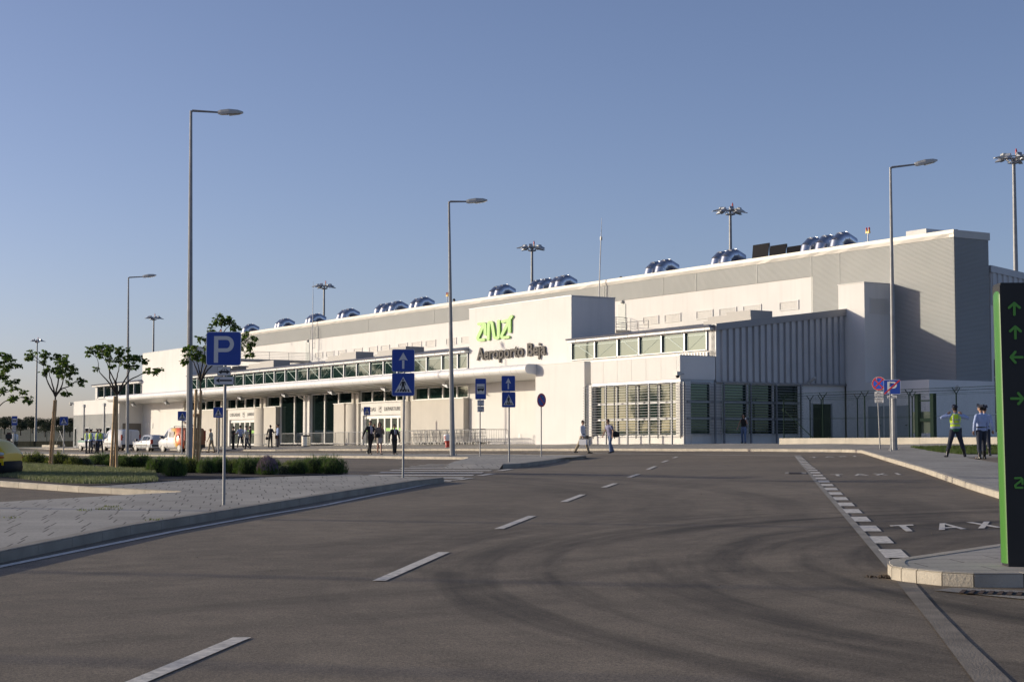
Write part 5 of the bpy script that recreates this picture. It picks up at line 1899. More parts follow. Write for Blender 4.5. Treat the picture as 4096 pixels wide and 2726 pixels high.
# ------------------------------------------------------------------ fences
def wire_mesh(mb, p0, p1, z0, z1, pitch=0.075, r=0.0022):
    """diagonal chain-link as thin flat ribbons"""
    p0, p1 = Vector(p0), Vector(p1)
    L = (p1 - p0).length
    d = (p1 - p0) / L
    H = z1 - z0
    nrm = Vector((-d.y, d.x, 0)) * .001
    vs, fa = [], []
    s = -H
    w = r
    while s < L:
        for sg in (1, -1):
            a0, a1 = (s, z0), (s + H, z1)
            if sg < 0: a0, a1 = (s, z1), (s + H, z0)
            t0 = max(0, -s / H) if s < 0 else 0
            t1 = min(1, (L - s) / H)
            if t1 <= t0: continue
            q0 = (a0[0] + (a1[0] - a0[0]) * t0, a0[1] + (a1[1] - a0[1]) * t0)
            q1 = (a0[0] + (a1[0] - a0[0]) * t1, a0[1] + (a1[1] - a0[1]) * t1)
            k = len(vs)
            for (a, z), e in ((q0, -w), (q0, w), (q1, w), (q1, -w)):
                P = p0 + d * (a + e * .7) + nrm * sg
                vs.append((P.x, P.y, z + (-e * .7 if sg > 0 else e * .7)))
            fa.append((k, k + 1, k + 2, k + 3))
        s += pitch
    mb.add(vs, fa)

def fence(name, label, a, b, hgt, zf, posts, arms=True, pitch=.085, r=.0016, mt=M_GREENF):
    """a,b in terminal frame (u,n)"""
    A, B = Vector((*U(*a), 0)), Vector((*U(*b), 0))
    A.z, B.z = zf(A.x, A.y), zf(B.x, B.y)
    t = thing(name, label, 'fence', A)
    d = (B - A); L = math.hypot(d.x, d.y); dn = Vector((d.x / L, d.y / L, 0)); nn = Vector((-dn.y, dn.x, 0))
    m = MB()
    k = max(1, round(L / 12))
    for i in range(k):
        q0, q1 = A.lerp(B, i / k), A.lerp(B, (i + 1) / k)
        z = (q0.z + q1.z) / 2
        wire_mesh(m, (q0.x - A.x, q0.y - A.y, 0), (q1.x - A.x, q1.y - A.y, 0), z - A.z + .03, z - A.z + hgt, pitch, r)
    m.build('chain_link', mt, t)
    for s in posts:
        p = A + (B - A) * (s / L) - A
        m = MB()
        m.tube([(p.x, p.y, p.z - .1), (p.x, p.y, p.z + hgt + .02)], .032, 8)
        if arms:
            for sg in (-1, 1):
                e = nn * (.26 * sg)
                m.tube([(p.x, p.y, p.z + hgt), (p.x + e.x, p.y + e.y, p.z + hgt + .30)], .02, 6)
        m.build('post', mt, t)
    if arms:
        m = MB()
        for sg, q in ((-1, 1), (1, 1), (-1, .6), (1, .6), (-1, .2)):
            e = nn * (.26 * sg * q)
            m.tube([(e.x, e.y, hgt + .30 * q), (B.x - A.x + e.x, B.y - A.y + e.y, B.z - A.z + hgt + .30 * q)], .006, 4)
            rb = random.Random(int(q * 10) + sg)
            for i in range(int(L / .16)):
                s = i * .16 + rb.uniform(-.02, .02)
                p = (B - A) * (s / L)
                c = Vector((p.x + e.x, p.y + e.y, p.z + hgt + .30 * q))
                dv = Vector((rb.uniform(-1, 1), rb.uniform(-1, 1), rb.uniform(-1, 1))).normalized() * .035
                m.tube([c - dv, c + dv], .004, 3)
        m.build('barbed_wire', mt, t)
    m = MB()
    for z in (hgt, hgt * .5, .06):
        m.tube([(0, 0, z), (B.x - A.x, B.y - A.y, B.z - A.z + z)], .006, 4)
    m.build('tension_wire', mt, t)
    return t
# low wall and front fence
zw = 1.87
x, y = U(-67.2, 58.5)
t = thing('low_wall', 'low beige concrete wall carrying the green fence', 'wall', (x, y, 1.62), RZ)
m = MB(); m.box(0, 62, -.16, .16, -.3, .25)
o = m.build('wall_body', mat('pale_concrete', (0.50, 0.46, 0.38), 0.85, var=0.12, scale=1.2, bump=0.3, bscale=20, streak=0.1), t)
m = MB()
for i in range(1, 12): m.box(i * 5 - .006, i * 5 + .006, -.163, -.159, -.25, .25)
m.build('joint', M_KERB2, t)
fence('chain_link_fence', 'green chain link fence with barbed wire on the low concrete wall', (-67.05, 58.5), (-31, 58.5), 2.0, lambda x_, y_: zw, [.05 + 3.0 * i for i in range(12)])
fence('chain_link_fence', 'farther green fence with gate frame in front of the grey double doors', (-73.3, 66.0), (-64.2, 66.0), 2.15, lambda x_, y_: 1.92, [0, .95, 3.9, 8.1])
m = MB()
t = thing('fence_brace', 'dark green diagonal brace at the left end of the wall fence', 'fence brace', (*U(-67.0, 58.5), 1.87), RZ)
m.tube([(0, 0, 1.5), (2.2, 0, .02)], .022, 6); m.build('tube', M_GREENF, t)
m = MB(); m.box(-.05, .05, -.05, .05, 1.4, 1.55); m.build('clamp', M_GREENF, t)
t = thing('gate_frame', 'tall dark green steel gate frame between the fence and the white base wall', 'gate', (*U(-65.0, 66.2), 1.8), RZ)
for x in (0, 1.12):
    m = MB(); m.box(x - .12, x + .12, -.12, .12, 0, 2.45); m.build('post', M_GREENF, t)
m = MB()
for z in (2.05, .98): m = MB(); m.box(.12, 1.0, -.04, .04, z, z + (.07 if z > 2 else .17)); m.build('crossbar', M_GREENF, t)
m = MB(); m.box(-.5, .85, .1, .25, .35, 1.5); m.build('control_box', mat('dull_green', (0.08, 0.10, 0.085), 0.7, spec=0.1), t)

# distant fence, left of the terminal
fence('chain_link_fence', 'far dark green fence left of the terminal before the meadow', (-188.5, 62.5), (-262, 62.5), 2.3, lambda x_, y_: 1.42, [2 + 7.2 * i for i in range(10)], arms=False, pitch=.30, r=.0045)
t = thing('screen_wall', 'low dark wall behind the far fence left of the terminal', 'wall', (*U(-262, 66), 1.3), RZ)
m = MB(); m.box(0, 73.5, -.1, .1, 0, .72)
m.build('wall_body', mat('dark_screen', (0.022, 0.022, 0.018), 0.95, var=0.3, scale=0.8, spec=0.02), t)
m = MB(); m.box(0, 73.5, -.14, .14, .72, .76); m.build('coping', mat('dark_screen', (0.022, 0.022, 0.018), 0.95), t)
for s_ in (0, 1):
    t = thing('fence_brace', ('left', 'right')[s_] + ' slanting brace of the far fence left of the terminal', 'fence brace', (*U(-208 + s_ * 4, 62.4), 1.4), RZ)
    m = MB(); m.tube([(0, 0, 0.02), (2.4 * (1 if s_ == 0 else -1), 0, 1.9)], .05, 6); m.build('tube', M_STEEL, t)
    m = MB(); m.box(-.1, .1, -.1, .1, -.05, .05); m.build('foot', M_KERB2, t)
t = thing('striped_barrier', 'small yellow and white striped barrier block on the apron beyond the far fence', 'barrier', (*dp(114, 1764, 250).xy, 1.6), 0)
m = MB(); m.box(-.35, .35, -.2, .2, .0, .36); m.build('body', M_WHITE, t)
m = MB(); m.box(-.35, .35, -.22, -.202, .24, .34); m.build('upper_band', M_YEL, t)
m = MB(); m.box(-.35, .35, -.22, -.202, .08, .16); m.build('lower_band', M_YEL, t)
t = thing('gas_tank', 'small white tank with a dark stand beyond the far fence beside the bus stop sign', 'tank', (*dp(58, 1762, 230).xy, 1.7), 0)
m = MB(); m.lathe([(.3, .3), (.5, .4), (.5, 1.2), (.2, 1.4)], seg=14); m.build('body', M_WHITE, t)
m = MB(); m.box(-.4, .4, -.3, .3, -.3, .3); m.build('stand', M_BLACK, t)
t = thing('hydrant_cabinet', 'small dark red post by the far fence at the left edge', 'post', (*dp(35, 1775, 210).xy, 1.4), 0)
m = MB(); m.box(-.2, .2, -.2, .2, 0, 1.7); m.build('post', mat('dark_red', (0.09, 0.03, 0.025), 0.7), t)
m = MB(); m.box(-.35, .35, -.25, .25, .9, 1.5); m.build('box', M_BLACK, t)

# ------------------------------------------------------------------ planting
def leaf_cloud(mb, centres, per, size, rnd, droop=0.3, aspect=0.5, fold=False):
    vs, fa = [], []
    for (c, r) in centres:
        for _ in range(int(per * (r[0] * r[1]) ** .5 / 0.2)):
            while True:
                p = Vector((rnd.uniform(-1, 1), rnd.uniform(-1, 1), rnd.uniform(-1, 1)))
                if p.length < 1: break
            p = Vector((p.x * r[0], p.y * r[0], p.z * r[1])) + Vector(c)
            d = Vector((rnd.uniform(-1, 1), rnd.uniform(-1, 1), rnd.uniform(-1, .6) - droop)).normalized()
            n = d.cross(Vector((rnd.uniform(-1, 1), rnd.uniform(-1, 1), rnd.uniform(-1, 1)))).normalized()
            L = size * rnd.uniform(.6, 1.3)
            w = L * aspect * .5
            k = len(vs)
            vs += [p, p + d * L * .45 + n * w, p + d * L, p + d * L * .45 - n * w]
            fa.append((k, k + 1, k + 2, k + 3))
    mb.add(vs, fa)

def staked_tree(base_px, clumps, limbs, label, stakes, zf_org, Y=None, seed=0):
    rnd = random.Random(seed)
    bx, by = base_px
    b = gp(bx, by, PV)
    Y = b[1]
    z0 = PV(*b)
    t = thing('young_tree', label, 'tree', (*b, z0), group='staked young trees in the planting bed')
    def W3(px, py, off=0.0):
        p = dp(px, py, Y)
        return Vector((p.x - b[0], off, p.z - z0))
    m = MB()
    ends = []
    for li, L in enumerate(limbs):
        off = 0.0
        pts = []
        slope = rnd.uniform(-1, 1) * (0 if li == 0 else .7)
        P0 = W3(*L[0])
        for i, q in enumerate(L):
            pts.append(W3(q[0], q[1], slope * (W3(*q) - P0).length * .8))
        # subdivide with slight wobble
        fine = []
        for a, c in zip(pts[:-1], pts[1:]):
            for k in range(3):
                fine.append(a.lerp(c, k / 3) + Vector((rnd.uniform(-1, 1), rnd.uniform(-1, 1), 0)) * (.012 if k else 0))
        fine.append(pts[-1])
        r0 = .032 if li == 0 else .026
        m.tube(fine, [r0 * (1 - (.35 if li == 0 else .75) * i / (len(fine) - 1)) for i in range(len(fine))], 7)
        if li: ends.append(fine)
    # twigs to each clump
    cc = []
    for (px, py, rp) in clumps:
        near = min((p for f in ends for p in f), key=lambda p: (Vector((p.x, p.z)) - Vector((W3(px, py).x, W3(px, py).z))).length)
        c = W3(px, py, near.y + rnd.uniform(-.35, .35))
        r = rp * Y / F
        mid = near.lerp(c, .5) + Vector((0, 0, .03))
        m.tube([near, mid, c], [.010, .007, .004], 4)
        for q in range(3):
            c2 = c + Vector((rnd.uniform(-r, r), rnd.uniform(-r, r), rnd.uniform(-.1, .35) * r))
            m.tube([mid, c2], [.005, .003], 3)
        cc.append((c, r))
    m.build('trunk', M_BARK, t)
    m = MB()
    cent = []
    for c, r in cc:
        for _ in range(7):
            o_ = Vector((rnd.uniform(-1, 1), rnd.uniform(-1, 1), rnd.uniform(-.8, .8))) * r * .9
            cent.append((c + o_, (r * .42, r * .20)))
    leaf_cloud(m, cent, 70, .095, rnd, droop=.5, aspect=.55)
    m.build('crown', M_LEAF, t)
    s = thing('tree_stakes', 'round wooden stakes tied to the ' + stakes[1], 'tree stakes', (*b, z0), group='wooden stakes of the young trees')
    for (x0, y0, x1, y1, w) in stakes[0]:
        m = MB()
        a, c = W3(x0, y0, rnd.uniform(-.12, -.05)), W3(x1, y1, rnd.uniform(-.09, -.04))
        k = 6
        m.tube([a.lerp(c, i / k) + Vector((rnd.uniform(-.004, .004), 0, 0)) for i in range(k + 1)], w * Y / F / 2, 9)
        m.build('stake', M_WOOD, s)
    for (x, y, w) in stakes[2]:
        m = MB(); a = W3(x, y); m.tube([a + Vector((-w * Y / F / 2, -.02, 0)), a + Vector((w * Y / F / 2, -.02, 0))], .045, 8)
        m.build('crosspiece', M_WOOD, s)
Z1 = lambda x, y: (x / 2.24, 1200 + y / 2.24)
Z2 = lambda x, y: (700 + x / 1.96, 1100 + y / 1.96)
def CL(Z, L, k=2.24): return [(*Z(x, y), r / k) for x, y, r in L]
def LB(Z, L): return [[Z(*q) for q in l] for l in L]
staked_tree((203, 1866), CL(Z1, [(330, 490, 50), (290, 520, 30), (385, 475, 45), (400, 530, 50), (470, 500, 45), (465, 570, 50), (540, 520, 45), (600, 560, 45), (600, 510, 30), (640, 590, 40), (420, 600, 40), (520, 630, 40), (575, 660, 45), (630, 670, 45), (680, 700, 40), (560, 815, 32), (590, 835, 20), (375, 640, 30), (650, 620, 35), (545, 580, 45), (480, 640, 35), (700, 740, 22), (620, 740, 30)]),
    LB(Z1, [[(462, 1480), (485, 1150), (497, 860)], [(497, 865), (437, 745), (408, 660), (400, 590)], [(497, 860), (470, 760), (445, 680), (430, 600)], [(497, 850), (505, 700), (500, 600), (490, 540)], [(497, 860), (540, 790), (600, 770), (640, 730)], [(500, 860), (560, 770), (590, 690), (610, 600)]]),
    'young staked tree at the left beside the small far crossing sign', ([(*Z1(447, 1488), *Z1(490, 895), 9), (*Z1(472, 1490), *Z1(506, 893), 9)], 'tree left of the small far crossing sign', [(*Z1(485, 1010), 12)]), None, seed=2)
staked_tree((455, 1872), CL(Z1, [(850, 440, 40), (815, 480, 25), (900, 440, 45), (885, 405, 30), (960, 430, 45), (1010, 425, 35), (955, 490, 35), (1040, 470, 45), (1090, 445, 35), (1130, 430, 25), (1120, 490, 40), (1070, 530, 35), (1120, 560, 35), (1040, 595, 25), (1160, 510, 35), (1210, 535, 35), (1265, 515, 35), (1310, 545, 35), (1240, 600, 25), (1300, 615, 35), (1360, 615, 30), (1410, 612, 22), (1370, 645, 18), (870, 615, 18), (1155, 590, 30), (1000, 520, 30)]),
    LB(Z1, [[(1020, 1500), (1035, 1150), (1048, 840)], [(1045, 842), (985, 740), (910, 650), (893, 520)], [(1045, 840), (1032, 720), (985, 600), (950, 480)], [(1047, 840), (1045, 720), (1075, 630), (1100, 520)], [(1052, 842), (1130, 715), (1190, 620), (1260, 540)], [(1052, 842), (1140, 715), (1240, 655), (1350, 630)], [(1048, 840), (1000, 700), (1010, 580), (1030, 500)]]),
    'young staked tree before the white left block of the terminal', ([(*Z1(1003, 1505), *Z1(1035, 860), 11), (*Z1(1050, 1500), *Z1(1050, 858), 11)], 'tree before the white van', []), None, seed=5)
staked_tree((790, 1886), CL(Z2, [(60, 670, 35), (95, 605, 40), (105, 560, 30), (150, 560, 35), (135, 620, 35), (185, 605, 30), (205, 500, 35), (235, 480, 35), (205, 650, 30), (245, 640, 30), (375, 330, 35), (420, 345, 35), (335, 380, 30), (385, 375, 35), (455, 365, 35), (495, 415, 35), (535, 440, 30), (570, 470, 28), (555, 520, 30), (540, 555, 25), (560, 600, 22), (590, 485, 15), (500, 470, 30), (300, 430, 30), (300, 560, 40), (350, 620, 40), (230, 560, 35), (400, 560, 40), (470, 540, 35), (160, 650, 22), (545, 620, 18)]),
    LB(Z2, [[(175, 1560), (190, 1200), (202, 825)], [(200, 830), (178, 760), (150, 680), (100, 640)], [(202, 830), (230, 760), (262, 690), (300, 600), (345, 480), (385, 420)], [(203, 830), (245, 740), (330, 640), (440, 560), (520, 500)], [(201, 830), (205, 740), (225, 640), (235, 540)], [(202, 830), (190, 740), (165, 640)], [(204, 828), (260, 700), (330, 560), (430, 430), (470, 400)]]),
    'young staked tree behind the large parking sign', ([(*Z2(148, 1545), *Z2(172, 895), 12), (*Z2(196, 1490), *Z2(208, 905), 10), (*Z2(172, 1530), *Z2(186, 1090), 8)], 'tree behind the large parking sign', [(*Z2(170, 1098), 26)]), None, seed=9)
staked_tree((-42, 1862), CL(Z1, [(20, 490, 40), (20, 560, 35), (60, 530, 40), (125, 520, 35), (150, 560, 35), (180, 590, 25), (105, 600, 35), (40, 610, 35), (15, 680, 35), (55, 700, 35), (120, 730, 35), (160, 720, 25), (20, 800, 30), (60, 820, 20), (195, 790, 30), (240, 815, 30), (265, 880, 30), (215, 880, 30), (150, 870, 30), (110, 885, 25), (60, 645, 30), (-60, 560, 60), (-100, 650, 60), (-40, 480, 50), (285, 910, 15)]),
    LB(Z1, [[(-110, 1480), (-95, 1250), (-80, 1060)], [(-80, 1065), (-20, 960), (50, 905), (190, 870)], [(-80, 1060), (-30, 920), (60, 830), (180, 810)], [(-80, 1060), (-40, 850), (20, 700), (70, 560)], [(-80, 1060), (-70, 820), (-40, 600)]]),
    'leftmost young tree, its crown cut off by the left edge of the photo', ([(*Z1(-120, 1488), *Z1(-90, 1040), 9), (*Z1(-92, 1490), *Z1(-70, 1040), 9)], 'leftmost tree at the edge of the photo', []), None, seed=12)

def make_bush(R0, H, n, blade, w, mt, seed, spiky=1.0, flowers=0):
    rnd = random.Random(seed)
    mb = MB()
    vs, fa, mi = [], [], []
    for i in range(n):
        a = rnd.uniform(0, 6.283)
        el = math.asin(rnd.uniform(0.02, 1))
        lump = 1 + .16 * math.sin(3 * a + seed) * math.cos(2 * el + seed) + .1 * math.sin(7 * a + el * 5)
        d = Vector((math.cos(a) * math.cos(el), math.sin(a) * math.cos(el), math.sin(el)))
        k = rnd.uniform(.45, 1.0) ** .5 * lump
        base = Vector((d.x * R0 * k, d.y * R0 * k, d.z * H * k * .92))
        dd = (d * .7 + Vector((rnd.uniform(-.5, .5), rnd.uniform(-.5, .5), .7 * spiky))).normalized()
        L = blade * rnd.uniform(.5, 1.3)
        nn = dd.cross(Vector((rnd.uniform(-1, 1), rnd.uniform(-1, 1), rnd.uniform(-1, 1)))).normalized() * w
        q = len(vs)
        vs += [base - nn, base + nn, base + dd * L * .6 + nn * .8, base + dd * L, base + dd * L * .6 - nn * .8]
        fa.append((q, q + 1, q + 2, q + 3, q + 4))
    mb.add(vs, fa, 0)
    if flowers:
        vs, fa = [], []
        for i in range(flowers):
            a = rnd.uniform(0, 6.283); rr_ = R0 * rnd.uniform(0, 1) ** .5
            zb = H * math.sqrt(max(0.05, 1 - (rr_ / R0) ** 2))
            p = Vector((rr_ * math.cos(a), rr_ * math.sin(a), zb))
            dd = Vector((rnd.uniform(-.3, .3), rnd.uniform(-.3, .3), 1)).normalized()
            h_ = rnd.uniform(.05, .14)
            q = len(vs)
            vs += [p + Vector((-.007, 0, h_ * .2)), p + Vector((.007, 0, h_ * .2)), p + dd * h_ + Vector((.009, 0, 0)), p + dd * (h_ + .03), p + dd * h_ + Vector((-.009, 0, 0))]
            fa.append((q, q + 1, q + 2, q + 3, q + 4))
        mb.add(vs, fa, 1)
    stem = MB()
    for i in range(9):
        a = i * .7
        stem.tube([(0.02 * math.cos(a), .02 * math.sin(a), -.05), (R0 * .5 * math.cos(a), R0 * .5 * math.sin(a), H * .55)], [.008, .003], 4)
    return mb, stem
PB = {}
def bush(px, py, wpx, hpx, kind, label, i, group):
    b = gp(px, py, PV)
    Y = b[1]
    r, h = wpx / 2 * Y / F, hpx * Y / F
    key = (kind, i % 3)
    if key not in PB:
        sp = {'rose': (M_ROSE, 2600, .10, .0045, 1.0, 0), 'lav': (M_ROSE, 1700, .12, .004, 1.1, 500), 'loose': (M_OLIVE, 1500, .10, .009, .8, 0), 'sage': (M_SAGE, 2400, .05, .006, .8, 0)}[kind]
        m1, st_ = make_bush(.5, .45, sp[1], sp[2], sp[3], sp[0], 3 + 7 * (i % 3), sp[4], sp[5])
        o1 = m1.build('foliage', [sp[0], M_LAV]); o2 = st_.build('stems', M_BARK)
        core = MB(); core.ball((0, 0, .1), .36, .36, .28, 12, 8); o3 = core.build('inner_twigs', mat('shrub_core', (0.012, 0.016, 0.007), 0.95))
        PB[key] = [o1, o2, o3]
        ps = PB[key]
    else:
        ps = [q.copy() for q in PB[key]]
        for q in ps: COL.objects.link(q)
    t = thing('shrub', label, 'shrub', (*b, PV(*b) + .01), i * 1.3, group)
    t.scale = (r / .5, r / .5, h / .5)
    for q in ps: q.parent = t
V1 = lambda x, y: (x / 1.683, 1700 + y / 1.683)
BU = [(680, 262, 190, 62, 'rose', 'wide low dark green shrub just left of the second tree stakes'), (850, 285, 170, 72, 'rose', 'low dark shrub right of the second tree stakes'), (960, 285, 150, 75, 'rose', 'dark shrub between the second tree and the tallest lamp post'),
      (1060, 320, 150, 90, 'rose', 'tall dark shrub left of the tallest lamp post'), (1175, 345, 150, 110, 'rose', 'tall dark shrub with a pointed top in front of the tallest lamp post'), (1290, 320, 120, 85, 'loose', 'loose leafy shrub round the stakes behind the parking sign'),
      (1385, 325, 120, 90, 'rose', 'dark shrub just right of the stakes behind the parking sign'), (1480, 320, 120, 92, 'rose', 'dark shrub directly behind the post of the parking sign'), (1570, 325, 70, 75, 'loose', 'small yellow green shrub right of the parking sign post'),
      (1665, 330, 160, 100, 'rose', 'broad dark rosemary like shrub right of the parking sign post'), (1800, 335, 130, 88, 'lav', 'shrub with pale purple flower spikes in the middle of the hedge'), (1915, 330, 100, 60, 'sage', 'small grey green shrub right of the purple flowering one'),
      (2010, 330, 120, 85, 'rose', 'second dark shrub from the right of the hedge group, left of the two end ones'), (2110, 325, 150, 95, 'rose', 'dark shrub next to the right end of the hedge'), (2245, 328, 170, 100, 'rose', 'rounded dark shrub at the right end of the hedge'),
      (400, 272, 150, 75, 'loose', 'tall loose shrub right of the leftmost visible tree stakes'), (230, 268, 180, 72, 'loose', 'loose shrub with long stems left of the leftmost visible tree stakes'), (130, 262, 110, 52, 'sage', 'low grey green shrub beside the headlight of the yellow van'),
      (500, 276, 120, 58, 'loose', 'low yellow green shrub between the two left trees'), (575, 275, 100, 55, 'sage', 'low grey green shrub left of the second tree stakes'), (1240, 300, 120, 80, 'rose', 'dark shrub behind the stakes next to the tallest lamp post'), (780, 275, 150, 68, 'rose', 'low dark shrub directly behind the second tree stakes'), (1740, 318, 130, 88, 'rose', 'dark shrub just behind the purple flowering one'), (2180, 315, 150, 92, 'rose', 'dark shrub behind the right end of the hedge')]
for i, (x, y, w, h_, k, lab) in enumerate(BU):
    bush(*V1(x, y), w / 1.683 * 1.12, h_ / 1.683 * 1.28, k, lab, i, 'shrubs in the planting bed')
for i, (x, y, w, h_) in enumerate(((925, 270, 150, 70), (1110, 295, 140, 85), (1430, 305, 130, 85), (1530, 312, 120, 85), (1600, 308, 130, 88), (1850, 312, 130, 80), (1960, 315, 130, 80), (2060, 312, 130, 88), (1320, 300, 120, 80), (740, 262, 140, 66))):
    bush(*V1(x, y), w / 1.683 * 1.1, h_ / 1.683 * 1.05, 'rose' if i % 3 else 'loose', 'dark green shrub in the back row of the planting bed hedge', i + 1, 'back row of shrubs in the bed')
# long shoots of the loose shrubs
cover = [gp(*V1(x, y), PV) for x, y in ((-300, 255), (60, 258), (260, 272), (520, 285), (800, 300), (1040, 305), (1065, 380), (880, 392), (640, 398), (400, 392), (200, 372), (60, 352), (-300, 340))]
grass_stuff('ground_cover', cover, 52000, 0.10, 0.007, M_SAGE, 'low grey green ground cover filling the front of the planting bed', 'ground cover', 8, 0.35)

# ------------------------------------------------------------------ distant oaks and the wood outside the picture
def make_oak(seed, Hh=6.0, Rr=3.6, n=1600, leaf=.42):
    rnd = random.Random(seed)
    m = MB()
    m.tube([(0, 0, -.3), (.1, 0, Hh * .22), (.0, 0, Hh * .38)], [.38, .28, .25], 7)
    cs = []
    for i in range(7):
        a = i * .9 + rnd.uniform(-.3, .3)
        e = Vector((math.cos(a) * Rr * .55, math.sin(a) * Rr * .55, Hh * rnd.uniform(.5, .75)))
        m.tube([(0, 0, Hh * .33), e * .5 + Vector((0, 0, Hh * .2)), e], [.18, .12, .05], 5)
        cs.append((e, (Rr * .45, Hh * .19)))
    for i in range(9):
        a = rnd.uniform(0, 6.28); q = Rr * rnd.uniform(.1, .75)
        cs.append((Vector((q * math.cos(a), q * math.sin(a), Hh * rnd.uniform(.55, .88))), (Rr * rnd.uniform(.22, .42), Hh * rnd.uniform(.1, .17))))
    c = MB()
    leaf_cloud(c, cs, n / 16 * .2, leaf, rnd, droop=.1, aspect=.8)
    return m, c
OAK = []
for sd_ in (1, 2, 3):
    a, c = make_oak(sd_)
    OAK.append([a.build('trunk', M_BARK), c.build('crown', M_OAK)])
used = set()
def oak(px, py_foot, sc, kind, label, d):
    p = dp(px, 1780, d)
    t = thing('oak_tree', label, 'tree', (p.x, p.y, terr(p.x, p.y)), px * .37, 'oaks in the meadow behind the far fence')
    t.scale = (sc * 1.05, sc * 1.05, sc)
    ps = OAK[kind] if kind not in used else [q.copy() for q in OAK[kind]]
    if kind in used:
        for q in ps: COL.objects.link(q)
    used.add(kind)
    for q in ps: q.parent = t
for i, (px, d, sc, lab) in enumerate(((180, 700, 1.05, 'broad dark oak right of the leftmost floodlight mast'), (247, 720, .85, 'dark oak beside the left corner of the terminal'), (279, 700, 1.0, 'dark oak touching the left corner of the terminal'),
                                       (81, 800, 1.15, 'dark oak right of the far bus stop sign'), (16, 860, 1.2, 'dark oak at the left edge behind the bus stop sign'), (128, 900, 1.1, 'small oak behind the foot of the leftmost floodlight mast'))):
    oak(px, 0, sc, i % 3, lab, d)
for i in range(16):
    oak(-30 + i * 21 + (i * 37 % 17), 0, .85 + .75 * ((i * 7) % 5) / 5, i % 3, 'dark oak in the far hilltop row behind the meadow', 1050 + 40 * ((i * 5) % 4))
def woodland():
    rnd = random.Random(77)
    mb = MB()
    cs = []
    for i in range(60):
        f = i / 59
        x, y = -204 + 62 * f + rnd.uniform(-6, 6), 236 + 80 * f + rnd.uniform(-8, 8)
        hh = rnd.uniform(15, 24)
        for k in range(5):
            cs.append((Vector((x + rnd.uniform(-4, 4), y + rnd.uniform(-4, 4), hh * rnd.uniform(.25, .8))), (rnd.uniform(3, 5.5), rnd.uniform(2.5, 4))))
    leaf_cloud(mb, cs, 6, 1.7, rnd, droop=.1, aspect=.8)
    o = mb.build('woodland', M_OAK)
    tag(o, 'dark wood standing outside the photo to the left, mirrored in the terminal windows', 'wood', kind='stuff')
woodland()
for i, (x, y, k) in enumerate(((-128, 152, 0), (-176, 152, 1))):
    t = thing('oak_tree', 'large dark tree outside the photo mirrored in the louvred windows', 'tree', (x, y, terr(x, y)), i, 'trees mirrored in the louvred windows')
    t.scale = (.8, .8, 1.5)
    for q in OAK[k]:
        q = q.copy(); COL.objects.link(q); q.parent = t

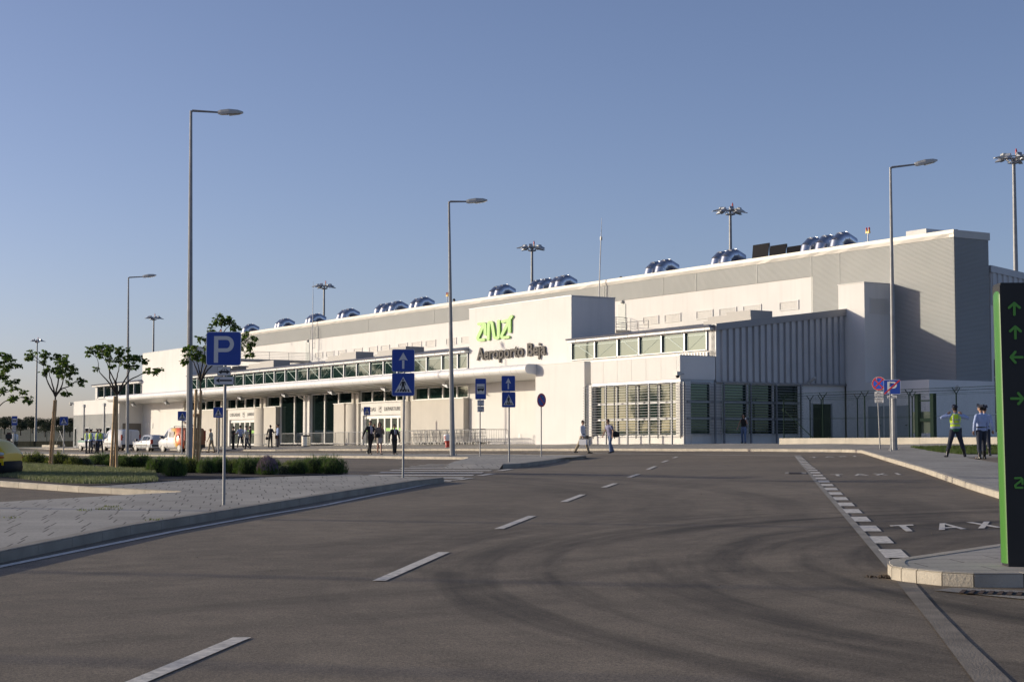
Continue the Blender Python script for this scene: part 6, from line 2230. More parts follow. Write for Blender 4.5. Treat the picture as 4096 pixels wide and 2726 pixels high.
# ------------------------------------------------------------------ vehicles
def interp(st, x):
    for a, b in zip(st[:-1], st[1:]):
        if a[0] <= x <= b[0]:
            k = (x - a[0]) / (b[0] - a[0])
            return [a[i] + (b[i] - a[i]) * k for i in range(6)]
    return st[0] if x < st[0][0] else st[-1]
def vehicle(name, label, st, paint, side_glass, wind, rear, wheels, wr, doors=(), extras=None, rearlamp=(.85, 1.3, .10), headlamp=(.62, .85), bumper=M_BLACK, rim=M_LAMP, group=None, plate_z=.75, cat='car'):
    """local frame: x forwards, y left, z up; st rows: x, z_low, z_belt, z_roof, half width, half roof width"""
    t = thing(name, label, cat, (0, 0, 0), 0, group)
    def ring(s):
        x, zl, zb, zr, w, wr_ = s
        sh = min(.10, max(.02, (zr - zb) * .4))
        return [(0, zl), (w * .88, zl), (w, zl + (zb - zl) * .22), (w * 1.01, zl + (zb - zl) * .6), (w * .975, zb), (wr_, zr - sh), (wr_ * .8, zr - sh * .15), (0, zr)]
    full = []
    xs = []
    for s in st:
        rg = ring(s)
        full.append([(s[0], y, z) for y, z in rg] + [(s[0], -y, z) for y, z in rg[-2:0:-1]])
    n = len(full[0])
    mb = MB()
    vs = [p for f in full for p in f]
    fa = []
    for i in range(len(full) - 1):
        for j in range(n):
            fa.append((i * n + j, i * n + (j + 1) % n, (i + 1) * n + (j + 1) % n, (i + 1) * n + j))
    mb.add(vs, fa, 0, True)
    mb.add(full[0], [tuple(range(n - 1, -1, -1))]); mb.add(full[-1], [tuple(range(n))])
    body = mb.build('body', paint, t)
    def side(x, k, off, sg):
        s = interp(st, x)
        sh = min(.10, max(.02, (s[3] - s[2]) * .4))
        y = s[4] * .975 + (s[5] - s[4] * .975) * k
        z = s[2] + (s[3] - sh - s[2]) * k
        return (x, sg * (y + off), z)
    for sg in (1, -1):
        for poly in side_glass:
            m = MB()
            P0 = [side(x, k, .012, sg) for x, k in poly]
            m.add(P0, [tuple(range(len(P0)))] if sg > 0 else [tuple(range(len(P0) - 1, -1, -1))])
            m.build('side_window', M_GLASSD, t)
    def cross(x0, k0, x1, k1, w0, w1, nm, off):
        # glass spanning the car between two stations (windscreen / rear)
        m = MB()
        s0, s1 = interp(st, x0), interp(st, x1)
        z0 = s0[2] + (s0[3] - s0[2]) * k0; z1 = s1[2] + (s1[3] - s1[2]) * k1
        m.add([(x0 + off, -w0, z0 + .01), (x0 + off, w0, z0 + .01), (x1 + off, w1, z1 + .01), (x1 + off, -w1, z1 + .01)], [(0, 1, 2, 3)])
        m.build(nm, M_GLASSD, t)
    if wind: cross(*wind, 'windscreen', .015)
    if rear: cross(*rear, 'rear_window', -.02)
    for (x, hw) in wheels:
        for sg in (1, -1):
            m = MB(); m.tube([(x, sg * (hw - .20), wr), (x, sg * (hw + .005), wr)], wr, 20); w = m.build('wheel', M_BLACK, t)
            m = MB(); m.tube([(x, sg * (hw + .004), wr), (x, sg * (hw + .012), wr)], wr * .62, 14); m.build('rim', rim, w)
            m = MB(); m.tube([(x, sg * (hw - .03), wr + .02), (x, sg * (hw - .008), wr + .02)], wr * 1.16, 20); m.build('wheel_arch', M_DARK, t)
    x0, x1 = st[0][0], st[-1][0]
    for x, s, nm in ((x0, -1, 'rear_bumper'), (x1, 1, 'front_bumper'))[:2 if headlamp else 1]:
        m = MB(); w = st[1 if s < 0 else -2][4]
        m.box(x - .04, x + .04, -w * .96, w * .96, st[1][1] + .02, st[1][1] + .28) if s < 0 else m.box(x - .10, x + .05, -w * .86, w * .86, st[1][1] + .02, st[1][1] + .26)
        m.build(nm, bumper, t)
    for sg in (1, -1):
        m = MB(); z0, z1, ww = rearlamp; w = st[1][4]
        m.box(x0 - .015, x0 + .10, sg * (w - ww * 1.1), sg * (w + .012), z0, z1); m.build('tail_light', mat('tail_red', (0.35, 0.01, 0.01), 0.2), t)
        if headlamp:
            m = MB(); w = st[-2][4]
            xx = st[-2][0]
            m.box(xx - .12, xx + .10, sg * (w - .26), sg * (w - .004), headlamp[0], headlamp[1]); m.build('headlight', M_LENS, t)
        m = MB(); xm = wind[0] if wind else x1 * .4
        s_ = interp(st, xm - .15)
        m.box(xm - .22, xm - .08, sg * (s_[4] * .97), sg * (s_[4] + .18), s_[2] + .02, s_[2] + .20); m.build('mirror', M_BLACK, t)
    for x in doors:
        m = MB()
        for sg in (1, -1):
            s_ = interp(st, x)
            m.box(x - .006, x + .006, sg * s_[4] * .96, sg * (s_[4] * 1.01 + .004), s_[1] + .12, s_[2])
        m.build('door_gap', M_DARK, t)
        m = MB(); s_ = interp(st, x)
        for sg in (1, -1): m.box(x + .06, x + .2, sg * s_[4] * .98, sg * (s_[4] + .018), s_[2] - .13, s_[2] - .09)
        m.build('door_handle', M_BLACK, t)
    m = MB(); m.box(x0 - .035, x0 - .005, -.26, .26, plate_z, plate_z + .11); m.build('number_plate', M_PLATE, t)
    if extras: extras(t, st)
    return t
def place(t, u, n_, yaw=math.pi):
    x, y = U(u, n_)
    t.location = (x, y, G(x, y)); t.rotation_euler = (0, 0, RZ + yaw)
VAN = [(-2.35, .42, 1.15, 1.80, .84, .76), (-2.30, .30, 1.15, 1.90, .93, .81), (-.9, .26, 1.15, 1.95, .95, .83), (.55, .26, 1.12, 1.95, .95, .82), (1.0, .26, 1.08, 1.84, .95, .76), (1.62, .26, 1.04, 1.16, .94, .78), (2.05, .28, .92, 1.0, .90, .72), (2.28, .34, .66, .80, .80, .62), (2.34, .40, .56, .60, .70, .55)]
P_WHITE = mat('white_car_paint', (0.74, 0.74, 0.74), 0.28, var=0.03, scale=2)
P_SILV = mat('pale_silver_paint', (0.60, 0.61, 0.62), 0.28, 0.1, var=0.03, scale=2)
def van_extra(t, st):
    m = MB()
    for sg in (1, -1): m.box(-.6, 1.35, sg * .945, sg * .985, .62, .70)
    m.build('side_trim', M_BLACK, t)
    m = MB(); m.box(-2.365, -2.345, -.006, .006, .5, 1.8); m.build('door_gap', M_DARK, t)
    m = MB(); m.box(-2.40, -2.34, .75, .80, 1.18, 1.3); m.build('hinge', M_BLACK, t)
t = vehicle('white_van', 'plain white panel van parked beside the policemen', VAN, P_WHITE, [[(.62, .08), (1.42, .08), (1.12, .70), (.66, .9)]], (1.58, .1, 1.02, .93, .72, .66), None, [(1.35, .94), (-1.4, .94)], .32, (.58, -.5), van_extra, rearlamp=(.95, 1.45, .10), cat='van')
place(t, -149.6, 50.8, math.pi + R(6))
HATCH = [(-1.86, .42, .88, 1.0, .70, .60), (-1.80, .30, .88, 1.18, .79, .60), (-1.55, .24, .90, 1.36, .82, .58), (-.9, .22, .89, 1.42, .82, .58), (.15, .22, .88, 1.41, .82, .57), (.45, .22, .87, 1.30, .82, .56), (1.0, .22, .84, .93, .81, .62), (1.5, .24, .76, .82, .79, .60), (1.80, .30, .55, .66, .72, .52), (1.88, .36, .48, .54, .6, .5)]
def hatch_extra(t, st):
    m = MB(); m.box(-1.93, -1.80, -.74, .74, .42, .56); m.build('bumper_strip', M_BLACK, t)
    m = MB()
    for sg in (1, -1): m.box(-1.1, 1.1, sg * .82, sg * .85, .50, .56)
    m.build('side_trim', M_BLACK, t)
t = vehicle('small_car', 'small pale silver hatchback between the two vans', HATCH, P_SILV, [[(.0, .08), (.82, .08), (.40, .80), (.05, .92)], [(-.95, .08), (-.10, .08), (-.05, .92), (-.9, .92)], [(-1.5, .12), (-1.02, .08), (-.98, .9), (-1.4, .75)]], (.95, .12, .42, .93, .62, .5), (-1.84, .05, -1.5, .96, .64, .52), [(1.15, .80), (-1.2, .80)], .29, (-.03, -1.0), hatch_extra, rearlamp=(.62, 1.0, .16), bumper=P_SILV)
place(t, -139.9, 50.2, math.pi + R(6))
# van with the painted flame: colours run along the body
m_tv = mat('orange_livery', (0.74, 0.74, 0.74), 0.3)
nt, b_ = nodes_of(m_tv)
tc = nt.nodes.new('ShaderNodeTexCoord'); sx = nt.nodes.new('ShaderNodeSeparateXYZ'); nt.links.new(tc.outputs['Object'], sx.inputs[0])
nz_ = nt.nodes.new('ShaderNodeTexNoise'); nz_.inputs['Scale'].default_value = 1.4; nt.links.new(tc.outputs['Object'], nz_.inputs['Vector'])
ad = nt.nodes.new('ShaderNodeMath'); ad.operation = 'MULTIPLY_ADD'; ad.inputs[1].default_value = 1.1
nt.links.new(nz_.outputs['Fac'], ad.inputs[0]); nt.links.new(sx.outputs['X'], ad.inputs[2])
zz = nt.nodes.new('ShaderNodeMath'); zz.operation = 'MULTIPLY_ADD'; zz.inputs[1].default_value = -.55
nt.links.new(sx.outputs['Z'], zz.inputs[0]); nt.links.new(ad.outputs[0], zz.inputs[2])
mr_ = nt.nodes.new('ShaderNodeMapRange'); mr_.inputs['From Min'].default_value = -2.2; mr_.inputs['From Max'].default_value = .9
nt.links.new(zz.outputs[0], mr_.inputs['Value'])
cr = nt.nodes.new('ShaderNodeValToRGB')
cr.color_ramp.elements[0].position = .05; cr.color_ramp.elements[0].color = (.30, .11, .05, 1)
cr.color_ramp.elements[1].position = .62; cr.color_ramp.elements[1].color = (.74, .74, .74, 1)
for pos, c_ in ((.22, (.75, .12, .03, 1)), (.36, (.80, .30, .04, 1)), (.50, (.80, .55, .12, 1))):
    e_ = cr.color_ramp.elements.new(pos); e_.color = c_
nt.links.new(mr_.outputs['Result'], cr.inputs['Fac']); nt.links.new(cr.outputs['Color'], b_.inputs['Base Color'])
def tv_extra(t, st):
    m = MB()
    for x in (-1.6, -.2):
        m.box(x - .03, x + .03, -.8, .8, 2.02, 2.06)
        for sg in (1, -1): m.box(x - .03, x + .03, sg * .7, sg * .76, 1.86, 2.06)
    m.build('roof_rack', M_STEEL, t)
    m = MB()
    prof = [(.02, 0), (.35, .05), (.62, .16), (.66, .2), (.60, .19), (.3, .09), (.01, .05)]
    m.lathe(prof, (-.9, 0, 2.16), 20, M=Matrix.Rotation(R(20), 3, 'X') @ Matrix.Rotation(R(-14), 3, 'Y')); m.build('satellite_dish', M_LAMP, t)
    m = MB(); m.tube([(-.9, 0, 1.9), (-.9, 0, 2.2)], .08, 8); m.tube([(-.85, 0, 2.2), (-.2, 0, 2.45)], .03, 6); m.box(-.3, -.12, -.08, .08, 2.38, 2.52); m.build('dish_mount', M_FRAME, t)
    m = MB()
    for sg in (1, -1):
        pass
    m.box(-.55, .35, .885, .935, 1.15, 1.62); m.build('window_film', mat('window_film', (0.36, 0.34, 0.33), 0.3), t)
    m = MB()
    add_text(m, '6ª', lambda p, q, r_: (.22 - p, .937 + r_, 1.25 + q), .3, .28, .02, .006)
    m.build('film_lettering', M_BLACK, t)
    m = MB()
    k = 18
    for i in range(k):
        a0, a1 = -1.2 + 4.2 * i / k, -1.2 + 4.2 * (i + 1) / k
        q = [(-1.15 + r_ * math.cos(a), .958, 1.05 + r_ * 1.15 * math.sin(a)) for r_, a in ((.24, a0), (.24, a1), (.36, a1), (.36, a0))]
        m.add(q + [(x_, .966, z_) for x_, y_, z_ in q], [(0, 3, 2, 1), (4, 5, 6, 7), (0, 1, 5, 4), (1, 2, 6, 5), (2, 3, 7, 6), (3, 0, 4, 7)])
    m.build('painted_swirl', mat('livery_red', (0.60, 0.06, 0.03), 0.3), t)
    m = MB(); m.box(-2.38, -2.345, -.7, .7, 1.28, 1.75); m.build('rear_panel', mat('rear_brown', (0.26, 0.13, 0.06), 0.3), t)
t = vehicle('television_van', 'white van with an orange and red flame livery and roof dish', VAN, m_tv, [[(.62, .08), (1.42, .08), (1.12, .70), (.66, .9)]], (1.58, .1, 1.02, .93, .72, .66), None, [(1.35, .94), (-1.4, .94)], .33, (.58,), tv_extra, rearlamp=(.9, 1.7, .10), cat='van')
place(t, -129.0, 48.9, math.pi + R(7))
SUV = [(-1.9, .5, 1.0, 1.5, .78, .66), (-1.85, .36, 1.0, 1.62, .84, .68), (-.6, .34, 1.0, 1.68, .86, .68), (.2, .34, .99, 1.66, .86, .66), (.75, .34, .98, 1.10, .85, .7), (1.5, .36, .92, 1.0, .84, .68), (1.85, .42, .75, .85, .78, .6), (1.92, .48, .6, .66, .7, .5)]
def suv_extra(t, st):
    m = MB()
    for sg in (1, -1): m.box(-1.7, 1.75, sg * .85, sg * .873, .80, .93)
    m.build('green_stripe', mat('patrol_green', (0.01, 0.22, 0.13), 0.4), t)
    m = MB(); m.box(-.1, .12, -.55, .55, 1.68, 1.80); m.build('light_bar', M_BLACK, t)
    m = MB()
    for sg in (1, -1): m.box(.9, 1.6, sg * .2, sg * .8, .985, 1.02)
    m.build('bonnet_stripe', mat('patrol_green', (0.01, 0.22, 0.13), 0.4), t)
t = vehicle('patrol_car', 'white patrol car with green stripe behind the policemen in yellow vests', SUV, P_WHITE, [[(-.2, .08), (.6, .08), (.25, .85), (-.15, .9)], [(-1.3, .08), (-.3, .08), (-.25, .9), (-1.2, .9)]], (.72, .1, .22, .92, .66, .6), (-1.88, .1, -1.80, .9, .62, .58), [(1.2, .84), (-1.2, .84)], .36, (-.25,), suv_extra)
place(t, -155.3, 50.2, math.pi + R(4))
YV = [(-2.6, .3, 1.0, 1.7, .86, .78), (-2.5, .25, 1.05, 1.85, .93, .8), (.1, .24, 1.05, 1.85, .93, .8), (.6, .24, 1.03, 1.62, .93, .74), (1.15, .24, 1.02, 1.16, .93, .78), (1.6, .24, 1.0, 1.06, .93, .74), (2.03, .26, .93, .97, .92, .72), (2.10, .26, .88, .92, .915, .70), (2.18, .26, .80, .84, .91, .68), (2.25, .28, .73, .765, .90, .66), (2.29, .30, .69, .72, .885, .62), (2.315, .32, .64, .66, .86, .6)]
P_YEL = mat('yellow_paint', (0.74, 0.50, 0.012), 0.3, var=0.04, scale=2)
def yel_extra(t, st):
    m = MB()
    secs = [(1.98, .935), (2.12, .935), (2.27, .90), (2.34, .80), (2.37, .0)]
    full_ = secs + [(x, -w) for x, w in secs[-2::-1]]
    vs = []
    for (x, w) in full_:
        k = (x - 1.98) / .39
        for z, g_ in ((.17, -.06), (.22, 0.0), (.34, .012), (.36, .0), (.44, .0), (.475, -.03)):
            vs.append((x + g_ * k, w + (g_ * .3 if w > 0 else -g_ * .3), z))
    fa = []
    for i in range(len(full_) - 1):
        for j in range(5):
            fa.append((i * 6 + j, (i + 1) * 6 + j, (i + 1) * 6 + j + 1, i * 6 + j + 1))
    fa.append(tuple(i * 6 + 5 for i in range(len(full_))))
    m.add(vs, fa, 0, True); m.build('bumper_cover', mat('matt_bumper', (0.016, 0.016, 0.018), 0.7, spec=0.15), t)
    for sg in (1, -1):
        m = MB(); m.ball((2.225, sg * .845, .64), .10, .10, .055, 16, 10); m.build('head_lamp', M_LENS, t)
        m = MB(); m.ball((2.245, sg * .85, .565), .09, .09, .034, 14, 8); m.build('indicator', mat('amber_lens', (0.55, 0.12, 0.02), 0.2), t)
t = vehicle('yellow_van', 'front end of a yellow van with black bumper at the left edge', YV, P_YEL, [[(.1, .08), (1.0, .08), (.7, .7), (.15, .9)]], (1.12, .1, .62, .92, .72, .66), None, [(1.76, .925), (-1.6, .92)], .31, (.0,), yel_extra, headlamp=None, cat='van')
b = gp(50, 1927, G)
t.location = (dp(57, 1870, b[1] + .9).x - 2.37, b[1] + .9, G(b[0], b[1] + .9)); t.rotation_euler = (0, 0, R(2))

# ------------------------------------------------------------------ people
SKIN = mat('skin', (0.42, 0.24, 0.16), 0.55)
def cloth(name, c): return mat(name, c, 0.85, var=0.12, scale=12)
C_DARK = cloth('dark_suit', (0.018, 0.018, 0.022)); C_NAVY = cloth('navy_trousers', (0.022, 0.028, 0.048)); C_SHIRT = cloth('pale_blue_shirt', (0.36, 0.44, 0.66))
C_WHITE = cloth('white_shirt', (0.66, 0.66, 0.68)); C_BEIGE = cloth('beige_trousers', (0.34, 0.28, 0.19)); C_JEAN = cloth('blue_jeans', (0.12, 0.17, 0.29)); C_GREY = cloth('grey_green_shirt', (0.40, 0.42, 0.37))
C_CHECK = cloth('checked_shirt', (0.24, 0.24, 0.36)); C_BLACK = cloth('black_cloth', (0.012, 0.012, 0.013)); C_VEST = cloth('yellow_vest', (0.62, 0.85, 0.04)); C_TAUPE = cloth('taupe_cardigan', (0.20, 0.16, 0.13))
C_SKIRT = cloth('light_skirt', (0.42, 0.38, 0.33)); C_GREEN = cloth('green_hem', (0.03, 0.12, 0.06)); HAIR = cloth('dark_hair', (0.015, 0.011, 0.009)); HAIRB = cloth('brown_hair', (0.08, 0.04, 0.02)); HAIRG = cloth('grey_hair', (0.22, 0.19, 0.17))
C_CREAM = cloth('cream_cap', (0.50, 0.43, 0.33)); C_LEATH = mat('black_leather', (0.012, 0.012, 0.013), 0.25); C_TIE = cloth('lilac_tie', (0.22, 0.16, 0.30)); C_TIER = cloth('dark_red_tie', (0.15, 0.02, 0.03)); C_REFL = mat('reflective_tape', (0.38, 0.40, 0.38), 0.5)

def capsule(mb, a, b, ra, rb, seg=10):
    a, b = Vector(a), Vector(b)
    mb.tube([a, b], [ra, rb], seg)
    for p, r in ((a, ra), (b, rb)):
        rx, ry = r if hasattr(r, '__len__') else (r, r)
        mb.ball(p, rx, ry, min(rx, ry), seg, 6)

def person(label, pos, face, H, top, bottom, legs, arms, hair=HAIR, hat=None, sleeves=1.0, group=None, skirt=None, shoes=C_LEATH, fat=1.0, boots=False, voxel=.012, coat=None, lean=0.0, zf=PV, bulk=1.0, headturn=0.0, sex='m', vest=False, tie=None, shirtfront=None, longhair=False, glasses=False, bare=False, nz=None):
    """legs: (swing, knee bend, spread) L, R in degrees; arms: (upper dir, lower dir) L, R; local +y is forward, left is -x"""
    x, y = pos
    t = thing('person', label, 'person', (x, y, zf(x, y)), face, group)
    s = H / 1.77
    S3 = Matrix.Diagonal((s, s, s, 1))
    B, T, Bt = MB(), MB(), MB()
    shoe = []
    joints = []
    for (sw, kb, sp), sg in zip(legs, (-1, 1)):
        a, a2 = R(sw), R(sw - kb)
        sxx = math.sin(R(sp)) * sg
        cz = math.cos(R(sp))
        k_ = Vector((sxx * .43, math.sin(a) * .43, -math.cos(a) * cz * .43))
        n_ = k_ + Vector((sxx * .42, math.sin(a2) * .42, -math.cos(a2) * cz * .42))
        joints.append((k_, n_, a2, sg))
    hipz = .085 - min(j[1].z for j in joints)
    up = hipz - .90
    tors = [((0, 0, .90), (.150, .105)), ((0, 0, 1.00), (.150, .105)), ((0, .005, 1.10), (.130 * fat, .095 * fat)), ((0, .005, 1.22), (.150 * fat, .108 * fat)), ((0, 0, 1.34), (.170, .112)), ((0, -.005, 1.42), (.155, .085)), ((0, -.005, 1.47), (.085, .062))]
    if sex == 'f':
        tors = [(p, (r[0] * .9, r[1] * .92)) for p, r in tors]
    def tr(p): return Vector((p[0], p[1] + math.tan(R(lean)) * (p[2] - .9), p[2] + up))
    def ring(mb, zs, g, seg=16, gy=None):
        pts, rs = [], []
        for z in zs:
            for (p, r), (p2, r2) in zip(tors[:-1], tors[1:]):
                if p[2] <= z <= p2[2]:
                    k = (z - p[2]) / (p2[2] - p[2])
                    pts.append(tr((0, p[1] + (p2[1] - p[1]) * k, z)))
                    rs.append((r[0] + (r2[0] - r[0]) * k + g, r[1] + (r2[1] - r[1]) * k + (g if gy is None else gy)))
                    break
        mb.tube(pts, rs, seg)
    B.tube([tr(p) for p, r in tors], [(r[0] * .93, r[1] * .93) for p, r in tors], 14)
    hc = tr((0, .02, 1.655))
    Mh = Matrix.Rotation(R(headturn), 3, 'Z')
    capsule(B, tr((0, -.005, 1.42)), tr((0, .008, 1.58)), .053, .050)
    B.ball(hc, .074, .092, .112, 16, 12, M=Mh)
    B.ball(hc + Mh @ Vector((0, .022, -.062)), .052, .058, .052, 12, 8)
    B.ball(hc + Mh @ Vector((0, .098, -.018)), .015, .022, .026, 8, 6)
    B.ball(hc + Mh @ Vector((0, .082, -.060)), .026, .016, .010, 8, 6)
    for sg in (-1, 1): B.ball(hc + Mh @ Vector((sg * .077, .0, -.012)), .012, .02, .03, 8, 6)
    for k_, n_, a2, sg in joints:
        hp = Vector((sg * .09, 0, hipz))
        kn, an = hp + k_, hp + n_
        B.tube([hp, hp.lerp(kn, .5), kn, kn.lerp(an, .35) + Vector((0, -.012, 0)), an], [.078, .066, .050, .052, .036], 10)
        B.ball(kn, .05, .05, .05, 10, 6)
        lift = max(0.0, an.z - .085)
        td = Vector((sg * .03, .15, -.045)) if lift < .05 else Vector((sg * .02, .11, -.11))
        capsule(B, an + Vector((0, -.02, -.03)), an + td, .034, .028)
        m = MB()
        hs = .0 if not sex == 'f' else .0
        capsule(m, an + Vector((0, -.045, -.042)), an + td * .35 + Vector((0, 0, -.030)), .043, .045)
        capsule(m, an + td * .35 + Vector((0, 0, -.030)), an + td + Vector((0, .025, -.008)), .045, .030)
        if boots:
            m.tube([an + Vector((0, 0, -.03)), kn.lerp(an, .55) + Vector((0, -.01, 0)), kn.lerp(an, .10)], [.050, .064, .066], 12)
        shoe.append(m)
        if bottom is not None and skirt is None:
            ra = .062 * bulk if not boots else .050
            Bt.tube([hp + Vector((0, 0, .02)), hp.lerp(kn, .5), kn, kn.lerp(an, .45), an + Vector((0, 0, -.02 if not boots else .1))], [.100 * bulk, .086 * bulk, .070 * bulk, .066 * bulk, ra], 12)
            Bt.ball(kn, .069 * bulk, .069 * bulk, .069, 10, 6)
    if bottom is not None and skirt is None:
        Bt.tube([tr((0, 0, .86)), tr((0, 0, .95)), tr((0, 0, 1.04))], [(.160, .118), (.165, .120), (.148 * fat, .108 * fat)], 14)
    if top is not None:
        T.tube([tr(p) for p, r in tors], [(r[0] + .022, r[1] + .020) for p, r in tors], 16)
        if coat:
            T.tube([tr((0, -.01, coat)), tr((0, -.005, .9)), tr((0, 0, 1.1))], [(.185, .135), (.178, .135), (.150, .115)], 16)
    hands = []
    for (ud, ld), sg in zip(arms, (-1, 1)):
        shd = tr((sg * (.185 if sex == 'm' else .165), -.005, 1.405))
        ud, ld = Vector(ud).normalized(), Vector(ld).normalized()
        el = shd + ud * .285
        wr_ = el + ld * .245
        B.ball(shd, .05, .05, .05, 10, 6); B.ball(el, .038, .038, .038, 10, 6)
        B.tube([shd, el], [.046, .038], 10)
        B.tube([el, el.lerp(wr_, .3), wr_ + ld * .02], [.037, .037, .025], 10)
        side = ld.cross(Vector((0, 1, 0)))
        if side.length < .2: side = ld.cross(Vector((1, 0, 0)))
        side.normalize(); nrm = side.cross(ld).normalized()
        B.ball(wr_ + ld * .05, .034, .034, .034, 8, 6)
        B.tube([wr_, wr_ + ld * .045, wr_ + ld * .088], [.025, .032, .030], 8)
        for fi in range(4):
            o_ = wr_ + ld * .078 + side * (-.027 + fi * .018)
            L_ = (.062, .072, .068, .052)[fi]
            k1 = o_ + (ld * .85 + nrm * .25 * sg).normalized() * L_ * .6
            B.tube([o_, k1, k1 + (ld * .55 + nrm * .6 * sg).normalized() * L_ * .5], [.0125, .012, .010], 6)
        th = wr_ + ld * .03 - side * .025
        B.tube([th, th + (ld - side * .9).normalized() * .04, th + (ld - side * .4).normalized() * .068], [.014, .013, .011], 6)
        hands.append((wr_ + ld * .11) * s)
        if top is not None and sleeves > 0:
            e2 = el if sleeves >= 1 else shd.lerp(el, .62)
            T.ball(shd + Vector((-sg * .012, 0, 0)), .070, .068, .068, 12, 8)
            T.tube([shd + Vector((-sg * .06, 0, .02)), shd, e2], [.066, .066, .056 if sleeves >= 1 else .062], 12)
            if sleeves >= 1:
                T.ball(el, .056, .056, .056, 10, 6); T.tube([el, wr_], [.055, .043], 12)
    fuse(B, voxel, 'body', [SKIN], t, 2, S3)
    if top is not None:
        fuse(T, .015, 'top', [top], t, 2, S3)
    if bottom is not None and skirt is None:
        fuse(Bt, .015, 'trousers', [bottom], t, 2, S3)
    if skirt is not None:
        k = MB(); k.tube([tr((0, 0, 1.05)), tr((0, 0, .92)), tr((0, .01, .60))], [(.135, .10), (.165, .125), (.165, .145)], 18); k.build('skirt', skirt, t, M=S3)
    for m in shoe:
        fuse(m, .012, 'boot' if boots else 'shoe', [shoes], t, 1, S3)
    # hair
    m = MB()
    if hair is not None:
        m.ball(hc + Mh @ Vector((0, -.014, .018)), .083, .096, .108, 16, 10, M=Mh)
        if longhair:
            m.tube([hc + Mh @ Vector((0, -.04, .03)), hc + Mh @ Vector((0, -.06, -.10)), hc + Mh @ Vector((0, -.055, -.26))], [(.088, .07), (.10, .06), (.085, .03)], 12)
            for sg in (-1, 1): m.tube([hc + Mh @ Vector((sg * .07, .02, .04)), hc + Mh @ Vector((sg * .085, .02, -.10)), hc + Mh @ Vector((sg * .075, .03, -.24))], [.03, .03, .012], 8)
        # cut the face free: keep hair behind the brow
        hv = fuse(m, .012, 'hair', [hair], None, 1)
        bm = bmesh.new(); bm.from_mesh(hv.data)
        nrm = Mh @ Vector((0, 1, -.55)).normalized()
        bmesh.ops.bisect_plane(bm, geom=bm.verts[:] + bm.edges[:] + bm.faces[:], plane_co=hc + Mh @ Vector((0, .045 if not longhair else .05, .0)), plane_no=nrm, clear_outer=True)
        if not longhair:
            bmesh.ops.bisect_plane(bm, geom=bm.verts[:] + bm.edges[:] + bm.faces[:], plane_co=hc + Vector((0, 0, -.055)), plane_no=Vector((0, 0, -1)), clear_outer=True)
        bm.to_mesh(hv.data); bm.free()
        hv.data.transform(S3); hv.parent = t
    m = MB()
    for sg in (-1, 1): m.ball(hc + Mh @ Vector((sg * .030, .083, .008)), .011, .008, .007, 8, 5)
    m.build('eyes', M_BLACK, t, M=S3)
    if glasses:
        m = MB()
        for sg in (-1, 1): m.ball(hc + Mh @ Vector((sg * .032, .090, .010)), .030, .010, .022, 10, 6)
        m.tube([hc + Mh @ Vector((-.078, -.0, .012)), hc + Mh @ Vector((-.06, .085, .014)), hc + Mh @ Vector((.06, .085, .014)), hc + Mh @ Vector((.078, 0, .012))], .005, 5)
        m.build('sunglasses', M_BLACK, t, M=S3)
    if hat == 'side':
        m = MB()
        pr = [(-.115, -.015), (-.125, .075), (-.085, .065), (.0, .055), (.06, .07), (.105, .10), (.105, .0), (.0, -.01)]
        m.prism(pr, -.062, .062, lambda p, q, r_: hc + Mh @ Vector((r_ * (1.25 if q < .03 else .7), p, q + .060)))
        m.build('side_cap', C_NAVY if top is not C_DARK else C_BLACK, t, M=S3)
    elif hat == 'flat':
        m = MB(); m.ball(hc + Mh @ Vector((0, -.005, .065)), .092, .105, .055, 14, 8, M=Mh); m.ball(hc + Mh @ Vector((0, .11, .04)), .065, .06, .012, 12, 6, M=Mh)
        m.build('flat_cap', C_CREAM, t, M=S3)
    if vest:
        m = MB(); ring(m, [1.0, 1.1, 1.2, 1.3, 1.38, 1.44], .034, 18); m.tube([tr((0, -.005, 1.44)), tr((0, -.005, 1.475))], [(.165, .095), (.09, .085)], 16)
        vb = m.build('vest', C_VEST, t, M=S3)
        m = MB(); ring(m, [1.0, 1.045], .037, 18); m.build('tape', C_REFL, vb, M=S3)
        m = MB(); ring(m, [1.12, 1.165], .037, 18); m.build('tape', C_REFL, vb, M=S3)
        for sg in (-1, 1):
            m = MB()
            for fb in (-1, 1):
                m.tube([tr((sg * .105, fb * .118, 1.17)), tr((sg * .11, fb * .125, 1.3)), tr((sg * .10, fb * .10, 1.43))], [(.022, .004)] * 3, 6)
            m.build('tape', C_REFL, vb, M=S3)
    if shirtfront is not None:
        m = MB(); m.tube([tr((0, .092, 1.05)), tr((0, .128, 1.22)), tr((0, .118, 1.36)), tr((0, .065, 1.46))], [(.055, .022), (.07, .022), (.07, .022), (.05, .03)], 10); m.build('shirt_front', shirtfront, t, M=S3)
    if tie is not None:
        m = MB(); m.tube([tr((0, .125, 1.06)), tr((0, .155, 1.22)), tr((0, .145, 1.36)), tr((0, .09, 1.46))], [(.026, .004), (.024, .004), (.018, .004), (.015, .006)], 6); m.build('tie', tie, t, M=S3)
    if top in (C_SHIRT, C_WHITE, C_DARK, C_GREY, C_CHECK) and sex == 'm':
        m = MB(); m.tube([tr((0, 0, 1.455)), tr((0, .006, 1.50))], [(.075, .068), (.064, .060)], 12); m.build('collar', C_WHITE if top is C_DARK else top, t, M=S3)
    if top in (C_SHIRT, C_WHITE) :
        m = MB(); m.tube([tr((0, 0, 1.01)), tr((0, 0, 1.05))], [(.176, .132), (.168 * (fat + 1) / 2 + .0, .128)], 16); m.build('belt', C_LEATH, t, M=S3)
    return t, hands, tr, s

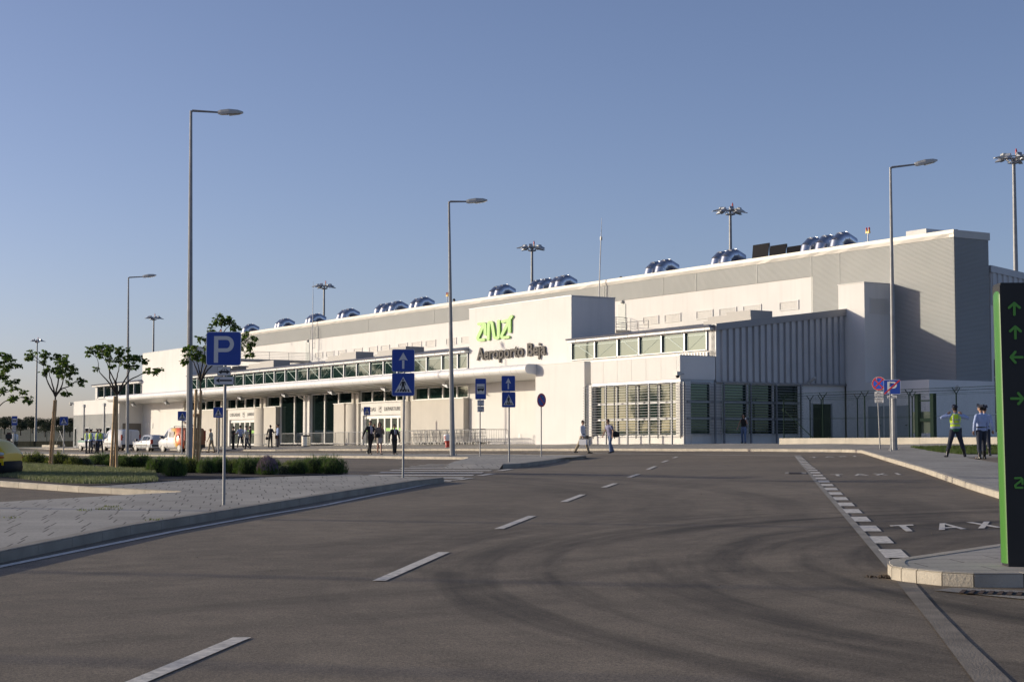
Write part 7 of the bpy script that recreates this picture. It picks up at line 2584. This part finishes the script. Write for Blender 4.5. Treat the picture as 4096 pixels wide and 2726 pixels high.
DOWN = ((-.12, .02, -1), (-.05, .15, -1)); DOWNR = ((.12, .02, -1), (.05, .15, -1))
def held(t, name, mb, m_): return mb.build(name, m_, t)
def at_px(px, py, fn=PV): return gp(px, py, fn)
def hgt(px, y0, y1, fn=PV):
    b = gp(px, y1, fn)
    return (y1 - y0) / F * b[1] * 1.01
PG = 'policemen in yellow vests standing beside the vehicles'
# --- group at the far left
bL = gp(372, 1812, PV)
for dx, dy, fc_, lab, lg, hd in ((-.55, .15, -70, 'policeman in yellow vest at the left of the group, facing right', ((3, 3, 6), (-2, 0, 6)), 0), (-.12, -.25, -35, 'policeman in yellow vest, second from left in the group, arm hanging', ((4, 2, 7), (-4, 2, 8)), -20),
                                 (.15, .7, 150, 'policeman in yellow vest at the back of the group, half hidden', ((2, 2, 5), (0, 0, 5)), 0), (.55, -.1, 12, 'policeman in yellow vest at the right of the group, seen from behind', ((3, 0, 8), (-3, 0, 8)), 30)):
    person(lab, (bL[0] + dx, bL[1] + dy), R(fc_), 1.77, C_SHIRT, C_NAVY, lg, (((-.15, .05, -1), (-.05, .35, -1)), ((.2, .0, -1), (.05, .3, -1))), hat='side', boots=True, vest=True, group=PG, headturn=hd, voxel=.014)
# --- old man with a stick
b = gp(845, 1809, G)
t, hd_, tr_, s_ = person('elderly man in cream clothes and flat cap leaning on a walking stick', b, R(75), hgt(845, 1716, 1809, G), C_GREY, C_BEIGE, ((14, 8, 4), (-10, 6, 4)), (((-.2, .12, -1), (-.1, .5, -1)), ((.15, -.1, -1), (.05, .1, -1))), hair=HAIRG, hat='flat', sleeves=.5, lean=5, zf=G, shoes=cloth('brown_shoe', (.12, .07, .04)), voxel=.014, bulk=1.08)
m = MB(); h0 = hd_[0]; m.tube([(h0.x, h0.y - .03, h0.z + .02), (h0.x, h0.y + .1, h0.z + .02)], .015, 6); m.tube([(h0.x, h0.y + .02, h0.z + .02), (h0.x - .02, h0.y + .16, 0.0)], .012, 6)
held(t, 'walking_stick', m, M_STEEL)
# --- arrivals group
ag = 'people standing outside the arrivals door'
b = gp(932, 1796, PV)
t, h_, _, _ = person('man in black clothes looking at a phone, leftmost outside the arrivals door', b, R(-65), hgt(932, 1706, 1796), C_BLACK, C_BLACK, ((2, 0, 8), (0, 0, 8)), (((-.15, .3, -1), (.1, 1, .35)), ((.15, .25, -1), (-.1, 1, .3))), sleeves=.6, group=ag, fat=1.1, voxel=.014)
m = MB(); c = (h_[0] + h_[1]) / 2; m.box(c.x - .06, c.x + .06, c.y - .01, c.y + .01, c.z - .03, c.z + .08); held(t, 'phone', m, M_BLACK)
b = gp(961, 1790, PV)
person('policeman in pale blue shirt with arms folded, seen from behind near arrivals', b, R(15), hgt(961, 1703, 1790), C_SHIRT, C_NAVY, ((6, 2, 9), (-6, 4, 9)), (((-.5, .3, -1), (.7, .7, .2)), ((.5, .2, -1), (-.7, .6, .1))), hat='side', boots=True, group=ag, voxel=.014)
b = gp(988, 1796, PV)
person('man in grey shirt and dark trousers walking left past the arrivals door', b, R(62), hgt(988, 1709, 1796), C_GREY, C_NAVY, ((-26, 12, 2), (22, 6, 2)), (((-.1, .3, -1), (-.05, .6, -1)), ((.15, -.35, -1), (.05, -.1, -1))), hair=HAIRG, sleeves=.5, group=ag, voxel=.014, lean=4)
b = gp(1000, 1789, PV)
person('man in black behind the walking man in the grey shirt', b, R(100), hgt(1000, 1705, 1789), C_BLACK, C_BLACK, ((0, 0, 6), (0, 0, 6)), (((-.2, .2, -1), (.5, .8, .1)), ((.2, .2, -1), (-.5, .8, .1))), group=ag, voxel=.014)
b = gp(979, 1787, PV)
person('policeman with side cap mostly hidden behind the walking man', (b[0], b[1] + .6), R(-60), 1.76, C_SHIRT, C_NAVY, ((0, 0, 5), (0, 0, 5)), (DOWN, DOWNR), hat='side', group=ag, voxel=.016)
b = gp(1081, 1788, PV)
t, h_, _, _ = person('man in dark suit carrying a black helmet, right of the arrivals door', b, R(-25), hgt(1081, 1701, 1788), C_DARK, C_DARK, ((5, 2, 7), (-4, 2, 7)), (((-.35, -.05, -1), (-.25, .2, -1)), ((.3, .35, -1), (-.1, .8, .1))), group=ag, coat=.80, voxel=.014)
m = MB(); m.ball(h_[0] + Vector((0, 0, -.10)), .13, .15, .13, 14, 10); m.box(h_[0].x - .1, h_[0].x + .1, h_[0].y + .1, h_[0].y + .16, h_[0].z - .16, h_[0].z - .06); held(t, 'helmet', m, M_BLACK)
b = gp(1111, 1787, PV)
t, h_, _, _ = person('policeman in white shirt and dark tie holding a folder by the barriers', b, R(110), hgt(1111, 1699, 1787), C_SHIRT, C_NAVY, ((3, 0, 5), (-3, 0, 5)), (((-.15, .1, -1), (.0, .35, -1)), ((.12, .0, -1), (.05, .2, -1))), hat='side', boots=False, tie=C_BLACK, group=ag, voxel=.014)
m = MB(); m.box(h_[0].x - .03, h_[0].x + .02, h_[0].y - .10, h_[0].y + .14, h_[0].z - .16, h_[0].z + .12); held(t, 'folder', m, cloth('brown_folder', (.10, .05, .03)))
# --- walkers in the middle
wg = 'people walking across the island'
b = gp(1480, 1817, PV)
t, h_, _, _ = person('man in open dark suit with lilac tie and papers, leftmost of the walkers', b, R(-140), hgt(1480, 1683, 1817), C_DARK, C_BLACK, ((-22, 8, 2), (16, 3, 3)), (((-.25, .25, -1), (.3, .9, -.3)), ((.55, -.25, -1), (.35, -.15, -1))), coat=.78, tie=C_TIE, shirtfront=C_WHITE, group=wg, glasses=True, headturn=-35)
m = MB(); m.cbox(h_[0] + Vector((.02, .05, .0)), .24, .01, .18, Matrix.Rotation(R(25), 3, 'Y')); held(t, 'papers', m, M_WHITE)
b = gp(1518, 1817, PV)
t, h_, tr_, s_ = person('woman with long brown hair, light skirt and dark cardigan walking, hand at her mouth', b, R(-165), hgt(1518, 1688, 1817), C_TAUPE, None, ((16, 3, -3), (-14, 16, -3)), (((-.2, .25, -1), (.30, .35, 1)), ((.35, .0, -1), (.0, .35, -1))), hair=HAIRB, longhair=True, skirt=C_SKIRT, group=wg, glasses=True, sex='f', coat=.92)
m = MB(); m.ball(Vector((.14, .15, .98)), .15, .08, .11, 14, 8); m.tube([(.2, .1, 1.05), (.24, .02, 1.3), (.15, .0, 1.42)], .012, 6); held(t, 'handbag', m, C_BLACK)
b = gp(1577, 1817, PV)
person('balding man in open dark suit and dark red tie, rightmost of the walkers', b, R(-150), hgt(1577, 1696, 1817), C_DARK, C_BLACK, ((-16, 4, 7), (24, 6, 6)), (((-.35, -.05, -1), (-.2, .2, -1)), ((.4, .0, -1), (.25, .3, -1))), hair=HAIR, coat=.80, tie=C_TIER, shirtfront=C_WHITE, group=wg, fat=1.12, bulk=1.08, headturn=10)
b = gp(1497, 1793, PV)
person('man in dark suit farther back, hidden between the first walker and the woman', b, R(150), hgt(1497, 1695, 1793), C_DARK, C_DARK, ((-20, 10, 3), (20, 5, 3)), (((-.2, .2, -1), (0, .6, -1)), ((.2, -.2, -1), (.05, 0, -1))), shirtfront=C_WHITE, voxel=.014)
# --- man with cases, man with shoulder bag
b = gp(2331, 1812.5, G)
t, h_, _, _ = person('man in white shirt and beige trousers striding and carrying two pale cases', b, R(-118), hgt(2331, 1680, 1812.5, G), C_WHITE, C_BEIGE, ((22, 4, 4), (-24, 6, 4)), (((-.45, -.15, -1), (-.35, .1, -1)), ((.35, .2, -1), (.25, .45, -1))), zf=G, headturn=-25, bulk=1.1)
# his right hand is on the photo's left
for hh, sz, nm, mm in ((h_[1], (.14, .40, .27), 'document_case', M_WHITE), (h_[0], (.22, .42, .30), 'camera_case', mat('case_grey', (.40, .41, .43), .4))):
    m = MB(); m.box(hh.x - sz[0] / 2, hh.x + sz[0] / 2, hh.y - sz[1] / 2, hh.y + sz[1] / 2, hh.z - sz[2] - .06, hh.z - .06); m.tube([(hh.x, hh.y - .08, hh.z - .06), (hh.x, hh.y - .06, hh.z + .0), (hh.x, hh.y + .06, hh.z + .0), (hh.x, hh.y + .08, hh.z - .06)], .01, 5)
    held(t, nm, m, mm)
m = MB(); m.box(h_[0].x - .10, h_[0].x + .06, h_[0].y - .06, h_[0].y + .10, h_[0].z - .02, h_[0].z + .14); held(t, 'camera', m, M_BLACK)
b = gp(2441, 1811.5, G)
t, h_, _, _ = person('young man in checked shirt and jeans carrying a black shoulder bag', b, R(125), hgt(2441, 1679, 1811.5, G), C_CHECK, C_JEAN, ((16, 22, 3), (-14, 14, 3)), (((-.3, -.3, -1), (-.1, .3, -1)), ((.25, .25, -1), (.1, .5, -1))), zf=G, sleeves=.7, lean=10, shoes=C_BLACK)
m = MB(); m.ball((-.26, -.14, .95), .10, .22, .15, 14, 10); m.box(-.32, -.20, -.34, .06, .82, 1.02); m.tube([(-.22, -.08, 1.02), (-.12, -.02, 1.47), (.10, .10, 1.36), (-.1, .05, 1.05)], .016, 6); held(t, 'shoulder_bag', m, C_BLACK)
# --- woman on the phone by the glass
b = U(-74.35, 61.9)
t, h_, _, _ = person('dark haired woman in black top and flared jeans phoning beside the glazed wall', b, R(150), 1.68, C_BLACK, C_JEAN, ((10, 2, 4), (-8, 12, 5)), (((-.35, .15, -1), (.25, .2, 1)), ((.45, .05, -1), (.35, .2, -1))), longhair=True, sleeves=0, sex='f', bulk=1.0)
m = MB(); c = h_[0]; m.box(c.x - .02, c.x + .02, c.y - .04, c.y + .04, c.z - .06, c.z + .07); held(t, 'phone', m, M_WHITE)
# --- the three policemen at the right
b = gp(3823, 1827, PV)
t, h_, tr_, s_ = person('policeman in yellow vest seen from behind with both hands at his face', b, R(2), 1.83, C_SHIRT, C_NAVY, ((2, 0, 14), (-2, 0, 15)), (((-.9, .12, -.18), (.98, .16, .60)), ((.9, .12, -.24), (-.96, .16, .66))), hat='side', boots=True, vest=True, voxel=.009, bulk=1.12, headturn=0)
m = MB()
add_text(m, 'GNR', lambda p, q, r_: (-.13 + p, -.150 * s_ - r_ - .014, 1.29 + q), .26, .075, .01, .012)
held(t, 'vest_lettering', m, C_REFL)
m = MB(); m.tube([tr_((0, 0, .90)), tr_((0, 0, 1.005))], [(.178, .135), (.178, .137)], 18); held(t, 'green_hem', m, C_GREEN)
m = MB(); m.box(.16, .22, -.06, .05, .86, 1.04); held(t, 'radio', m, M_BLACK)
b = gp(3927, 1836, PV)
person('policeman in pale blue shirt, nearer of the pair beside the totem', b, R(22), 1.80, C_SHIRT, C_NAVY, ((-6, 2, 5), (5, 3, 4)), (((-.4, -.1, -1), (.1, .3, -1)), ((.3, .05, -1), (-.1, .3, -1))), hat='side', boots=True, voxel=.009, fat=1.15, bulk=1.15, headturn=25)
b = gp(3936, 1823, PV)
person('policeman in pale blue shirt, farther of the pair beside the totem', (b[0] + .1, b[1] + .2), R(-20), 1.80, C_SHIRT, C_NAVY, ((3, 2, 5), (-3, 3, 5)), (((-.2, .05, -1), (-.05, .3, -1)), ((.25, -.05, -1), (.1, .2, -1))), hat='side', boots=True, voxel=.010, bulk=1.1, headturn=-30)

# ------------------------------------------------------------------ small leftovers on the ground
def tuft(px, py, n, h, label, fn=PV, w=.12):
    c = gp(px, py, fn)
    poly = [(c[0] - w, c[1] - w), (c[0] + w, c[1] - w), (c[0] + w, c[1] + w), (c[0] - w, c[1] + w)]
    o = grass_stuff('weeds', poly, n, h, .006, M_OLIVE, label, 'weeds', int(px), 0.8, fn)
for px, py, n_, lab in ((412, 2036, 60, 'small green weeds between the pavers in the left foreground'), (443, 2026, 60, 'larger green weed tuft between the pavers in the left foreground'), (460, 2036, 30, 'tiny weed beside the larger tuft on the left pavement'), (620, 2079, 40, 'weed near the kerb below the post of the parking sign'), (330, 2042, 40, 'small yellowish weed left of the larger tufts on the pavement'), (48, 2070, 30, 'tiny weed at the left edge of the pavement')):
    tuft(px, py, n_ // 2, .035, lab)
rnd_ = random.Random(21)
mb = MB()
for i in range(110):
    x, y = rnd_.uniform(-7, 6), rnd_.uniform(8.5, 34)
    r_ = rnd_.uniform(.003, .008) * (1.6 if rnd_.random() < .06 else 1)
    mb.ball((x, y, G(x, y) + r_ * .4), r_, r_ * rnd_.uniform(.6, 1), r_ * .7, 6, 4)
o = mb.build('pebbles', mat('pebble', (0.20, 0.17, 0.14), 0.9, var=0.4, scale=5))
tag(o, 'loose pebbles and grit scattered over the asphalt', 'pebbles', kind='stuff')
mb = MB()
c = gp(3600, 2309, G)
for i in range(420):
    x, y = c[0] + rnd_.gauss(.0, .10), c[1] + rnd_.gauss(.02, .045)
    r_ = rnd_.uniform(.006, .016)
    mb.ball((x, y, G(x, y) + r_ * rnd_.uniform(.2, 1.2)), r_, r_, r_ * .7, 6, 4)
o = mb.build('dirt', mat('clod', (0.07, 0.05, 0.035), 0.95, var=0.4, scale=9))
tag(o, 'little heap of dark soil at the foot of the foreground kerb', 'soil heap', kind='stuff')
